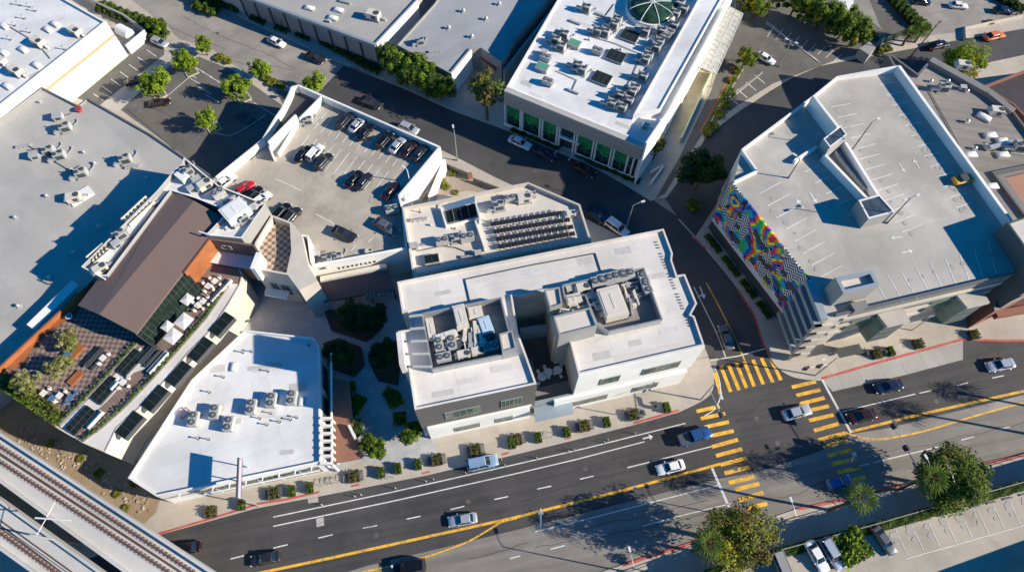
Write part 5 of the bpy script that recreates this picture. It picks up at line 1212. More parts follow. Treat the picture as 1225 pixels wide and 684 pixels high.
# stair boxes on the deck
lift_glass = mat('lift_roof_glass', (.06,.08,.10), .15, .5, .8, spec=.8)
building('stair_tower', 'tall grey stair tower with a recessed white lid, street corner of the mural garage', [(999,331.5),(1043,323),(1052,341),(1009,351)], 18.3, grey_wall, cream_roof, .8, .55, z0=Gz-6, cat='stair tower', coping=blue_grey)
bx = building('glass_lift_box', 'glass topped lift box in the middle of the mural garage deck beside a lamp', [(1027,239.5),(1052,232.5),(1071,253.5),(1039,262)], 17.5, grey_wall, lift_glass, .12, .3, z0=Gz, cat='lift box', coping=white_metal)
building('glass_lift_box', 'small glass topped lift box beside the ramp wall on the mural garage deck', [(985,166),(1005.5,150),(1013.5,161),(993,176.5)], 17.2, blue_grey, lift_glass, .12, .25, z0=Gz, cat='lift box', coping=white_metal)
building('x', None, [(992,176),(1013,164),(1010,168),(988,184)], 16.9, grey_wall, conc, 0, 0, z0=Gz, root=G2, wallname='ramp_head', roofname='ramp_head_roof')
raw(lambda b: (b.wall(P(987,184,16.4), P(1039,238,16.4), Gz, 16.3, .5), b.wall(P(1011,168,16.4), P(1052,234,16.4), Gz, 16.3, .5)), 'ramp_wall', white_wall, G2)
raw(lambda b: b.face([(p.x,p.y,Gz+.04) for p in ccw(PP([(990,187),(1012,172),(1050,234),(1040,238)],Gz+.4))]), 'ramp_opening', conc_dk, G2)
raw(lambda b: b.wall(P(1000,181,Gz+.8), P(1036,226,Gz+.8), Gz, Gz+.8, .3), 'ramp_rail', galv, G2)
raw(lambda b: (b.prism(PP([(1018,362),(1036,358),(1040,366),(1024,371)],Gz+1.3), Gz, Gz+1.1),), 'kiosk', conc_dk, G2)
# stall lines and arrows on the deck
ml = MB()
for i in range(7): ribbon(ml, [(1078+i*17.5, 325.5-i*5.5+0),(1097+i*15.8, 356.5-i*4.8)], .17, Gz+.03)
ribbon(ml, [(1046,334),(1062,362)], .17, Gz+.03); ribbon(ml, [(1062,330),(1080,360)], .17, Gz+.03)
for i in range(13): ribbon(ml, [(992+i*7.2 if i>4 else 995+i*7.5, 128+i*12.5),(1017+i*7.2 if i>4 else 1018+i*7.5, 124+i*12.0)], .17, Gz+.03) if not (i*12.5+128 > 150 and i < 1) else None
for i in range(13): ribbon(ml, [(1052+i*7.6, 102+i*12.2),(1072+i*7.6, 98+i*12.0)], .17, Gz+.03)
for i in range(8): ribbon(ml, [(908+i*10.5, 238+i*14.2-6),(934+i*10.5, 224+i*14.2-6)], .17, Gz+.03)
for i in range(6): ribbon(ml, [(962+i*13,206+i*13),(980+i*13,198+i*13)], .17, Gz+.03)
for x, y, dx, dy in ((1079,201,5,8),(1096,196,-5,-8),(957,244,-6,-8),(973,237,6,9),(1072,284,-9,1),(1085,301,10,-2)): arrow(x, y, dx, dy, 2.2, Gz+.04, ml)
for i in range(7): ribbon(ml, [(980+i*3.5,112-i*1.2),(998+i*1.5,121-i*1.8)], .14, Gz+.03)
ml.build('white_markings', white_p)['kind'] = 'structure'
raw(lambda b: b.face([(p.x,p.y,Gz+.025) for p in ccw(PP([(1060,348),(1004,366),(1034,352),(1072,330)],Gz))]), 'deck_patch', conc_dk, G2) if False else None
# block at the right edge
building('rooftop_block', 'tall dark walled block with a pale roof at the right edge beyond the garage deck', [(1205,266),(1262,247),(1300,300),(1252,333)], 18.2, dark_wall, cream_roof2, .3, .3, z0=0, coping=glass_green)
# rooftop plant next to it
# --- right-hand weathered roof and neighbours
RBz = 9.4
RB = building('weathered_roof_building', 'building with a weathered brownish flat roof and dark parapet behind the mural garage, upper right', [(1062,66),(1068,66),(1098,88),(1114,70),(1184,109),(1209,127),(1245,175),(1245,196),(1191,207),(1232,262),(1215,285),(1150,210),(1078,95)], RBz-.6, dark_wall, old_roof, .6, .45, coping=dark_band)
raw(lambda b: b.wall(P(1114,70.5,RBz+.4), P(1184,109,RBz+.4), .1, RBz+.4, 1.5), 'parapet', conc_dk, RB); raw(lambda b: b.wall(P(1184,109,RBz+.4), P(1213,132,RBz+.4), .1, RBz+.4, 1.4), 'parapet', conc_dk, RB)
building('orange_tile_building', 'small building with an orange red roof panel behind a dark parapet, right edge', [(1191,207),(1300,180),(1330,240),(1236,272)], 7.6, dark_wall, orange_tile, .8, 1.2, coping=conc_dk)
building('rust_roof_building', 'dark brown roofed building with rusty edges beyond the weathered roof, upper right edge', [(1176,103),(1225,84),(1330,70),(1330,150),(1245,160),(1212,125)], 6.4, rust_brick, mat('dark_brown_roof',(.055,.042,.042),.6,.2,.5), .6, .4, coping=rust_brick)
bb = building('brick_front_building', 'grey roofed building with a rust red brick front on the pavement, right edge', [(1187,346),(1225,333),(1320,305),(1320,350),(1225,356),(1190,372)], 7.2, rust_brick, old_roof, .4, .35, coping=grey_wall)
raw(lambda b: b.wall(P(1190,372,4.2)+Vector((0,-.6,0)), P(1300,352,4.2)+Vector((0,-.6,0)), 3.2, 4.4, 1.2), 'awning', rust_brick, bb)

# --- south parking deck
PZ = 3.6
q = [(560,760),(700,735),(840,697),(932,663),(1050,631),(1122,610),(1240,577),(1420,525),(1500,900),(600,1000)]
P3 = building('raised_parking_deck', 'raised concrete parking deck with a green hedge along its edge, bottom right', q, PZ, conc_dk, deckc, .02, .02, cat='parking deck', pxz=PZ)
raw(lambda b: [b.wall(P(*a,PZ+.9), P(*c,PZ+.9), 0, PZ+.15, .3) for a, c in zip([(700,731),(840,692),(932,658),(1050,626),(1122,605),(1240,572)], [(840,692),(932,658),(1050,626),(1122,605),(1240,572),(1420,520)])], 'edge_wall', conc_dk, P3)
ral = MB()
edge = [(700,731),(840,692),(932,658),(1050,626),(1122,605),(1240,572),(1420,520)]
for a, c in zip(edge[:-1], edge[1:]):
    A_, B_ = P(*a,PZ+.9), P(*c,PZ+.9); ral.cyl(A_+Vector((0,0,.3)), B_+Vector((0,0,.3)), .06,.06,5); ral.cyl(A_+Vector((0,0,-.1)), B_+Vector((0,0,-.1)), .05,.05,5)
    for k in range(int((B_-A_).length/2.2)+1): p = A_.lerp(B_, min(1,k*2.2/(B_-A_).length)); ral.cyl((p.x,p.y,PZ), (p.x,p.y,PZ+1.25), .05,.05,5)
ral.build('railing', pole_m, P3)
sl = MB()
for i in range(10): ribbon(sl, [(1072+i*19.5, 634-i*4.8),(1085+i*19.5, 662-i*4.8)], .12, PZ+.03)
ribbon(sl, [(1084,668),(1225,628)], .12, PZ+.03)
sl.build('white_markings', white_p)['kind'] = 'structure'
st_ = MB()
for i in range(9): p = P(1069+i*19.5, 631-i*5.0, PZ); st_ = MB(); st_.box((p.x,p.y,PZ+.08),(1.6,.22,.14), rz=ST); st_.build('wheel_stop', conc_dk, P3)

building('big_roof_block', 'flat slab roof of the deck stair block at the bottom right edge', [(1240,700),(1400,640),(1500,800),(1300,800)], PZ+5, beige_wall, conc, .3, .3)
# --- viaduct
VZ = 6.6
rs = lambda s0: -1 if s0[1] in (533.6, 622) else 1
def viaduct(label, e_out0, e_out1, e_in0, e_in1, tracks, rail_side):
    q = PP([e_out0, e_out1, e_in1, e_in0], VZ); c = centroid(q)
    r = empty('rail_viaduct', (c.x,c.y,0), label, 'viaduct', 'elevated railway viaducts')
    raw(lambda b: b.prism(q, VZ-1.3, VZ-.45), 'deck', concrete_rail, r)
    o0, o1, i1, i0 = q
    raw(lambda b: (b.wall(o0, o1, VZ-1.6, VZ+.35, .35), b.wall(i0, i1, VZ-1.6, VZ+.35, .35)), 'parapet', concrete_rail, r)
    d = (o1-o0).normalized(); L_ = (o1-o0).length
    for (s0, s1) in tracks:
        A_, B_ = P(*s0, VZ), P(*s1, VZ); dd_ = (B_-A_).normalized(); nn_ = Vector((-dd_.y,dd_.x,0)); ln_ = (B_-A_).length
        A2 = A_ - dd_*40; B2 = B_ + dd_*22; ln_ += 62
        raw(lambda b: b.wall(A2, B2, VZ-.44, VZ-.36, .9), 'rail_plinth', concrete_rail, r)
        raw(lambda b: b.wall(A2, B2, VZ-.3, VZ-.08, .16), 'rail', rail_m, r)
        raw(lambda b: b.wall(A2+nn_*.75*rs(s0), B2+nn_*.75*rs(s0), VZ-.36, VZ-.2, .1), 'guard_rail', rail_m, r)
        tb = MB(); k = 0
        while k*.72 < ln_: p = A2 + dd_*k*.72; tb.box((p.x,p.y,VZ-.31),(.36,.62,.16), rz=math.atan2(dd_.y,dd_.x)); k += 1
        t_ = tb.build('rail_fastener', plinth_m, r); t_['kind'] = 'stuff'
    pr = MB()
    for t in (.1,.5,.9): p = (o0.lerp(i0,.5)).lerp(o1.lerp(i1,.5), t); pr.cyl((p.x,p.y,0),(p.x,p.y,VZ-1.3),.9,.9,14)
    pr.build('pier', concrete_rail, r); return r
v1 = viaduct('wide concrete railway viaduct with one track crossing the bottom left corner', (-60,480), (330,734), (-60,531), (240,748), [((0,533.6),(231,684)),((0,552),(205,686))], 1)
v2 = viaduct('narrower concrete railway viaduct with one track, outermost at the bottom left corner', (-60,556), (210,748), (-60,612), (120,740), [((0,637),(66,684)),((0,622),(86,684))], 1)
raw(lambda b: b.face([(p.x,p.y,VZ-.2) for p in ccw(PP([(-60,560),(206,748),(160,748),(-60,582)],VZ-.2))]), 'walkway', concrete_rail, v2)
mp_ = P(64,645,VZ); r = empty('catenary_mast', (mp_.x,mp_.y,VZ-.4), 'white overhead line mast with a long cross arm between the two viaducts', 'mast')
raw(lambda b: b.cyl((mp_.x,mp_.y,0),(mp_.x,mp_.y,VZ+5.5),.16,.12,8), 'pole', pole_m, r)
a0_, a1_ = P(42,619,VZ+5.2), P(84,622,VZ+5.2); raw(lambda b: (b.cyl(a0_, a1_, .12,.09,6), b.cyl((mp_.x,mp_.y,VZ+4),P(66,600,VZ+5.2),.05,.05,5)), 'cross_arm', white_metal, r)
# ------------------------------------------------------------------ roof equipment placements
def sc3(o, s, pts, kind, scale=1.0, da=0): return [(kind, o[0]+x/s, o[1]+y/s, scale, da) for x, y in pts]
ra = math.atan2((P(0,126,9)-P(126,26,9)).y, (P(0,126,9)-P(126,26,9)).x)
roof_units('the big white store roof', 9.0, ra+PI/2, sc3((0,0),2.848,[(185,78),(160,97),(75,165),(122,218),(22,290),(8,175),(10,85)],'sky',.95) + sc3((0,0),2.848,[(258,110),(132,147),(57,245)],'pkg',1.05) + sc3((0,0),2.848,[(5,208)],'pkg',.9,PI) +
    sc3((0,0),2.848,[(60,12),(95,18),(115,32),(45,82),(95,105),(215,163),(78,58),(30,130)],'pipe',1.3), 'equipment on the big white store roof')
roof_units('the low grey roof', Bz, .3, sc3((0,0),2.848,[(228,440),(172,520),(208,535),(282,595),(432,548)],'cluster',1.0)+sc3((0,0),2.848,[(122,532),(200,400)],'box',1.5)+sc3((0,0),2.848,[(75,495),(448,565)],'duct',.6)+
    sc3((0,0),2.848,[(135,345),(320,553),(240,575),(155,665),(497,605),(283,516),(180,395)],'vent',.8)+[('pkg',89,237,1.0),('vent',55,233,.8),('vent',17,259,.8),('vent',118,270,.9),('vent',87,301,.9),('vent',58,331,.9),('vent',21,365,.9)], 'equipment on the low grey roof')
b = MB(); p = P(97,235,Bz); b.box((p.x,p.y,Bz+.1),(4.2,2.6,.2), rz=.75); tag(b.build('roof_pad', white_metal), 'white roof pad beside the cream rooftop unit on the low grey roof', 'roof pad')
rv = P(96,133,Bz); b = MB(); b.cyl((rv.x,rv.y,Bz),(rv.x,rv.y,Bz+.7),.5,.5,10); b.cyl((rv.x,rv.y,Bz+.7),(rv.x,rv.y,Bz+.8),.65,.65,10); tag(b.build('red_vent', paint('ventred',(.35,.05,.04),0,.6)), 'dark red round vent at the top corner of the low grey roof', 'vent')
roof_units('the pale roof of the ribbed warehouse', W1z-.45, -.35, sc3((305,0),2.974,[(193,25),(296,32),(276,60)],'sky',1.0)+sc3((305,0),2.974,[(318,5)],'duct',.6)+[('box',393.5,24.5,.6),('pkg',447,20,1.2)], 'equipment on the ribbed warehouse roof')
roof_units('the bluish warehouse roof', W2z-.4, .2, sc3((305,0),2.974,[(742,37),(870,12),(823,65),(690,97),(772,128)],'vent',1.1)+sc3((305,0),2.974,[(590,152)],'cluster',.8)+sc3((305,0),2.974,[(640,180)],'duct',.6), 'equipment on the bluish warehouse roof')
oc = (600,0); k_ = 3.8
roof_units('the white office roof', Oz, oa, sc3(oc,k_,[(385,45),(525,98),(510,120),(285,165),(245,190),(270,220),(435,150),(470,155),(345,305),(365,325),(650,152),(725,150),(715,200),(700,225),(665,262),(650,280),(640,355),(605,408),(590,425),(535,440),(500,478),(545,495),(575,465)],'cluster',.95) +
    sc3(oc,k_,[(210,375),(435,235),(745,170),(200,265)],'ac',.95)+sc3(oc,k_,[(325,412),(335,98),(455,66)],'duct',.55)+sc3(oc,k_,[(255,150),(195,240),(620,130),(655,575)],'box',1.1)+[('cluster',811,8,1.2),('cluster',816,14,1.1),('cluster',807,19,1.0),('cluster',805,33,1.0),('ac',800,40,1.0)]+sc3(oc,k_,[(710,408),(725,468),(400,175),(545,220)],'vent',.7), 'equipment on the white office roof')
for x, y in ((687,55),(649,83)):
    p = P(x, y, Oz); b = MB(); b.box((p.x,p.y,Oz+.45),(2.6,1.9,.8), rz=oa, m=0); b.box((p.x,p.y,Oz+.88),(2.2,1.5,.06), rz=oa, m=1)
    tag(b.build('green_hatch', [unit_grey, paint('hatchgreen',(.10,.30,.20),0,.6)]), 'green topped hatch box on the white office roof, %s' % ('the right one beside a chiller' if x > 660 else 'the left one near the roof corner'), 'roof hatch', 'green topped hatches on the white office roof')
ma = math.atan2((P(494,330,Mz)-P(640,299,Mz)).y, (P(494,330,Mz)-P(640,299,Mz)).x)
roof_units('the beige solar roof', Mz, .2, [('cluster',597,248,1.0),('pkg',627,238,1.0),('ac',610,238,.9),('duct',500,262,.7),('ac',529,289,1.0),('ac',559,285,1.1),('cluster',545,287,.8),('box',495,295,1.2),('duct',500,293,.5),('duct',560,306,.6),('box',572,303,1.0),('pkg',683,256,.7),('vent',515,268,.6),('vent',545,272,.6),('vent',580,262,.5),('vent',600,233,.6),('pipe',493,245,1.0),('pipe',502,252,1.0),('pipe',640,229,1.0)], 'equipment on the beige solar roof')
wa = .05
roof_units('the white wedge roof', WRz-.5, PI*.5, sc3((140,390),2.975,[(277,333),(352,308),(402,350),(482,290),(553,266),(625,257)],'ac',1.05)+sc3((140,390),2.975,[(412,142),(655,265)],'sky',.7)+sc3((140,390),2.975,[(325,232),(375,178),(475,87),(535,157),(505,325),(530,348),(575,338),(615,330),(637,322),(285,397),(322,400),(545,307),(445,90),(680,62)],'pipe',1.0), 'equipment on the white wedge roof')
fr = MB(); 
for a, c in (((214,493),(222,487)),((222,487),(228,492)),((228,492),(218,501)),((218,501),(214,493))): fr.cyl(P(*a,WRz), P(*c,WRz), .09,.09,5)
tag(fr.build('timber_rack', wood_orange), 'small diamond shaped timber frame lying on the white wedge roof', 'timber frame')
# cream building plant
mb_a = math.atan2((P(599,356,MZ)-P(505,375,MZ)).y, (P(599,356,MZ)-P(505,375,MZ)).x)
c2 = (480,340); s2 = 6.218
roof_units('the left plant enclosure floor', MZ+.1, mb_a+PI/2, [('ac',c2[0]+x/s2,c2[1]+y/s2,1.0) for x, y in ((282,455),(378,440))], 'equipment in the left plant enclosure')
roof_units('the left plant enclosure front', MZ+.1, mb_a, [('ac',c2[0]+x/s2,c2[1]+y/s2,1.0) for x, y in ((318,550),(668,470))]+[('pkg',c2[0]+570/s2,c2[1]+500/s2,.8),('pkg',c2[0]+465/s2,c2[1]+525/s2,.8)], 'equipment in the left plant enclosure')
def bigbox(px, py, z, size, ang, m, name, label, cat='equipment box', group=None):
    p = P(px, py, z+size[2]); r = empty(name, (p.x,p.y,z), label, cat, group)
    raw(lambda b: b.box((p.x,p.y,z+size[2]/2), size, rz=ang), 'casing', m, r)
    raw(lambda b: (b.box((p.x,p.y,z+size[2]+.04), (size[0]*.86,size[1]*.82,.08), rz=ang), b.box((p.x,p.y,z+size[2]+.1), (size[0]*.1,size[1]*.5,.06), rz=ang)), 'lid', m, r)
    raw(lambda b: (b.box((p.x,p.y,z+.12), (size[0]*1.06,size[1]*1.06,.2), rz=ang)), 'base', unit_dark, r)
    return r
ga = 'equipment in the left plant enclosure'
for x, y, sz, da, m, lab in ((440,235,(1.9,3.9,1.7),.03,unit_cream,'tall cream air handler in the upper middle of the left plant enclosure'),(330,375,(3.6,1.1,1.2),.12,cream_roof2,'long low cream duct box on the left side of the left plant enclosure'),(220,330,(1.2,3.6,1.0),.0,unit_cream,'narrow cream duct running down the left side of the left plant enclosure'),
    (550,205,(2.2,2.0,1.0),.0,cream_roof2,'squat cream box at the top middle of the left plant enclosure'),(628,300,(1.9,2.8,1.2),.12,paint('paleblue_box',(.45,.58,.68),0,.6),'pale blue topped air handler right of the middle of the left plant enclosure')):
    bigbox(c2[0]+x/s2, c2[1]+y/s2, MZ+.1, sz, mb_a+da, m, 'air_handler', lab, 'air handler', ga)
for k, (x, y, x2, y2) in enumerate(((545,270,560,440),(575,300,600,440),(510,360,515,450),(480,300,470,400))):
    A_, B_ = P(c2[0]+x/s2,c2[1]+y/s2,MZ+1.2), P(c2[0]+x2/s2,c2[1]+y2/s2,MZ+1.2); b = MB(); b.wall(A_, B_, MZ+.5, MZ+1.2, .55); e_ = (B_-A_).normalized(); b.box((B_.x,B_.y,MZ+.6),(.9,.7,1.0), rz=math.atan2(e_.y,e_.x))
    tag(b.build('supply_duct', unit_cream if k != 2 else duct_m), 'cream supply duct running across the left plant enclosure, %s' % ORD[[2,3,1,0][k]], 'duct', 'supply ducts in the left plant enclosure')
rr = random.Random(12)
def clutter(name, label, region, n, z, seed):
    r0 = random.Random(seed); b = MB()
    for k in range(n):
        x = region[0]+r0.random()*(region[2]-region[0]); y = region[1]+r0.random()*(region[3]-region[1]) - (x-region[0])*.2
        p = P(x, y, z+.6); L_ = r0.uniform(.6,3.0); a_ = mb_a + r0.choice((0,PI/2)); 
        if r0.random() < .5: b.box((p.x,p.y,z+r0.uniform(.2,.9)),(L_,r0.uniform(.12,.3),r0.uniform(.12,.4)), rz=a_, m=r0.choice((0,1,2)))
        else: b.box((p.x,p.y,z+.35),(r0.uniform(.4,1.1),r0.uniform(.4,.9),r0.uniform(.4,1.1)), rz=a_, m=r0.choice((0,1,2)))
    tag(b.build(name, [duct_m, unit_cream, unit_dark]), label, 'pipework', kind='stuff')
clutter('pipework', 'tangle of small pipes and boxes in the middle of the left plant enclosure', (528,398,588,428), 60, MZ+.1, 3)
clutter('pipework', 'tangle of small pipes and boxes in the right plant enclosure', (682,352,765,382), 75, MZ+.1, 5)
c3 = (640,270); s3 = 5.264
roof_units('the right plant enclosure rear', MZ+.1, mb_a, [('ac',c3[0]+x/s3,c3[1]+y/s3,1.15) for x, y in ((400,362),(440,345),(530,325),(570,315))]+[('box',c3[0]+x/s3,c3[1]+y/s3,1.0) for x, y in ((220,400),(235,495),(350,440),(380,480),(410,520))]+[('pkg',c3[0]+300/s3,c3[1]+395/s3,.9),('duct',c3[0]+290/s3,c3[1]+440/s3,.6),('duct',c3[0]+610/s3,c3[1]+330/s3,.6)], 'equipment in the right plant enclosure')
roof_units('the right plant enclosure side', MZ+.1, mb_a+PI/2+.1, [('ac',c3[0]+x/s3,c3[1]+y/s3,1.0) for x, y in ((680,340),(700,395))], 'equipment in the right plant enclosure')
bigbox(c3[0]+490/s3, c3[1]+475/s3, MZ+.1, (3.6,5.2,1.9), mb_a+.04, cream_roof2, 'air_handler', 'largest cream air handler in the middle of the right plant enclosure', 'air handler')
bigbox(c3[0]+245/s3, c3[1]+455/s3, MZ+.1, (2.4,1.6,1.3), mb_a+.04, unit_cream, 'air_handler', 'cream air handler on the left side of the right plant enclosure', 'air handler')
raw(lambda b: b.wall(P(c3[0]+590/s3,c3[1]+430/s3,MZ+.8), P(c3[0]+615/s3,c3[1]+560/s3,MZ+.8), MZ+.05, MZ+.9, .25), 'inner_screen', duct_m, E2)
for nm, pts, z, lab in (('roof_conduit', [(735,5),(724,20),(727,28)], Oz, 'thin dark conduit at the top of the white office roof'), ('roof_conduit', [(700,42),(735,52),(764,64)], Oz, 'thin conduit crossing the middle of the white office roof'), ('roof_conduit', [(765,72),(757,90),(748,108)], Oz, 'thin conduit down the right part of the white office roof'),
    ('roof_conduit', [(665,85),(690,96),(684,110)], Oz, 'thin conduit near the front left of the white office roof'), ('roof_conduit', [(35,175),(60,190),(85,205),(95,198)], Bz, 'thin bent conduit in the middle of the low grey roof'), ('roof_conduit', [(150,130),(185,158),(215,185)], Bz, 'thin conduit along the right edge of the low grey roof'),
    ('roof_conduit', [(8,30),(45,52),(60,70)], 9.0, 'thin conduit on the big white store roof'), ('roof_conduit', [(500,300),(530,294),(545,296),(570,306)], Mz, 'thin conduit on the beige solar roof'), ('roof_conduit', [(1112,110),(1140,160),(1160,200)], RBz-.6, 'thin conduit along the weathered brown roof')):
    b = MB(); b.tube([P(x, y, z+.15) for x, y in pts], .07, 5); tag(b.build(nm, unit_dark), lab, 'conduit')
# weathered roof
c4 = (1120,120); s4 = 5.695
roof_units('the weathered brown roof', RBz-.6, -.15, [('sky',c4[0]+x/s4,c4[1]+y/s4,1.1,.25) for x, y in ((375,232),(455,270),(460,365),(240,365),(385,580))]+[('sky',c4[0]+330/s4,c4[1]+108/s4,1.2,-.6),('duct',c4[0]+450/s4,c4[1]+308/s4,1.4,.4),('pkg',1151,67.+12,1.0),('vent',c4[0]+215/s4,c4[1]+140/s4,1.1),('vent',c4[0]+268/s4,c4[1]+322/s4,1.0),('vent',1135,96,.9),('vent',1158,108,.9),('cluster',1128,107,1.0),('pkg',c4[0]+405/s4,c4[1]+80/s4,1.0),('cluster',c4[0]+560/s4,c4[1]+330/s4,1.2),('box',1152,105,1.0),('vent',1115,96,.9)], 'equipment on the weathered brown roof')
roof_units('the white strip roof', BRz, .7, [('cluster',226,206,.9),('pkg',246,222,1.0),('box',236,216,1.3),('ac',262,232,1.0),('ac',288,245,.9),('duct',276,236,.7),('cluster',146,282,.9),('box',140,292,1.2),('duct',190,240,.6),('box',302,250,1.2),('vent',270,272,.8),('cluster',292,262,.9),('pkg',121,322,.9),('box',229,226,1.1),('pkg',308,246,.7)], 'equipment on the white strip roof')
bigbox(280, 250, BRz, (4.2,3.4,2.0), .75, white_metal, 'air_handler', 'large white square air handler on the white strip roof right of the brown metal roof', 'air handler')
roof_units('the cream garage deck edge', G1z, .2, [('cluster',369,146,.9),('ac',470,252,1.1),('duct',470,247,.7),('box',480,236,1.3),('box',378,304,1.2),('cluster',393,312,.8),('cluster',405,308,.8),('box',386,318,1.2),('pkg',441,300,.5),('box',476,243,1.2)], 'equipment on the garage deck edge')

# wear on the decks and roofs: oil spots in the bays, membrane patches
rr = random.Random(55); ob = MB()
def blob(x, y, z, r_):
    p = P(x, y, z); a0 = rr.random()*6
    ob.face([(p.x+r_*math.cos(q*PI/5+a0)*rr.uniform(.6,1.2), p.y+r_*math.sin(q*PI/5+a0)*rr.uniform(.6,1.2), z) for q in range(10)])
for i in range(13):
    for dx in (4,9): blob(1056+i*7.6+dx+rr.gauss(0,1.5), 105+i*12.1+rr.gauss(0,1.5), Gz+.034+.0005*i, rr.uniform(.25,.6))
    blob(1004+i*7.2+rr.gauss(0,2), 132+i*12.2+rr.gauss(0,2), Gz+.033+.0004*i, rr.uniform(.25,.55))
for i in range(8): blob(918+i*10.5+rr.gauss(0,3), 238+i*14.2+rr.gauss(0,2), Gz+.033+.0004*i, rr.uniform(.25,.6)); blob(1086+i*17+rr.gauss(0,2), 335-i*5, Gz+.036, rr.uniform(.3,.6))
for i in range(15): blob(376+i*8.4+rr.gauss(0,2), 140+i*3.9+rr.gauss(0,2), G1z+.042+.0004*i, rr.uniform(.25,.55)); blob(350+i*8.2+rr.gauss(0,3), 186+i*4.2+rr.gauss(0,3), G1z+.042+.0004*i, rr.uniform(.25,.6))
for i in range(9): blob(1070+i*19.5, 640-i*5.0, PZ+.034, rr.uniform(.4,.8)); blob(1074+i*19.5, 650-i*5.0, PZ+.036, rr.uniform(.3,.5))
o = ob.build('oil_stain', mat('oil_stain', (.37,.35,.315), .8, .15, 2)); o['kind'] = 'structure'
pb = MB()
def rpatch(x, y, z, w_, l_, a_, k): p = P(x, y, z); pb.box((p.x,p.y,z+.006+.0006*k),(w_,l_,.012), rz=a_, m=rr.choice((0,1)))
for k in range(14): rpatch(rr.uniform(250,370), rr.uniform(430,545), WRz-.5, rr.uniform(.8,3), rr.uniform(.5,1.6), .1, k)
for k in range(16): rpatch(rr.uniform(520,780), 352-(rr.uniform(0,1))*40, MZ, rr.uniform(.8,4), rr.uniform(.5,1.4), mb_a, k) if False else None
for k, (x, y) in enumerate(((530,350),(580,335),(640,325),(700,312),(745,300),(785,330),(805,370),(760,410),(720,425),(560,455),(600,440),(530,470),(800,395))): rpatch(x, y, MZ, rr.uniform(1.2,3.5), rr.uniform(.6,1.4), .2, k)
for k, (x, y) in enumerate(((630,100),(665,60),(700,30),(690,90),(735,130),(720,60),(755,95),(640,115),(745,150),(715,15))): rpatch(x, y, Oz, rr.uniform(1.2,3.5), rr.uniform(.6,1.6), oa, k)
for k, (x, y) in enumerate(((20,40),(60,60),(90,45),(40,90),(70,25))): rpatch(x, y, 9.0, rr.uniform(1.2,3.5), rr.uniform(.6,1.6), .7, k)
o = pb.build('roof_patch', [mat('membrane_patch', (.60,.59,.56), .6, .1, 1), mat('membrane_patch_dull', (.50,.49,.46), .6, .1, 1)]); o['kind'] = 'structure'
# ------------------------------------------------------------------ cars
g_road = 'cars on the avenue'; g_curve = 'cars parked on the curved road'; g_lot = 'cars on the garage deck'
Z0 = .01
car('suv','paleblue',(558,557),(596,549),Z0,'pale silver blue estate car stopped beside the kerb planters left of the crossing',g_road)
car('sedan','silver',(536,624),(571,618),Z0,'silver sedan driving beside the yellow centre line, lower middle',g_road, True)
car('sedan','white',(786,562.5),(819,554),Z0,'white sedan between the blue pickup and the yellow centre line',g_road, True)
car('pickup','blue',(811,528),(851,515),Z0,'blue pickup truck waiting at the left yellow crosswalk','vehicles on the avenue')
car('sedan','silver',(936,497.5),(971,488),Z0,'silver sedan crossing the junction onto the right crosswalk',g_road)
car('sedan','maroon',(1013,501),(1050,493),Z0,'dark maroon car waiting behind the right stop line',g_road, True)
car('sedan','navy',(1046,465),(1081,458),Z0,'dark blue car in the lane beside the concrete bus pad',g_road, True)
car('sedan','silver',(1181,439),(1214,433),Z0,'silver grey car with a dark bonnet at the far right of the avenue',g_road, True)
car('hatch','blue',(988,580.5),(1018,572.5),Z0,'bright blue hatchback at the lower end of the right crosswalk',g_road)
car('sedan','dark',(299,671),(335,664),Z0,'dark grey sedan in the lower left lane of the avenue',g_road, True)
car('sedan','black',(204,659),(240,652),Z0,'black car coming out from under the railway viaduct',g_road, True)
car('suv','black',(466,684),(512,674),Z0,'black car cut off by the bottom edge beside the yellow line',g_road, True)
car('sedan','grey',(864,388),(874,418),Z0+.01,'grey car waiting on the curved road before the yellow crossing',g_curve, True)
car('suv','white',(726,263),(751,281),Z0+.01,'white car parked on the curved road behind the cream building',g_curve)
car('sedan','navy',(701,248),(727,266),Z0+.01,'dark blue car parked just behind the white one by the cream building',g_curve)
car('sedan','white',(609,164),(635,176),Z0+.01,'white car parked in front of the green tree graphics of the office',g_curve)
car('sedan','navy',(638,176),(663,189),Z0+.01,'dark blue car parked outside the office entrance',g_curve)
car('sedan','maroon',(685,195),(711,209),Z0+.01,'dark maroon car parked outside the right half of the office front',g_curve)
car('sedan','dark',(431,117),(456,127),Z0+.01,'dark grey car on the road behind the garage parapet',g_curve)
car('hatch','silver',(478,148),(500,158),Z0+.01,'silver hatchback half hidden behind the garage parapet',g_curve)
car('sedan','white',(321,45),(340,54),0,'white car parked by the ribbed warehouse, top left road',g_curve)
car('sedan','dark',(366,64),(388,73),0,'dark car parked in the shade of the ribbed warehouse',g_curve)
car('sedan','maroon',(180,124),(201,120),Z1,'dark red car under a tree in the left car park','cars in the car parks')
car('sedan','black',(150,99),(171,92),Z1,'black car parked behind the tree nearest the white store wall','cars in the car parks')
car('hatch','silver',(182,46),(199,54),Z1,'silver car parked at the end of the white store wall','cars in the car parks')
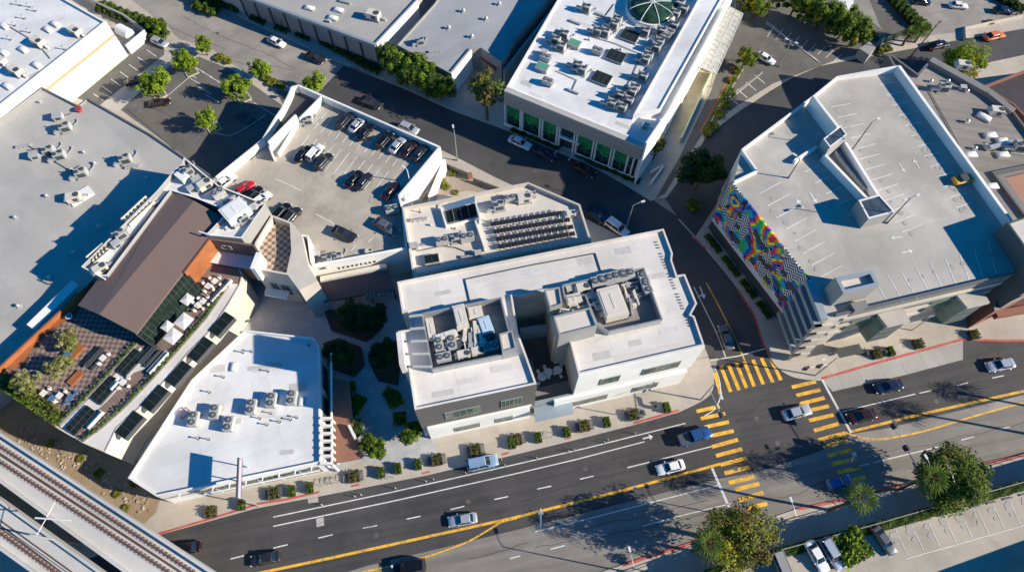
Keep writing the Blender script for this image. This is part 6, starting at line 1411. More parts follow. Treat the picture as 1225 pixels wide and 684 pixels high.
dk = [('dark',412.9,143.5,'dark suv with a pale stripe of sun, first of three by the upper garage parapet','suv'),('silver',427.4,148,'silver car, second of three by the upper garage parapet','sedan'),('black',437,157,'black car, third of three by the upper garage parapet','sedan'),
('black',460.5,167,'black car, first of four by the right part of the upper parapet','suv'),('silver',475.5,172.5,'silver car, second of four by the right part of the upper parapet','sedan'),('maroon',489.5,176.5,'dark maroon car, third of four by the right part of the upper parapet','sedan'),('dark',502,182,'dark car, last of four in the upper right corner of the garage deck','sedan'),
('black',362.5,183,'black car, left of three in the middle row of the garage deck','sedan'),('white',377,182,'white suv, middle of three in the middle row of the garage deck','suv'),('dark',387.5,192.5,'dark suv, right of three in the middle row of the garage deck','suv'),
('black',423.5,213,'black car, left of two in the centre of the garage deck','sedan'),('dark',435,216,'dark car, right of two in the centre of the garage deck','sedan'),('maroon',467.6,227,'dark maroon car near the garage deck lamp','sedan'),
('black',337,253,'black suv, left of two beside the chequered pavilion deck','suv'),('dark',349,258,'dark suv, right of two beside the chequered pavilion deck','suv')]
for col, x, y, lab, kd in dk: car(kd, col, (x-8.5,y+9.5), (x+8.0,y-9), G1z+.03, lab, g_lot)
for col, x, y, lab in (('white',269.6,216,'white car, leftmost in the row behind the white strip roof'),('red',291.5,225,'bright red car parked behind the white strip roof'),('black',301.5,231.5,'black car right of the red one behind the white strip roof'),('white',311.5,238,'white car right of the black one behind the white strip roof')):
    car('sedan', col, (x-8,y+6), (x+8,y-6), G1z+.03, lab, g_lot)
car('sedan','dark',(398,272.5),(426,285.5),G1z+.03,'dark car driving across the lower part of the garage deck',g_lot); car('sedan','grey',(448,262),(476,279),G1z+.03,'grey car with a pale bonnet near the lower right of the garage deck',g_lot)
car('open','yellow',(1141,216),(1169,210),Gz+.03,'orange yellow convertible with a black roof parked on the mural garage deck','cars on the mural garage deck')
car('sedan','white',(906,63),(927,75),Z1,'white car beside the yellow green tree in the alley car park','cars in the car parks')
car('sedan','black',(1109,57),(1135,50),Z1-.13,'black car on the street at the top right','cars on the top right street'); car('sedan','orange',(1175,46),(1205,39),Z1-.13,'orange sedan on the street at the top right','cars on the top right street')
car('sedan','white',(1137,5),(1158,6.5),Z1,'white car in the pale back car park','cars in the car parks'); car('sedan','navy',(1189,11),(1214,13),Z1,'dark blue car beside the hedge in the back car park','cars in the car parks'); car('sedan','dark',(1094,0),(1113,2),Z1,'dark car at the top edge of the back car park','cars in the car parks')
for col, a, c, lab, kd in (('white',(967,646),(989,684),'white sedan, left of two by the round bush on the raised deck','sedan'),('silver',(984.5,643),(1008,681),'silver suv, right of two by the round bush on the raised deck','suv'),('grey',(1047,630),(1071,663),'grey sedan parked alone on the raised deck','sedan'),('beige',(929,661),(944,697),'beige van in the shade at the bottom of the raised deck','van')):
    car(kd, col, a, c, PZ+.03, lab, 'vehicles on the raised deck')

# ------------------------------------------------------------------ trees
TR = {}
TR['lot'] = make_tree(1, 2.3, 5.2, 26, 4200, .20, [leaf_bright, leaf_bright, leaf_mid], .13)
TR['dark'] = make_tree(2, 3.0, 7.0, 34, 8000, .22, [leaf_deep, leaf_dark, leaf_dark], .22)
TR['ficus'] = make_tree(3, 2.7, 6.0, 30, 7000, .20, [leaf_mid, leaf_bright, leaf_dark], .25)
TR['eucal'] = make_tree(4, 3.2, 9.5, 34, 3600, .20, [leaf_olive, leaf_brown, leaf_brown, leaf_mid], .22, flat=.9)
TR['big'] = make_tree(5, 5.6, 12.0, 70, 24000, .22, [leaf_dark, leaf_mid, leaf_mid, leaf_olive], .35, flat=.7)
TR['sparse'] = make_tree(6, 5.2, 10.8, 64, 10500, .19, [leaf_olive, leaf_gold, leaf_mid, leaf_brown], .35, flat=.62)
TR['olive'] = make_tree(7, 2.0, 3.6, 22, 3000, .15, [leaf_pale, leaf_olive, leaf_pale], .12, flat=.7)
TR['round'] = make_tree(8, 4.2, 7.4, 50, 15000, .19, [leaf_gold, leaf_bright, leaf_bright], .25, flat=.8)
TR['small'] = make_tree(9, 2.4, 5.0, 24, 4500, .20, [leaf_mid, leaf_gold, leaf_mid], .15)
def tree(kind, x, y, zc, label, s=1.0, rz=0.0, group=None, z0=.13):
    hgt = {'lot':5.2,'dark':7.0,'ficus':6.0,'eucal':9.5,'big':12,'sparse':10.8,'olive':3.6,'round':7.4,'small':5.0,'palm':11,'shortpalm':4}[kind]
    p = P(x, y, z0+zc); TR[kind].place((p.x,p.y,z0), rz, label, s, None, group)
gl_ = 'trees in the left car park'
for i, (x, y, s, lab) in enumerate(((220,72,1.0,'bright green tree at the top of the left car park'),(182,100,1.15,'large bright green tree over the dark red car in the left car park'),(243,55,.75,'small bright tree at the road edge of the left car park'),(285,104,1.0,'bright green tree in the right part of the left car park'),(248,141,.85,'bright green tree in the lowest island of the left car park'),(310,82,.85,'bright tree by the road entrance of the left car park'),(374,101,.9,'bright green tree peeking from behind the garage corner'))):
    tree('lot', x, y, 3.6*s, lab, s*1.12, i*1.3, gl_)
for i, (x, y, s, lab) in enumerate(((467,71,.95,'leftmost'),(481,80,1.0,'second from the left'),(496,88,1.05,'third from the left'),(512,97,1.05,'fourth from the left'),(527,104,.9,'rightmost'))): tree('ficus', x, y, 4, 'dense green street tree in the row before the bluish warehouse, '+lab, s*1.18, i*1.1, 'row of dense street trees')
tree('eucal', 582, 117, 6.3, 'tall sparse olive brown tree at the left corner of the white office', 1.3, .3); TR['eucal'].place((P(787,172,5).x,P(787,172,5).y,.13), 2.0, 'sparse yellowish tree at the right corner of the white office', .72)
tree('dark', 840, 207, 5, 'large dark green tree at the corner of the curved road and the alley', 1.35, .5)
tree('small', 893, 68, 3.3, 'yellow green tree beside the white car in the alley car park', 1.0, .2)
tree('round', 1152, 73, 4.3, 'big rounded yellow green tree beside the weathered roof', 1.0, .4)
for i, (x, y, s) in enumerate(((952,5,1.2),(966,14,1.25),(981,20,1.2),(996,25,1.15),(1010,33,1.1),(1023,42,1.2),(1018,24,1.0),(905,8,1.0),(895,0,1.0),(935,-4,1.1))): TR['small'].place((P(x,y,3.5).x,P(x,y,3.5).y,.13), i*.9, 'bushy green tree along the shaded car park, %s' % ORD[[3,4,5,6,7,9,8,1,0,2][i]], s*1.15, None, 'trees along the shaded car park')
for i, (x, y, s, lab) in enumerate(((408,424,.8,'dark tree in the left courtyard bed'),(460,420,.8,'dark tree in the right courtyard bed'),(420,378,.9,'dark spreading tree beside the brown canopy, left'),(443,382,.85,'dark spreading tree beside the brown canopy, right'),(427,512,.45,'small dark tree beside the reddish kiosk'))): tree('dark', x, y, 4.8*s, lab, s, i*1.4, 'dark trees in the courtyard')
tree('ficus', 445, 533, 3.6, 'bright green tree at the courtyard entrance, left one', .75, .6, 'bright trees at the courtyard entrance'); tree('ficus', 492, 517, 3.0, 'bright green tree at the courtyard entrance against the cream building', .68, 2.0, 'bright trees at the courtyard entrance')
tree('big', 1148, 568, 8.0, 'dense dark green tree on the right of the south pavement', .86, .3)
tree('sparse', 884, 640, 7.3, 'large sparse olive green tree at the bottom by the left crosswalk', 1.02, .8)
for i, (x, y, s, lab) in enumerate(((80,406,1.05,'pale olive tree on the terrace nearest the orange screen'),(70,438,1.1,'pale olive tree in the middle of the chequered terrace'),(31,458,1.2,'pale olive tree at the lower left of the chequered terrace'))): tree('olive', x, y, 2.3, lab, s, i*2.0, 'olive trees on the terrace', TB)
TR['palm'] = make_palm(3, 10.6, 3.0, 24)
for x, y, z, s, lab in ((1113,572,9.7,.95,'tall fan palm beside the dense dark tree on the south pavement'),(1027,597,10,1.0,'tall fan palm by the right crosswalk on the south pavement'),(848,650,10,.95,'tall fan palm in front of the sparse tree, bottom')):
    p = P(x, y, z); TR['palm'].place((p.x,p.y,.13), x, lab, s, None, 'tall palms on the south pavement')
TR['lowpalm'] = make_palm(8, 3.0, 1.9, 26); TR['lowpalm'].root['label'] = 'x'
for x, y, s, lab in ((872,113,1.1,'short palm in the planting triangle of the alley'),(1088,42,1.2,'short palm by the hedge gate, left'),(1103,38,1.2,'short palm by the hedge gate, right')): p = P(x, y, 3.2); TR['lowpalm'].place((p.x,p.y,.13), x, lab, s, None, 'short palms by the car parks')
for x, y, lab in ((1290,500,'tall fan palm just outside the right edge, nearer one'),(1360,476,'tall fan palm just outside the right edge, farther one')): p = P(x, y, 10); TR['palm'].place((p.x,p.y,.13), x, lab, .95, None, 'tall palms on the south pavement')
# shrubs
SH = {}
SH['row'] = make_shrub(1, 6.5, 2.0, 1.3, 2400, .17, [leaf_dark, leaf_mid, leaf_deep], 'hedge', 'hedge')
SH['bush'] = make_shrub(2, 2.4, 2.2, 1.3, 1000, .16, [leaf_mid, leaf_bright, leaf_dark])
SH['yellow'] = make_shrub(5, 2.4, 2.0, 1.0, 900, .15, [leaf_olive, leaf_gold, leaf_mid])
def pl(kind, a, c, label, s=1.0, z=.13, group=None, wy=1.0):
    A_, B_ = P(*a, z+.6), P(*c, z+.6); d_ = B_-A_; q = (A_+B_)/2; SH[kind].place((q.x,q.y,z), math.atan2(d_.y,d_.x), label, (d_.length/6.5, wy, s), None, group)
for i, (a, c) in enumerate((((385,48),(402,57)),((402,57),(420,67)),((420,67),(438,77)),((438,77),(455,85)))): pl('row', a, c, 'shaded hedge under the ribbed warehouse wall, %s' % ORD[i], 1.0, .13, 'hedges under the ribbed warehouse')
for i, (a, c) in enumerate((((300,18),(318,26)),((330,30),(345,36)),((355,38),(372,45)))): pl('row', a, c, 'small hedge by the ribbed warehouse doors, %s' % ORD[i], .9, .13, 'hedges by the warehouse doors')
for i, (a, c) in enumerate((((236,2),(262,12)),((262,-4),(290,8)))): pl('row', a, c, 'dark shrub mass at the upper left road corner, %s' % ('left' if i == 0 else 'right'), 1.6, .13, 'shrubs at the road corner', 2.2)
for i, (a, c) in enumerate((((612,152),(640,163)),((640,163),(670,176)),((690,182),(722,197)),((722,197),(750,210)),((750,210),(766,216)))): pl('row', a, c, 'dark hedge at the foot of the office front, %s' % ORD[i], .6, .13, 'hedges at the foot of the office', .7)
for i, (a, c) in enumerate((((118,8),(135,12)),((135,14),(155,22)),((155,20),(172,28)),((170,26),(188,34)),((176,40),(200,44)))): pl('row', a, c, 'green shrubs between the walled yard and the road, %s' % ORD[i], 1.6, .13, 'shrubs behind the white store', 1.5)
tree('ficus', 187, 30, 3.0, 'dense green tree beside the walled yard behind the white store', .75, 1.0)
for i, (a, c) in enumerate((((1068,-2),(1080,10)),((1078,8),(1090,20)),((1086,17),(1098,29)),((1096,24),(1108,38)))): pl('row', a, c, 'thick clipped hedge between the two back car parks, %s' % ORD[i], 1.4, .13, 'hedges between the back car parks', 1.6)
for i, (a, c) in enumerate((((1190,-6),(1206,2)),((1206,2),(1225,14)))): pl('row', a, c, 'dark hedge at the top right corner, %s' % ('left' if i == 0 else 'right'), 1.4, .13, 'hedges at the top right corner', 1.2)
ed = [(845,688),(880,677),(932,661),(975,650),(1020,638),(1060,627),(1100,616),(1140,604),(1180,593),(1225,580),(1262,569)]
for i, (a, c) in enumerate(zip(ed[:-1], ed[1:])): pl('row', a, c, 'low green hedge along the railing of the raised deck, %s' % ORD[i], .5, PZ, 'hedges along the raised deck', .7)
def bush(kind, x, y, s, label, z=.13, group=None): p = P(x, y, z+.6*s); SH[kind].place((p.x,p.y,z), x*.7, label, s, None, group)
p = P(1019,653,PZ+1.2); SH['bush'].place((p.x,p.y,PZ), .4, 'large round dark green bush between the cars on the raised deck', (2.0,2.0,2.0))
for i, (x, y, s) in enumerate(((853,150,1.0),(860,136,.9),(868,125,.9),(876,95,.8),(846,158,.8),(882,84,.8))): bush('yellow', x, y, s, 'yellow green shrub in the planting triangle by the alley, %s' % ORD[[1,2,3,4,0,5][i]], .13, 'shrubs in the planting triangle')
for i, (x, y, s) in enumerate(((262,68,.9),(272,72,.8),(325,98,.9),(318,93,.8),(336,102,.8))): bush('yellow', x, y, s, 'small olive shrub in the planters between car park and road, %s' % ORD[[0,1,3,2,4][i]], .13, 'shrubs along the left car park')
for i, (x, y, s) in enumerate(((256.6,405,1.2),(235,436,1.1),(207.5,465,1.1),(180,494,1.1),(149,522,1.1),(279.6,376,.8))): bush('bush', x, y, s, 'dark round bush in the passage below the cream walkway, %s' % ORD[[4,3,2,1,0,5][i]], .13, 'bushes in the passage')
for i, (x, y, s) in enumerate(((524,214,1.0),(533,222,.7),(541,206,.7),(545,230,.5))): bush('yellow', x, y, s, 'scrubby bush in the gravel yard beside the exit ramp, %s' % ORD[i], .13, 'bushes in the gravel yard')
for i, (x, y, s) in enumerate(((1052,60,1.0),(1062,57,.9),(1044,40,1.0),(1185,26,.7))): bush('yellow', x, y, s, 'olive shrub near the top right street corner, %s' % ORD[[1,2,0,3][i]], .13, 'shrubs by the top right street')
for i, (x, y, s) in enumerate(((428,481,1.0),(472,478,1.0),(422,490,.8),(478,500,.9),(466,470,.8),(420,462,.7))): bush('bush', x, y, s, 'dark shrub in the shaded courtyard between the buildings, %s' % ORD[[2,4,1,5,3,0][i]], .13, 'shrubs in the courtyard')
for i, (a, c) in enumerate((((846,280),(862,301)),((866,306),(884,329)),((888,334),(904,355)),((908,360),(922,379)))): pl('row', a, c, 'dark hedge in the strip under the mural wall, %s' % ORD[i], .7, .13, 'hedges under the mural wall', .6)
for i, (x, y, s) in enumerate(((822,205,1.0),(829,245,1.0))): bush('bush', x, y, s, 'dark shrub near the large dark tree at the alley corner, %s' % ('left' if i == 0 else 'right'), .13, 'shrubs at the alley corner')
for i, (x, y, s) in enumerate(((96,548,.5),(118,566,.6),(140,590,.5),(60,530,.5),(160,575,.7),(150,608,.5))): bush('yellow', x, y, s, 'dry weed clump on the bare dirt beside the viaduct, %s' % ORD[[1,2,3,0,5,4][i]], .14, 'weeds on the dirt')
rr = random.Random(31); db = MB()
for k in range(320):
    t = rr.random(); x = 20+160*t; y = 515+88*t+rr.gauss(0,9); p = P(x, y, .15); s_ = rr.uniform(.08,.35); db.box((p.x,p.y,.14+s_*.25),(s_,s_*rr.uniform(.5,1),s_*.5), rz=rr.random()*3, m=rr.choice((0,1)))
tag(db.build('rubble', [dirt, conc]), 'stones and rubble strewn over the bare dirt beside the viaduct', kind='stuff')
# pavement planters
def make_planter(kind):
    r = empty('street_planter', (0,0,0), 'x', 'planter'); pr = []
    rr = random.Random(4 if kind == 'g' else 8); m_ = MB()
    if kind == 'g':
        pr.append((raw(lambda b: b.box((0,0,.3),(.95,1.7,.6)), 'planter_box', planter_m, r, local=True), []))
        for j in range(260): leaf_quad(m_, Vector((rr.uniform(-.45,.45),rr.uniform(-.8,.8),.55+rr.random()*.5)), Vector((rr.gauss(0,.5),rr.gauss(0,.5),1)).normalized(), .2, rr.choice((0,1)), rr)
        pr.append((m_.build('foliage', [leaf_mid, leaf_dark], r, local=True), []))
    else:
        pr.append((raw(lambda b: b.box((0,0,.25),(1.9,1.9,.5)), 'planter_box', planter_m, r, local=True), []))
        for j in range(300): leaf_quad(m_, Vector((max(-.85,min(.85,rr.gauss(0,.5))),max(-.85,min(.85,rr.gauss(0,.5))),.45+rr.random()*.75)), Vector((rr.gauss(0,.5),rr.gauss(0,.5),1)).normalized(), .2, rr.choice((0,1,2)), rr)
        pr.append((m_.build('foliage', [leaf_brown, leaf_dark, leaf_brown], r, local=True), []))
    return Proto(r, pr)
PLg, PLd = make_planter('g'), make_planter('d')
gp = [(349,587),(370.6,583),(455.6,565),(476,560),(500,555),(612.5,530),(644,523),(678,516),(726,504.5),(797.6,487),(289,603),(1065.6,420)]
gp = sorted(gp)
for i, (x, y) in enumerate(gp): p = P(x, y, .7); PLg.place((p.x,p.y,.13), ST, 'slim green hedge planter on the avenue pavement, %s' % ORD[i], 1.0, None, 'green hedge planters on the pavement')
dp = sorted([(252,612),(328,590),(424,570),(523,550),(569,538),(618,526),(699,509.5),(758,496),(1049.5,423),(1099,411),(1165.5,400)])
for i, (x, y) in enumerate(dp): p = P(x, y, .7); PLd.place((p.x,p.y,.13), ST, 'square dark planter with brownish plants on the avenue pavement, %s' % ORD[i], .88, None, 'square dark planters on the pavement')
bench_m = mat('bench_slat', (.10,.11,.12), .7, .1, 1)
def make_bench():
    r = empty('street_bench', (0,0,0), 'x', 'bench'); pr = []
    pr.append((raw(lambda b: [b.box((-.22+.15*k,0,.45),(.11,1.7,.05)) for k in range(4)], 'seat', bench_m, r, local=True), []))
    pr.append((raw(lambda b: [b.box((.34,0,.6+.14*k),(.05,1.7,.09)) for k in range(3)], 'backrest', bench_m, r, local=True), []))
    for s in (-.7,.7): pr.append((raw(lambda b: b.box((0,s,.22),(.5,.06,.44)), 'leg', pole_dk, r, local=True), []))
    return Proto(r, pr)
BN = make_bench(); bl = []
for x, y in dp:
    if x < 1000 and x not in (252,): bl += [(x-8.5,y+2),(x+8.5,y-2)]
for i, (x, y) in enumerate(sorted(bl)): p = P(x, y, .5); BN.place((p.x,p.y,.13), ST+(PI if i % 2 else 0), 'grey slatted bench beside a square planter on the avenue pavement, %s' % ORD[i], 1.0, None, 'benches on the avenue pavement')
def make_post():
    r = empty('flexible_post', (0,0,0), 'x', 'bollard'); return Proto(r, [(raw(lambda b: b.cyl((0,0,.04),(0,0,.95),.06,.05,7), 'post', white_metal, r, local=True), []), (raw(lambda b: b.cyl((0,0,0),(0,0,.05),.18,.15,8), 'base', pole_dk, r, local=True), [])])
FP = make_post(); fx_ = [(385,603.5),(424.5,593.5),(432,591.5),(473,583.5),(509.5,575.5),(518.5,573),(557,565.5),(604,556),(642,547.5),(679.6,539),(686.6,537.5),(723,528.5),(727.5,526),(760,518),(600,549)]
for i, (x, y) in enumerate(sorted(fx_)): p = P(x, y, .5); FP.place((p.x,p.y,.01), 0, 'white flexible post on the bicycle lane line, %s' % ORD[i], 1.0, None, 'white posts on the bicycle lane line')
# bus shelters, bins, racks
for (x, y, ang, lab) in ((1016,419.5,ST+.02,'dark roofed bus shelter on the pavement below the mural garage'),):
    p = P(x, y, 2.6); r = empty('bus_shelter', (p.x,p.y,.13), lab, 'bus shelter'); u = Vector((math.cos(ang),math.sin(ang),0)); v = Vector((-u.y,u.x,0))
    raw(lambda b: b.box((p.x,p.y,2.6),(4.4,1.7,.14), rz=ang), 'roof', shelter_m, r)
    raw(lambda b: [b.cyl((p+u*a_+v*.6)-Vector((0,0,2.5)), (p+u*a_+v*.6), .06,.06,6) for a_ in (-2,0,2)], 'post', pole_dk, r)
    raw(lambda b: b.wall(p+u*-2.0+v*.7, p+u*2.0+v*.7, .5, 2.4, .03), 'back_pane', glass, r); raw(lambda b: (b.box((p.x+v.x*.35,p.y+v.y*.35,.6),(3.2,.4,.06), rz=ang), b.box((p.x+v.x*.35,p.y+v.y*.35,.35),(.1,.3,.45), rz=ang)), 'bench', unit_grey, r)
BNp = [(1035,422),(838,480),(784,489),(1058,421),(1155,402),(1172,400),(740,664)]
for i, (x, y) in enumerate(sorted(BNp)[:0]): pass
def bin_(x, y, lab, m=unit_grey):
    p = P(x, y, .6); r = empty('litter_bin', (p.x,p.y,.13), lab, 'bin', 'litter bins'); raw(lambda b: b.cyl((p.x,p.y,.13),(p.x,p.y,1.05),.3,.32,10), 'drum', m, r); raw(lambda b: b.cyl((p.x,p.y,1.05),(p.x,p.y,1.2),.34,.2,10), 'lid', pole_dk, r)
bin_(784,487,'grey litter bin beside the hedge planter near the crossing corner'); bin_(1036,423,'dark litter bin right of the bus shelter', planter_m); bin_(1058,421,'litter bin between the square planter and the green hedge planter', planter_m); bin_(771,466,'small dark bin in front of the cream building', planter_m)
def rack(x, y, lab):
    p = P(x, y, .5); r = empty('bicycle_rack', (p.x,p.y,.13), lab, 'bicycle rack', 'bicycle racks on the pavement')
    for k in range(3):
        c_ = p + Vector((math.cos(ST),math.sin(ST),0))*(k-1)*.9; pts = [Vector((c_.x,c_.y-.4,.13)),Vector((c_.x,c_.y-.4,.9)),Vector((c_.x,c_.y+.4,.9)),Vector((c_.x,c_.y+.4,.13))]; raw(lambda b: b.tube(pts, .04, 5), 'hoop', pole_m, r)
rack(405,574,'low bicycle rack between a dark planter and the kerb, left'); rack(465,569,'low bicycle rack near the middle planters'); rack(654,521,'low bicycle rack between two green planters'); rack(393,576,'low bicycle rack in front of the white wedge building corner')
# street lamps and signals
pn = ST + PI/2
street_lamp(547,192,8.4,pn,1.2,'tall grey street lamp on the curved road above the garage', .13)
p_ = P(752,268,.13); street_lamp(748,277,9.0,.35,1.6,'grey street lamp behind the cream building leaning over the curved road', .13)
street_lamp(1019.5,179,7.2,.5,1.0,'slim dark deck lamp beside the small lift box on the mural garage', Gz, name='deck_lamp', col=pole_dk, group='deck lamps')
street_lamp(1061,267,7.4,.35,.9,'slim twin headed deck lamp beside the middle lift box on the mural garage', Gz, double=True, name='deck_lamp', col=pole_dk, group='deck lamps')
street_lamp(943,213,5.2,2.4,.8,'slim dark deck lamp on the left part of the mural garage deck', Gz, name='deck_lamp', col=pole_dk, group='deck lamps')
street_lamp(490,217,3.6,2.6,.5,'short white deck lamp on the right parapet of the cream garage', G1z+.4, name='deck_lamp', col=white_metal, group='deck lamps')
street_lamp(746,683,9.0,pn,2.0,'grey street lamp on the south kerb, left one', .13); street_lamp(926,627,9.0,pn,2.0,'grey street lamp on the south kerb beside the left crosswalk', .13); street_lamp(1102,590,9.0,pn,2.0,'grey street lamp on the south kerb behind the dense tree', .13)
street_lamp(900,110+0,6,.6,.8,'white lamp beside the white car in the alley car park', .13) if False else None
street_lamp(932,80,7,2.6,.8,'white twin lamp beside the alley car park', .13, double=True)
signal_mast(1078,580,7.0,pn+.12,8.5,'traffic signal mast on the south kerb right of the palm, arm over the avenue',(.55,.97),.18)
signal_mast(838,478,6.4,-PI/2+.25,5.0,'traffic signal mast on the rounded pavement corner below the cream building',(.9,),.5)
signal_mast(975,449,6.4,PI+.2,4.5,'traffic signal mast on the pavement corner below the mural garage',(.4,.95),.0)
for x, y, h, lab in ((760,500,5.5,'slim dark utility post beside the avenue kerb left of the corner'),(1091,395,6.5,'tall grey pole in front of the glass bay of the mural garage'),(1100,588,0,'')):
    if h: p = P(x, y, .13); r = empty('utility_pole', (p.x,p.y,.13), lab, 'pole', 'poles on the avenue'); raw(lambda b: b.cyl((p.x,p.y,.13),(p.x,p.y,h),.1,.07,7), 'pole', pole_m, r); raw(lambda b: b.box((p.x,p.y,h-.3),(.9,.1,.4), rz=ST), 'sign_plate', pole_m, r)
p = P(1086,72,.13); r = empty('utility_pole', (p.x,p.y,.13), 'tall leaning timber utility pole at the top right street corner', 'pole', 'poles on the avenue'); raw(lambda b: b.cyl((p.x,p.y,.13),(p.x+1.0,p.y,11.0),.17,.11,7), 'pole', trunk_m, r); raw(lambda b: b.box((p.x+1.0,p.y,10.3),(2.2,.14,.14), rz=.6), 'cross_arm', trunk_m, r)
# terrace furniture
FT = 'white parasols on the patio'
def parasol(x, y, s, lab):
    p = P(x, y, TB+2.4); r = empty('parasol', (p.x,p.y,TB), lab, 'parasol', FT); h = s*.42; a_ = tang
    u = Vector((math.cos(a_),math.sin(a_),0))*h; v = Vector((-math.sin(a_),math.cos(a_),0))*h; top = Vector((p.x,p.y,TB+2.65)); q = [p-u-v, p+u-v, p+u+v, p-u+v]
    raw(lambda b: [b.face([q[k], q[(k+1)%4], top]) for k in range(4)], 'canopy', fabric_w, r); raw(lambda b: b.cyl((p.x,p.y,TB+.05),(p.x,p.y,TB+2.6),.04,.04,6), 'pole', wood_brown, r); raw(lambda b: b.cyl((p.x,p.y,TB+.03),(p.x,p.y,TB+.12),.35,.35,10), 'base', conc_dk, r)
for x, y, s, lab in ((207,402,2.7,'white square parasol on the patio, second from the bottom left'),(220,384,2.8,'largest white parasol in the middle of the patio'),(200,390,1.9,'small white parasol against the glazed lean-to'),(224,358,2.1,'white parasol at the upper part of the glazed lean-to')): parasol(x, y, s, lab)
def pat_set(x, y, lab, m=fabric_w, z=TB, n=4):
    p = P(x, y, z+.7); r = empty('patio_table', (p.x,p.y,z), lab, 'table', 'patio tables and chairs'); raw(lambda b: b.box((p.x,p.y,z+.74),(.95,.95,.05), rz=tang), 'table_top', m, r); raw(lambda b: b.box((p.x,p.y,z+.38),(.1,.1,.7)), 'leg', unit_grey, r)
    for k in range(n):
        a_ = tang+PI/2*k*(4//n); c_ = p + Vector((math.cos(a_),math.sin(a_),0))*.95; raw(lambda b: (b.box((c_.x,c_.y,z+.45),(.45,.45,.08), rz=a_), b.box((c_.x+.24*math.cos(a_),c_.y+.24*math.sin(a_),z+.68),(.07,.45,.4), rz=a_), b.box((c_.x,c_.y,z+.22),(.3,.3,.42), rz=a_)), 'chair', m, r)
for x, y, lab in ((236.7,365,'white table set on the patio, lower one of the upper group'),(243,360,'white table set on the patio, upper one of the middle group'),(249,342,'white table set near the top of the patio'),(257,336,'topmost white table set on the patio'),(147,457,'white chairs round a table at the lower patio')): pat_set(x, y, lab)
for x, y, m, lab in ((52,470,fabric_w,'white table set near the terrace shrubs, left'),(62,476,blue_fab,'blue table set near the terrace shrubs'),(71,473,fabric_w,'white table set near the terrace shrubs, middle'),(84,475,blue_fab,'blue and white table set near the terrace shrubs, right'),(81,423,blue_fab,'blue chairs round a table by the small timber deck'),(123,428,fabric_w,'white table set right of the long dark table on the terrace')): pat_set(x, y, lab, m, n=2)
for x, y, w, l, lab in ((189,433,.9,4.2,'long white sofa at the lower end of the patio'),(264,347,.8,4.8,'long white sofa at the upper end of the patio'),(113,501,.8,3.0,'long white sofa beside the lowest skylight'),(136,460,.8,1.6,'short white sofa beside the middle skylight')):
    p = P(x, y, TB+.5); r = empty('outdoor_sofa', (p.x,p.y,TB), lab, 'sofa', 'white sofas on the patio'); raw(lambda b: b.box((p.x,p.y,TB+.3),(l,w,.4), rz=tang), 'seat', cushion, r); raw(lambda b: b.box((p.x-math.sin(tang)*w*.45*-1,p.y-math.cos(tang)*w*.45,TB+.55),(l,.2,.6), rz=tang), 'backrest', fabric_w, r)
for x, y, lab in ((113,427,'long dark dining table on the chequered terrace'),(177,424,'long dark planter table on the lower patio')):
    p = P(x, y, TB+.7); r = empty('dining_table', (p.x,p.y,TB), lab, 'table'); raw(lambda b: b.box((p.x,p.y,TB+.72),(3.6,.9,.08), rz=tang), 'table_top', unit_dark, r); raw(lambda b: [b.box((p.x+math.cos(tang)*t,p.y+math.sin(tang)*t,TB+.35),(.15,.7,.7), rz=tang) for t in (-1.3,1.3)], 'leg', unit_dark, r)
    for s in (-1,1): raw(lambda b: b.box((p.x-math.sin(tang)*s*.9,p.y+math.cos(tang)*s*.9,TB+.25),(3.4,.4,.45), rz=tang), 'bench', unit_dark, r)
for x, y, lab in ((92,420,'small orange timber deck beside the middle terrace tree'),(90,452,'small orange timber deck below the middle terrace tree')):
    p = P(x, y, TB+.2); b = MB(); b.box((p.x,p.y,TB+.18),(2.4,1.2,.3), rz=tang); tag(b.build('timber_platform', wood_orange), lab, 'platform', 'timber platforms on the terrace')
p = P(82,378,TB+1.2); r = empty('fire_bowl', (p.x,p.y,TB+.55), 'white and blue bowl on the orange timber bench', 'bowl'); raw(lambda b: b.cyl((p.x,p.y,TB+.56),(p.x,p.y,TB+1.2),.25,.55,14), 'bowl', fabric_w, r); raw(lambda b: b.cyl((p.x,p.y,TB+1.15),(p.x,p.y,TB+1.24),.42,.42,12), 'water', blue_fab, r)
for x, y, lab, z_ in ((172,352+0,'',0),(245,212,'',0)): pass
# rods on the brown roof edge
for x, y, x2, y2, lab in ((238,277,252,281,'thin white pole lying over the right end of the brown roof'),(115,328,126,334,'thin white pole over the lower end of the white strip roof')):
    b = MB(); b.cyl(P(x,y,BRz+1.6), P(x2,y2,BRz+1.4), .12,.12,6); b.cyl(P(x2,y2,BRz+1.4), P(x2,y2,BRz), .1,.1,6); tag(b.build('roof_pole', white_metal), lab, 'pole', 'poles over the brown roof')
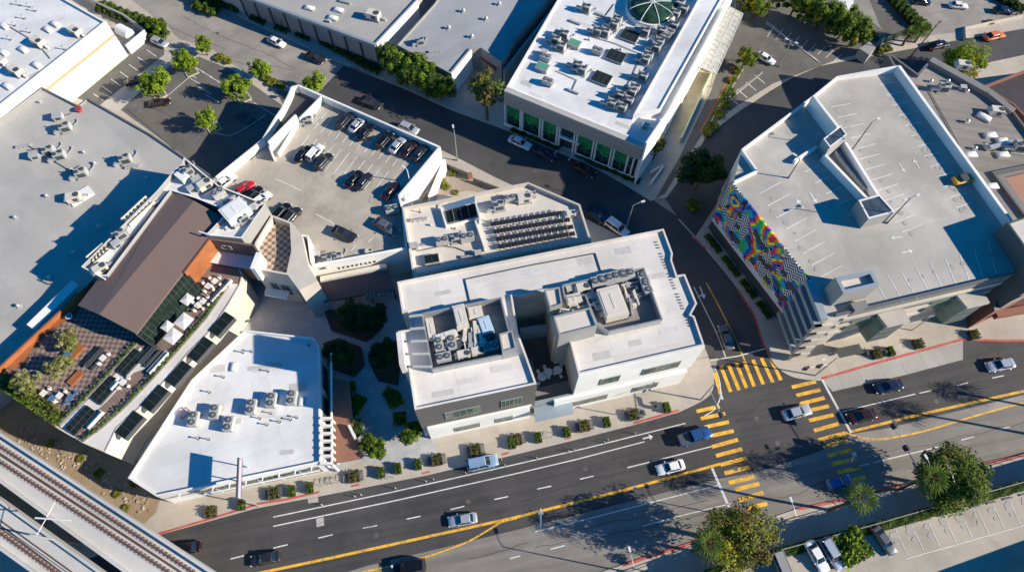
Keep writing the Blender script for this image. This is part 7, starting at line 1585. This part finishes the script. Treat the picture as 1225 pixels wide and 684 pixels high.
# fences and small things at the gravel yard
r = empty('yard_fence', P(570,215,0), 'low dark fence and wall round the gravel yard behind the solar roof', 'fence'); raw(lambda b: (b.wall(P(533,196,1.4), P(560,207,1.4), 0, 1.5, .15), b.wall(P(566,213,1.4), P(600,226,1.4), 0, 1.5, .2)), 'panel', conc_dk, r)
rg_ = P(543,199,.6)
b = MB(); p = P(562,210,.9); b.box((p.x,p.y,.8),(.9,.7,1.3), rz=.4); tag(b.build('utility_cabinet', rust_brick), 'orange utility cabinet by the gravel yard fence', 'cabinet')
r = empty('gate_fence', P(1075,48,0), 'pale metal gate and fence before the shaded yard at the top right', 'fence'); raw(lambda b: (b.wall(P(1056,46,1.8), P(1085,36,1.8), .13, 1.9, .08), b.wall(P(1056,46,1.8), P(1052,60,1.8), .13, 1.9, .08)), 'panel', glass_green, r)
b = MB(); b.prism(PP([(1002,-6),(1022,-6),(1020,12),(1008,20)],3.2), 0, 3.2); tag(b.build('garden_shed', white_wall), 'small white roofed shed among the trees, top right', 'shed')
b = MB(); b.prism(PP([(1040,50),(1048,57),(1040,66),(1028,58)],2.6), 0, 2.6); tag(b.build('garden_shed', grey_wall), 'small dark shed at the end of the shaded car park hedge', 'shed')
r = empty('low_wall', P(1150,45,0), 'pale low wall at the pavement of the back car park', 'wall'); raw(lambda b: (b.wall(P(1155,33,.9), P(1225,18,.9), .13, 1.0, .25), b.wall(P(1155,33,.9), P(1156,46,.9), .13, 1.0, .25)), 'wall', beige_wall, r)

# ------------------------------------------------------------------ world, sun, camera
w = bpy.data.worlds.new('World'); sc.world = w; w.use_nodes = True; N = w.node_tree.nodes; L = w.node_tree.links
sky = N.new('ShaderNodeTexSky'); sky.sky_type = 'NISHITA'; sky.sun_disc = False; SE = math.radians(26)
saz = math.radians(-11)            # direction to the sun in the ground plane, from +X
sky.sun_elevation = SE; sky.sun_rotation = PI/2 - saz; sky.ozone_density = 5.0; sky.air_density = 1.0; sky.dust_density = .3
bg = N['Background']; bg.inputs['Strength'].default_value = .088; hs = N.new('ShaderNodeHueSaturation'); hs.inputs['Saturation'].default_value = 2.0; L.new(sky.outputs[0], hs.inputs['Color']); L.new(hs.outputs[0], bg.inputs['Color'])
sd = bpy.data.lights.new('sun', 'SUN'); sd.energy = 5.0; sd.angle = math.radians(.5); sd.color = (1.0,.89,.73)
so = bpy.data.objects.new('sun', sd); C.objects.link(so)
dirv = Vector((math.cos(saz)*math.cos(SE), math.sin(saz)*math.cos(SE), math.sin(SE)))
so.rotation_euler = dirv.to_track_quat('Z', 'Y').to_euler(); so.location = dirv*200
cd = bpy.data.cameras.new('camera'); co = bpy.data.objects.new('camera', cd); C.objects.link(co); sc.camera = co
cd.sensor_width = 36; cd.sensor_fit = 'HORIZONTAL'; cd.lens = 36*F/1225; cd.clip_end = 3000; cd.clip_start = .5
# camera axes in world: image right, image up, backwards
Ri = Vector((XA.x, YA.x, -D.x)); Dn = Vector((XA.y, YA.y, -D.y)); Fw = Vector((XA.z, YA.z, -D.z))
co.matrix_world = Matrix(((Ri.x, -Dn.x, -Fw.x, 0), (Ri.y, -Dn.y, -Fw.y, 0), (Ri.z, -Dn.z, -Fw.z, HH), (0,0,0,1)))
sc.view_settings.view_transform = 'Standard'; sc.view_settings.look = 'None'; sc.view_settings.gamma = 1; sc.view_settings.exposure = .68
sc.render.engine = 'CYCLES'; sc.cycles.max_bounces = 5; sc.cycles.transparent_max_bounces = 4
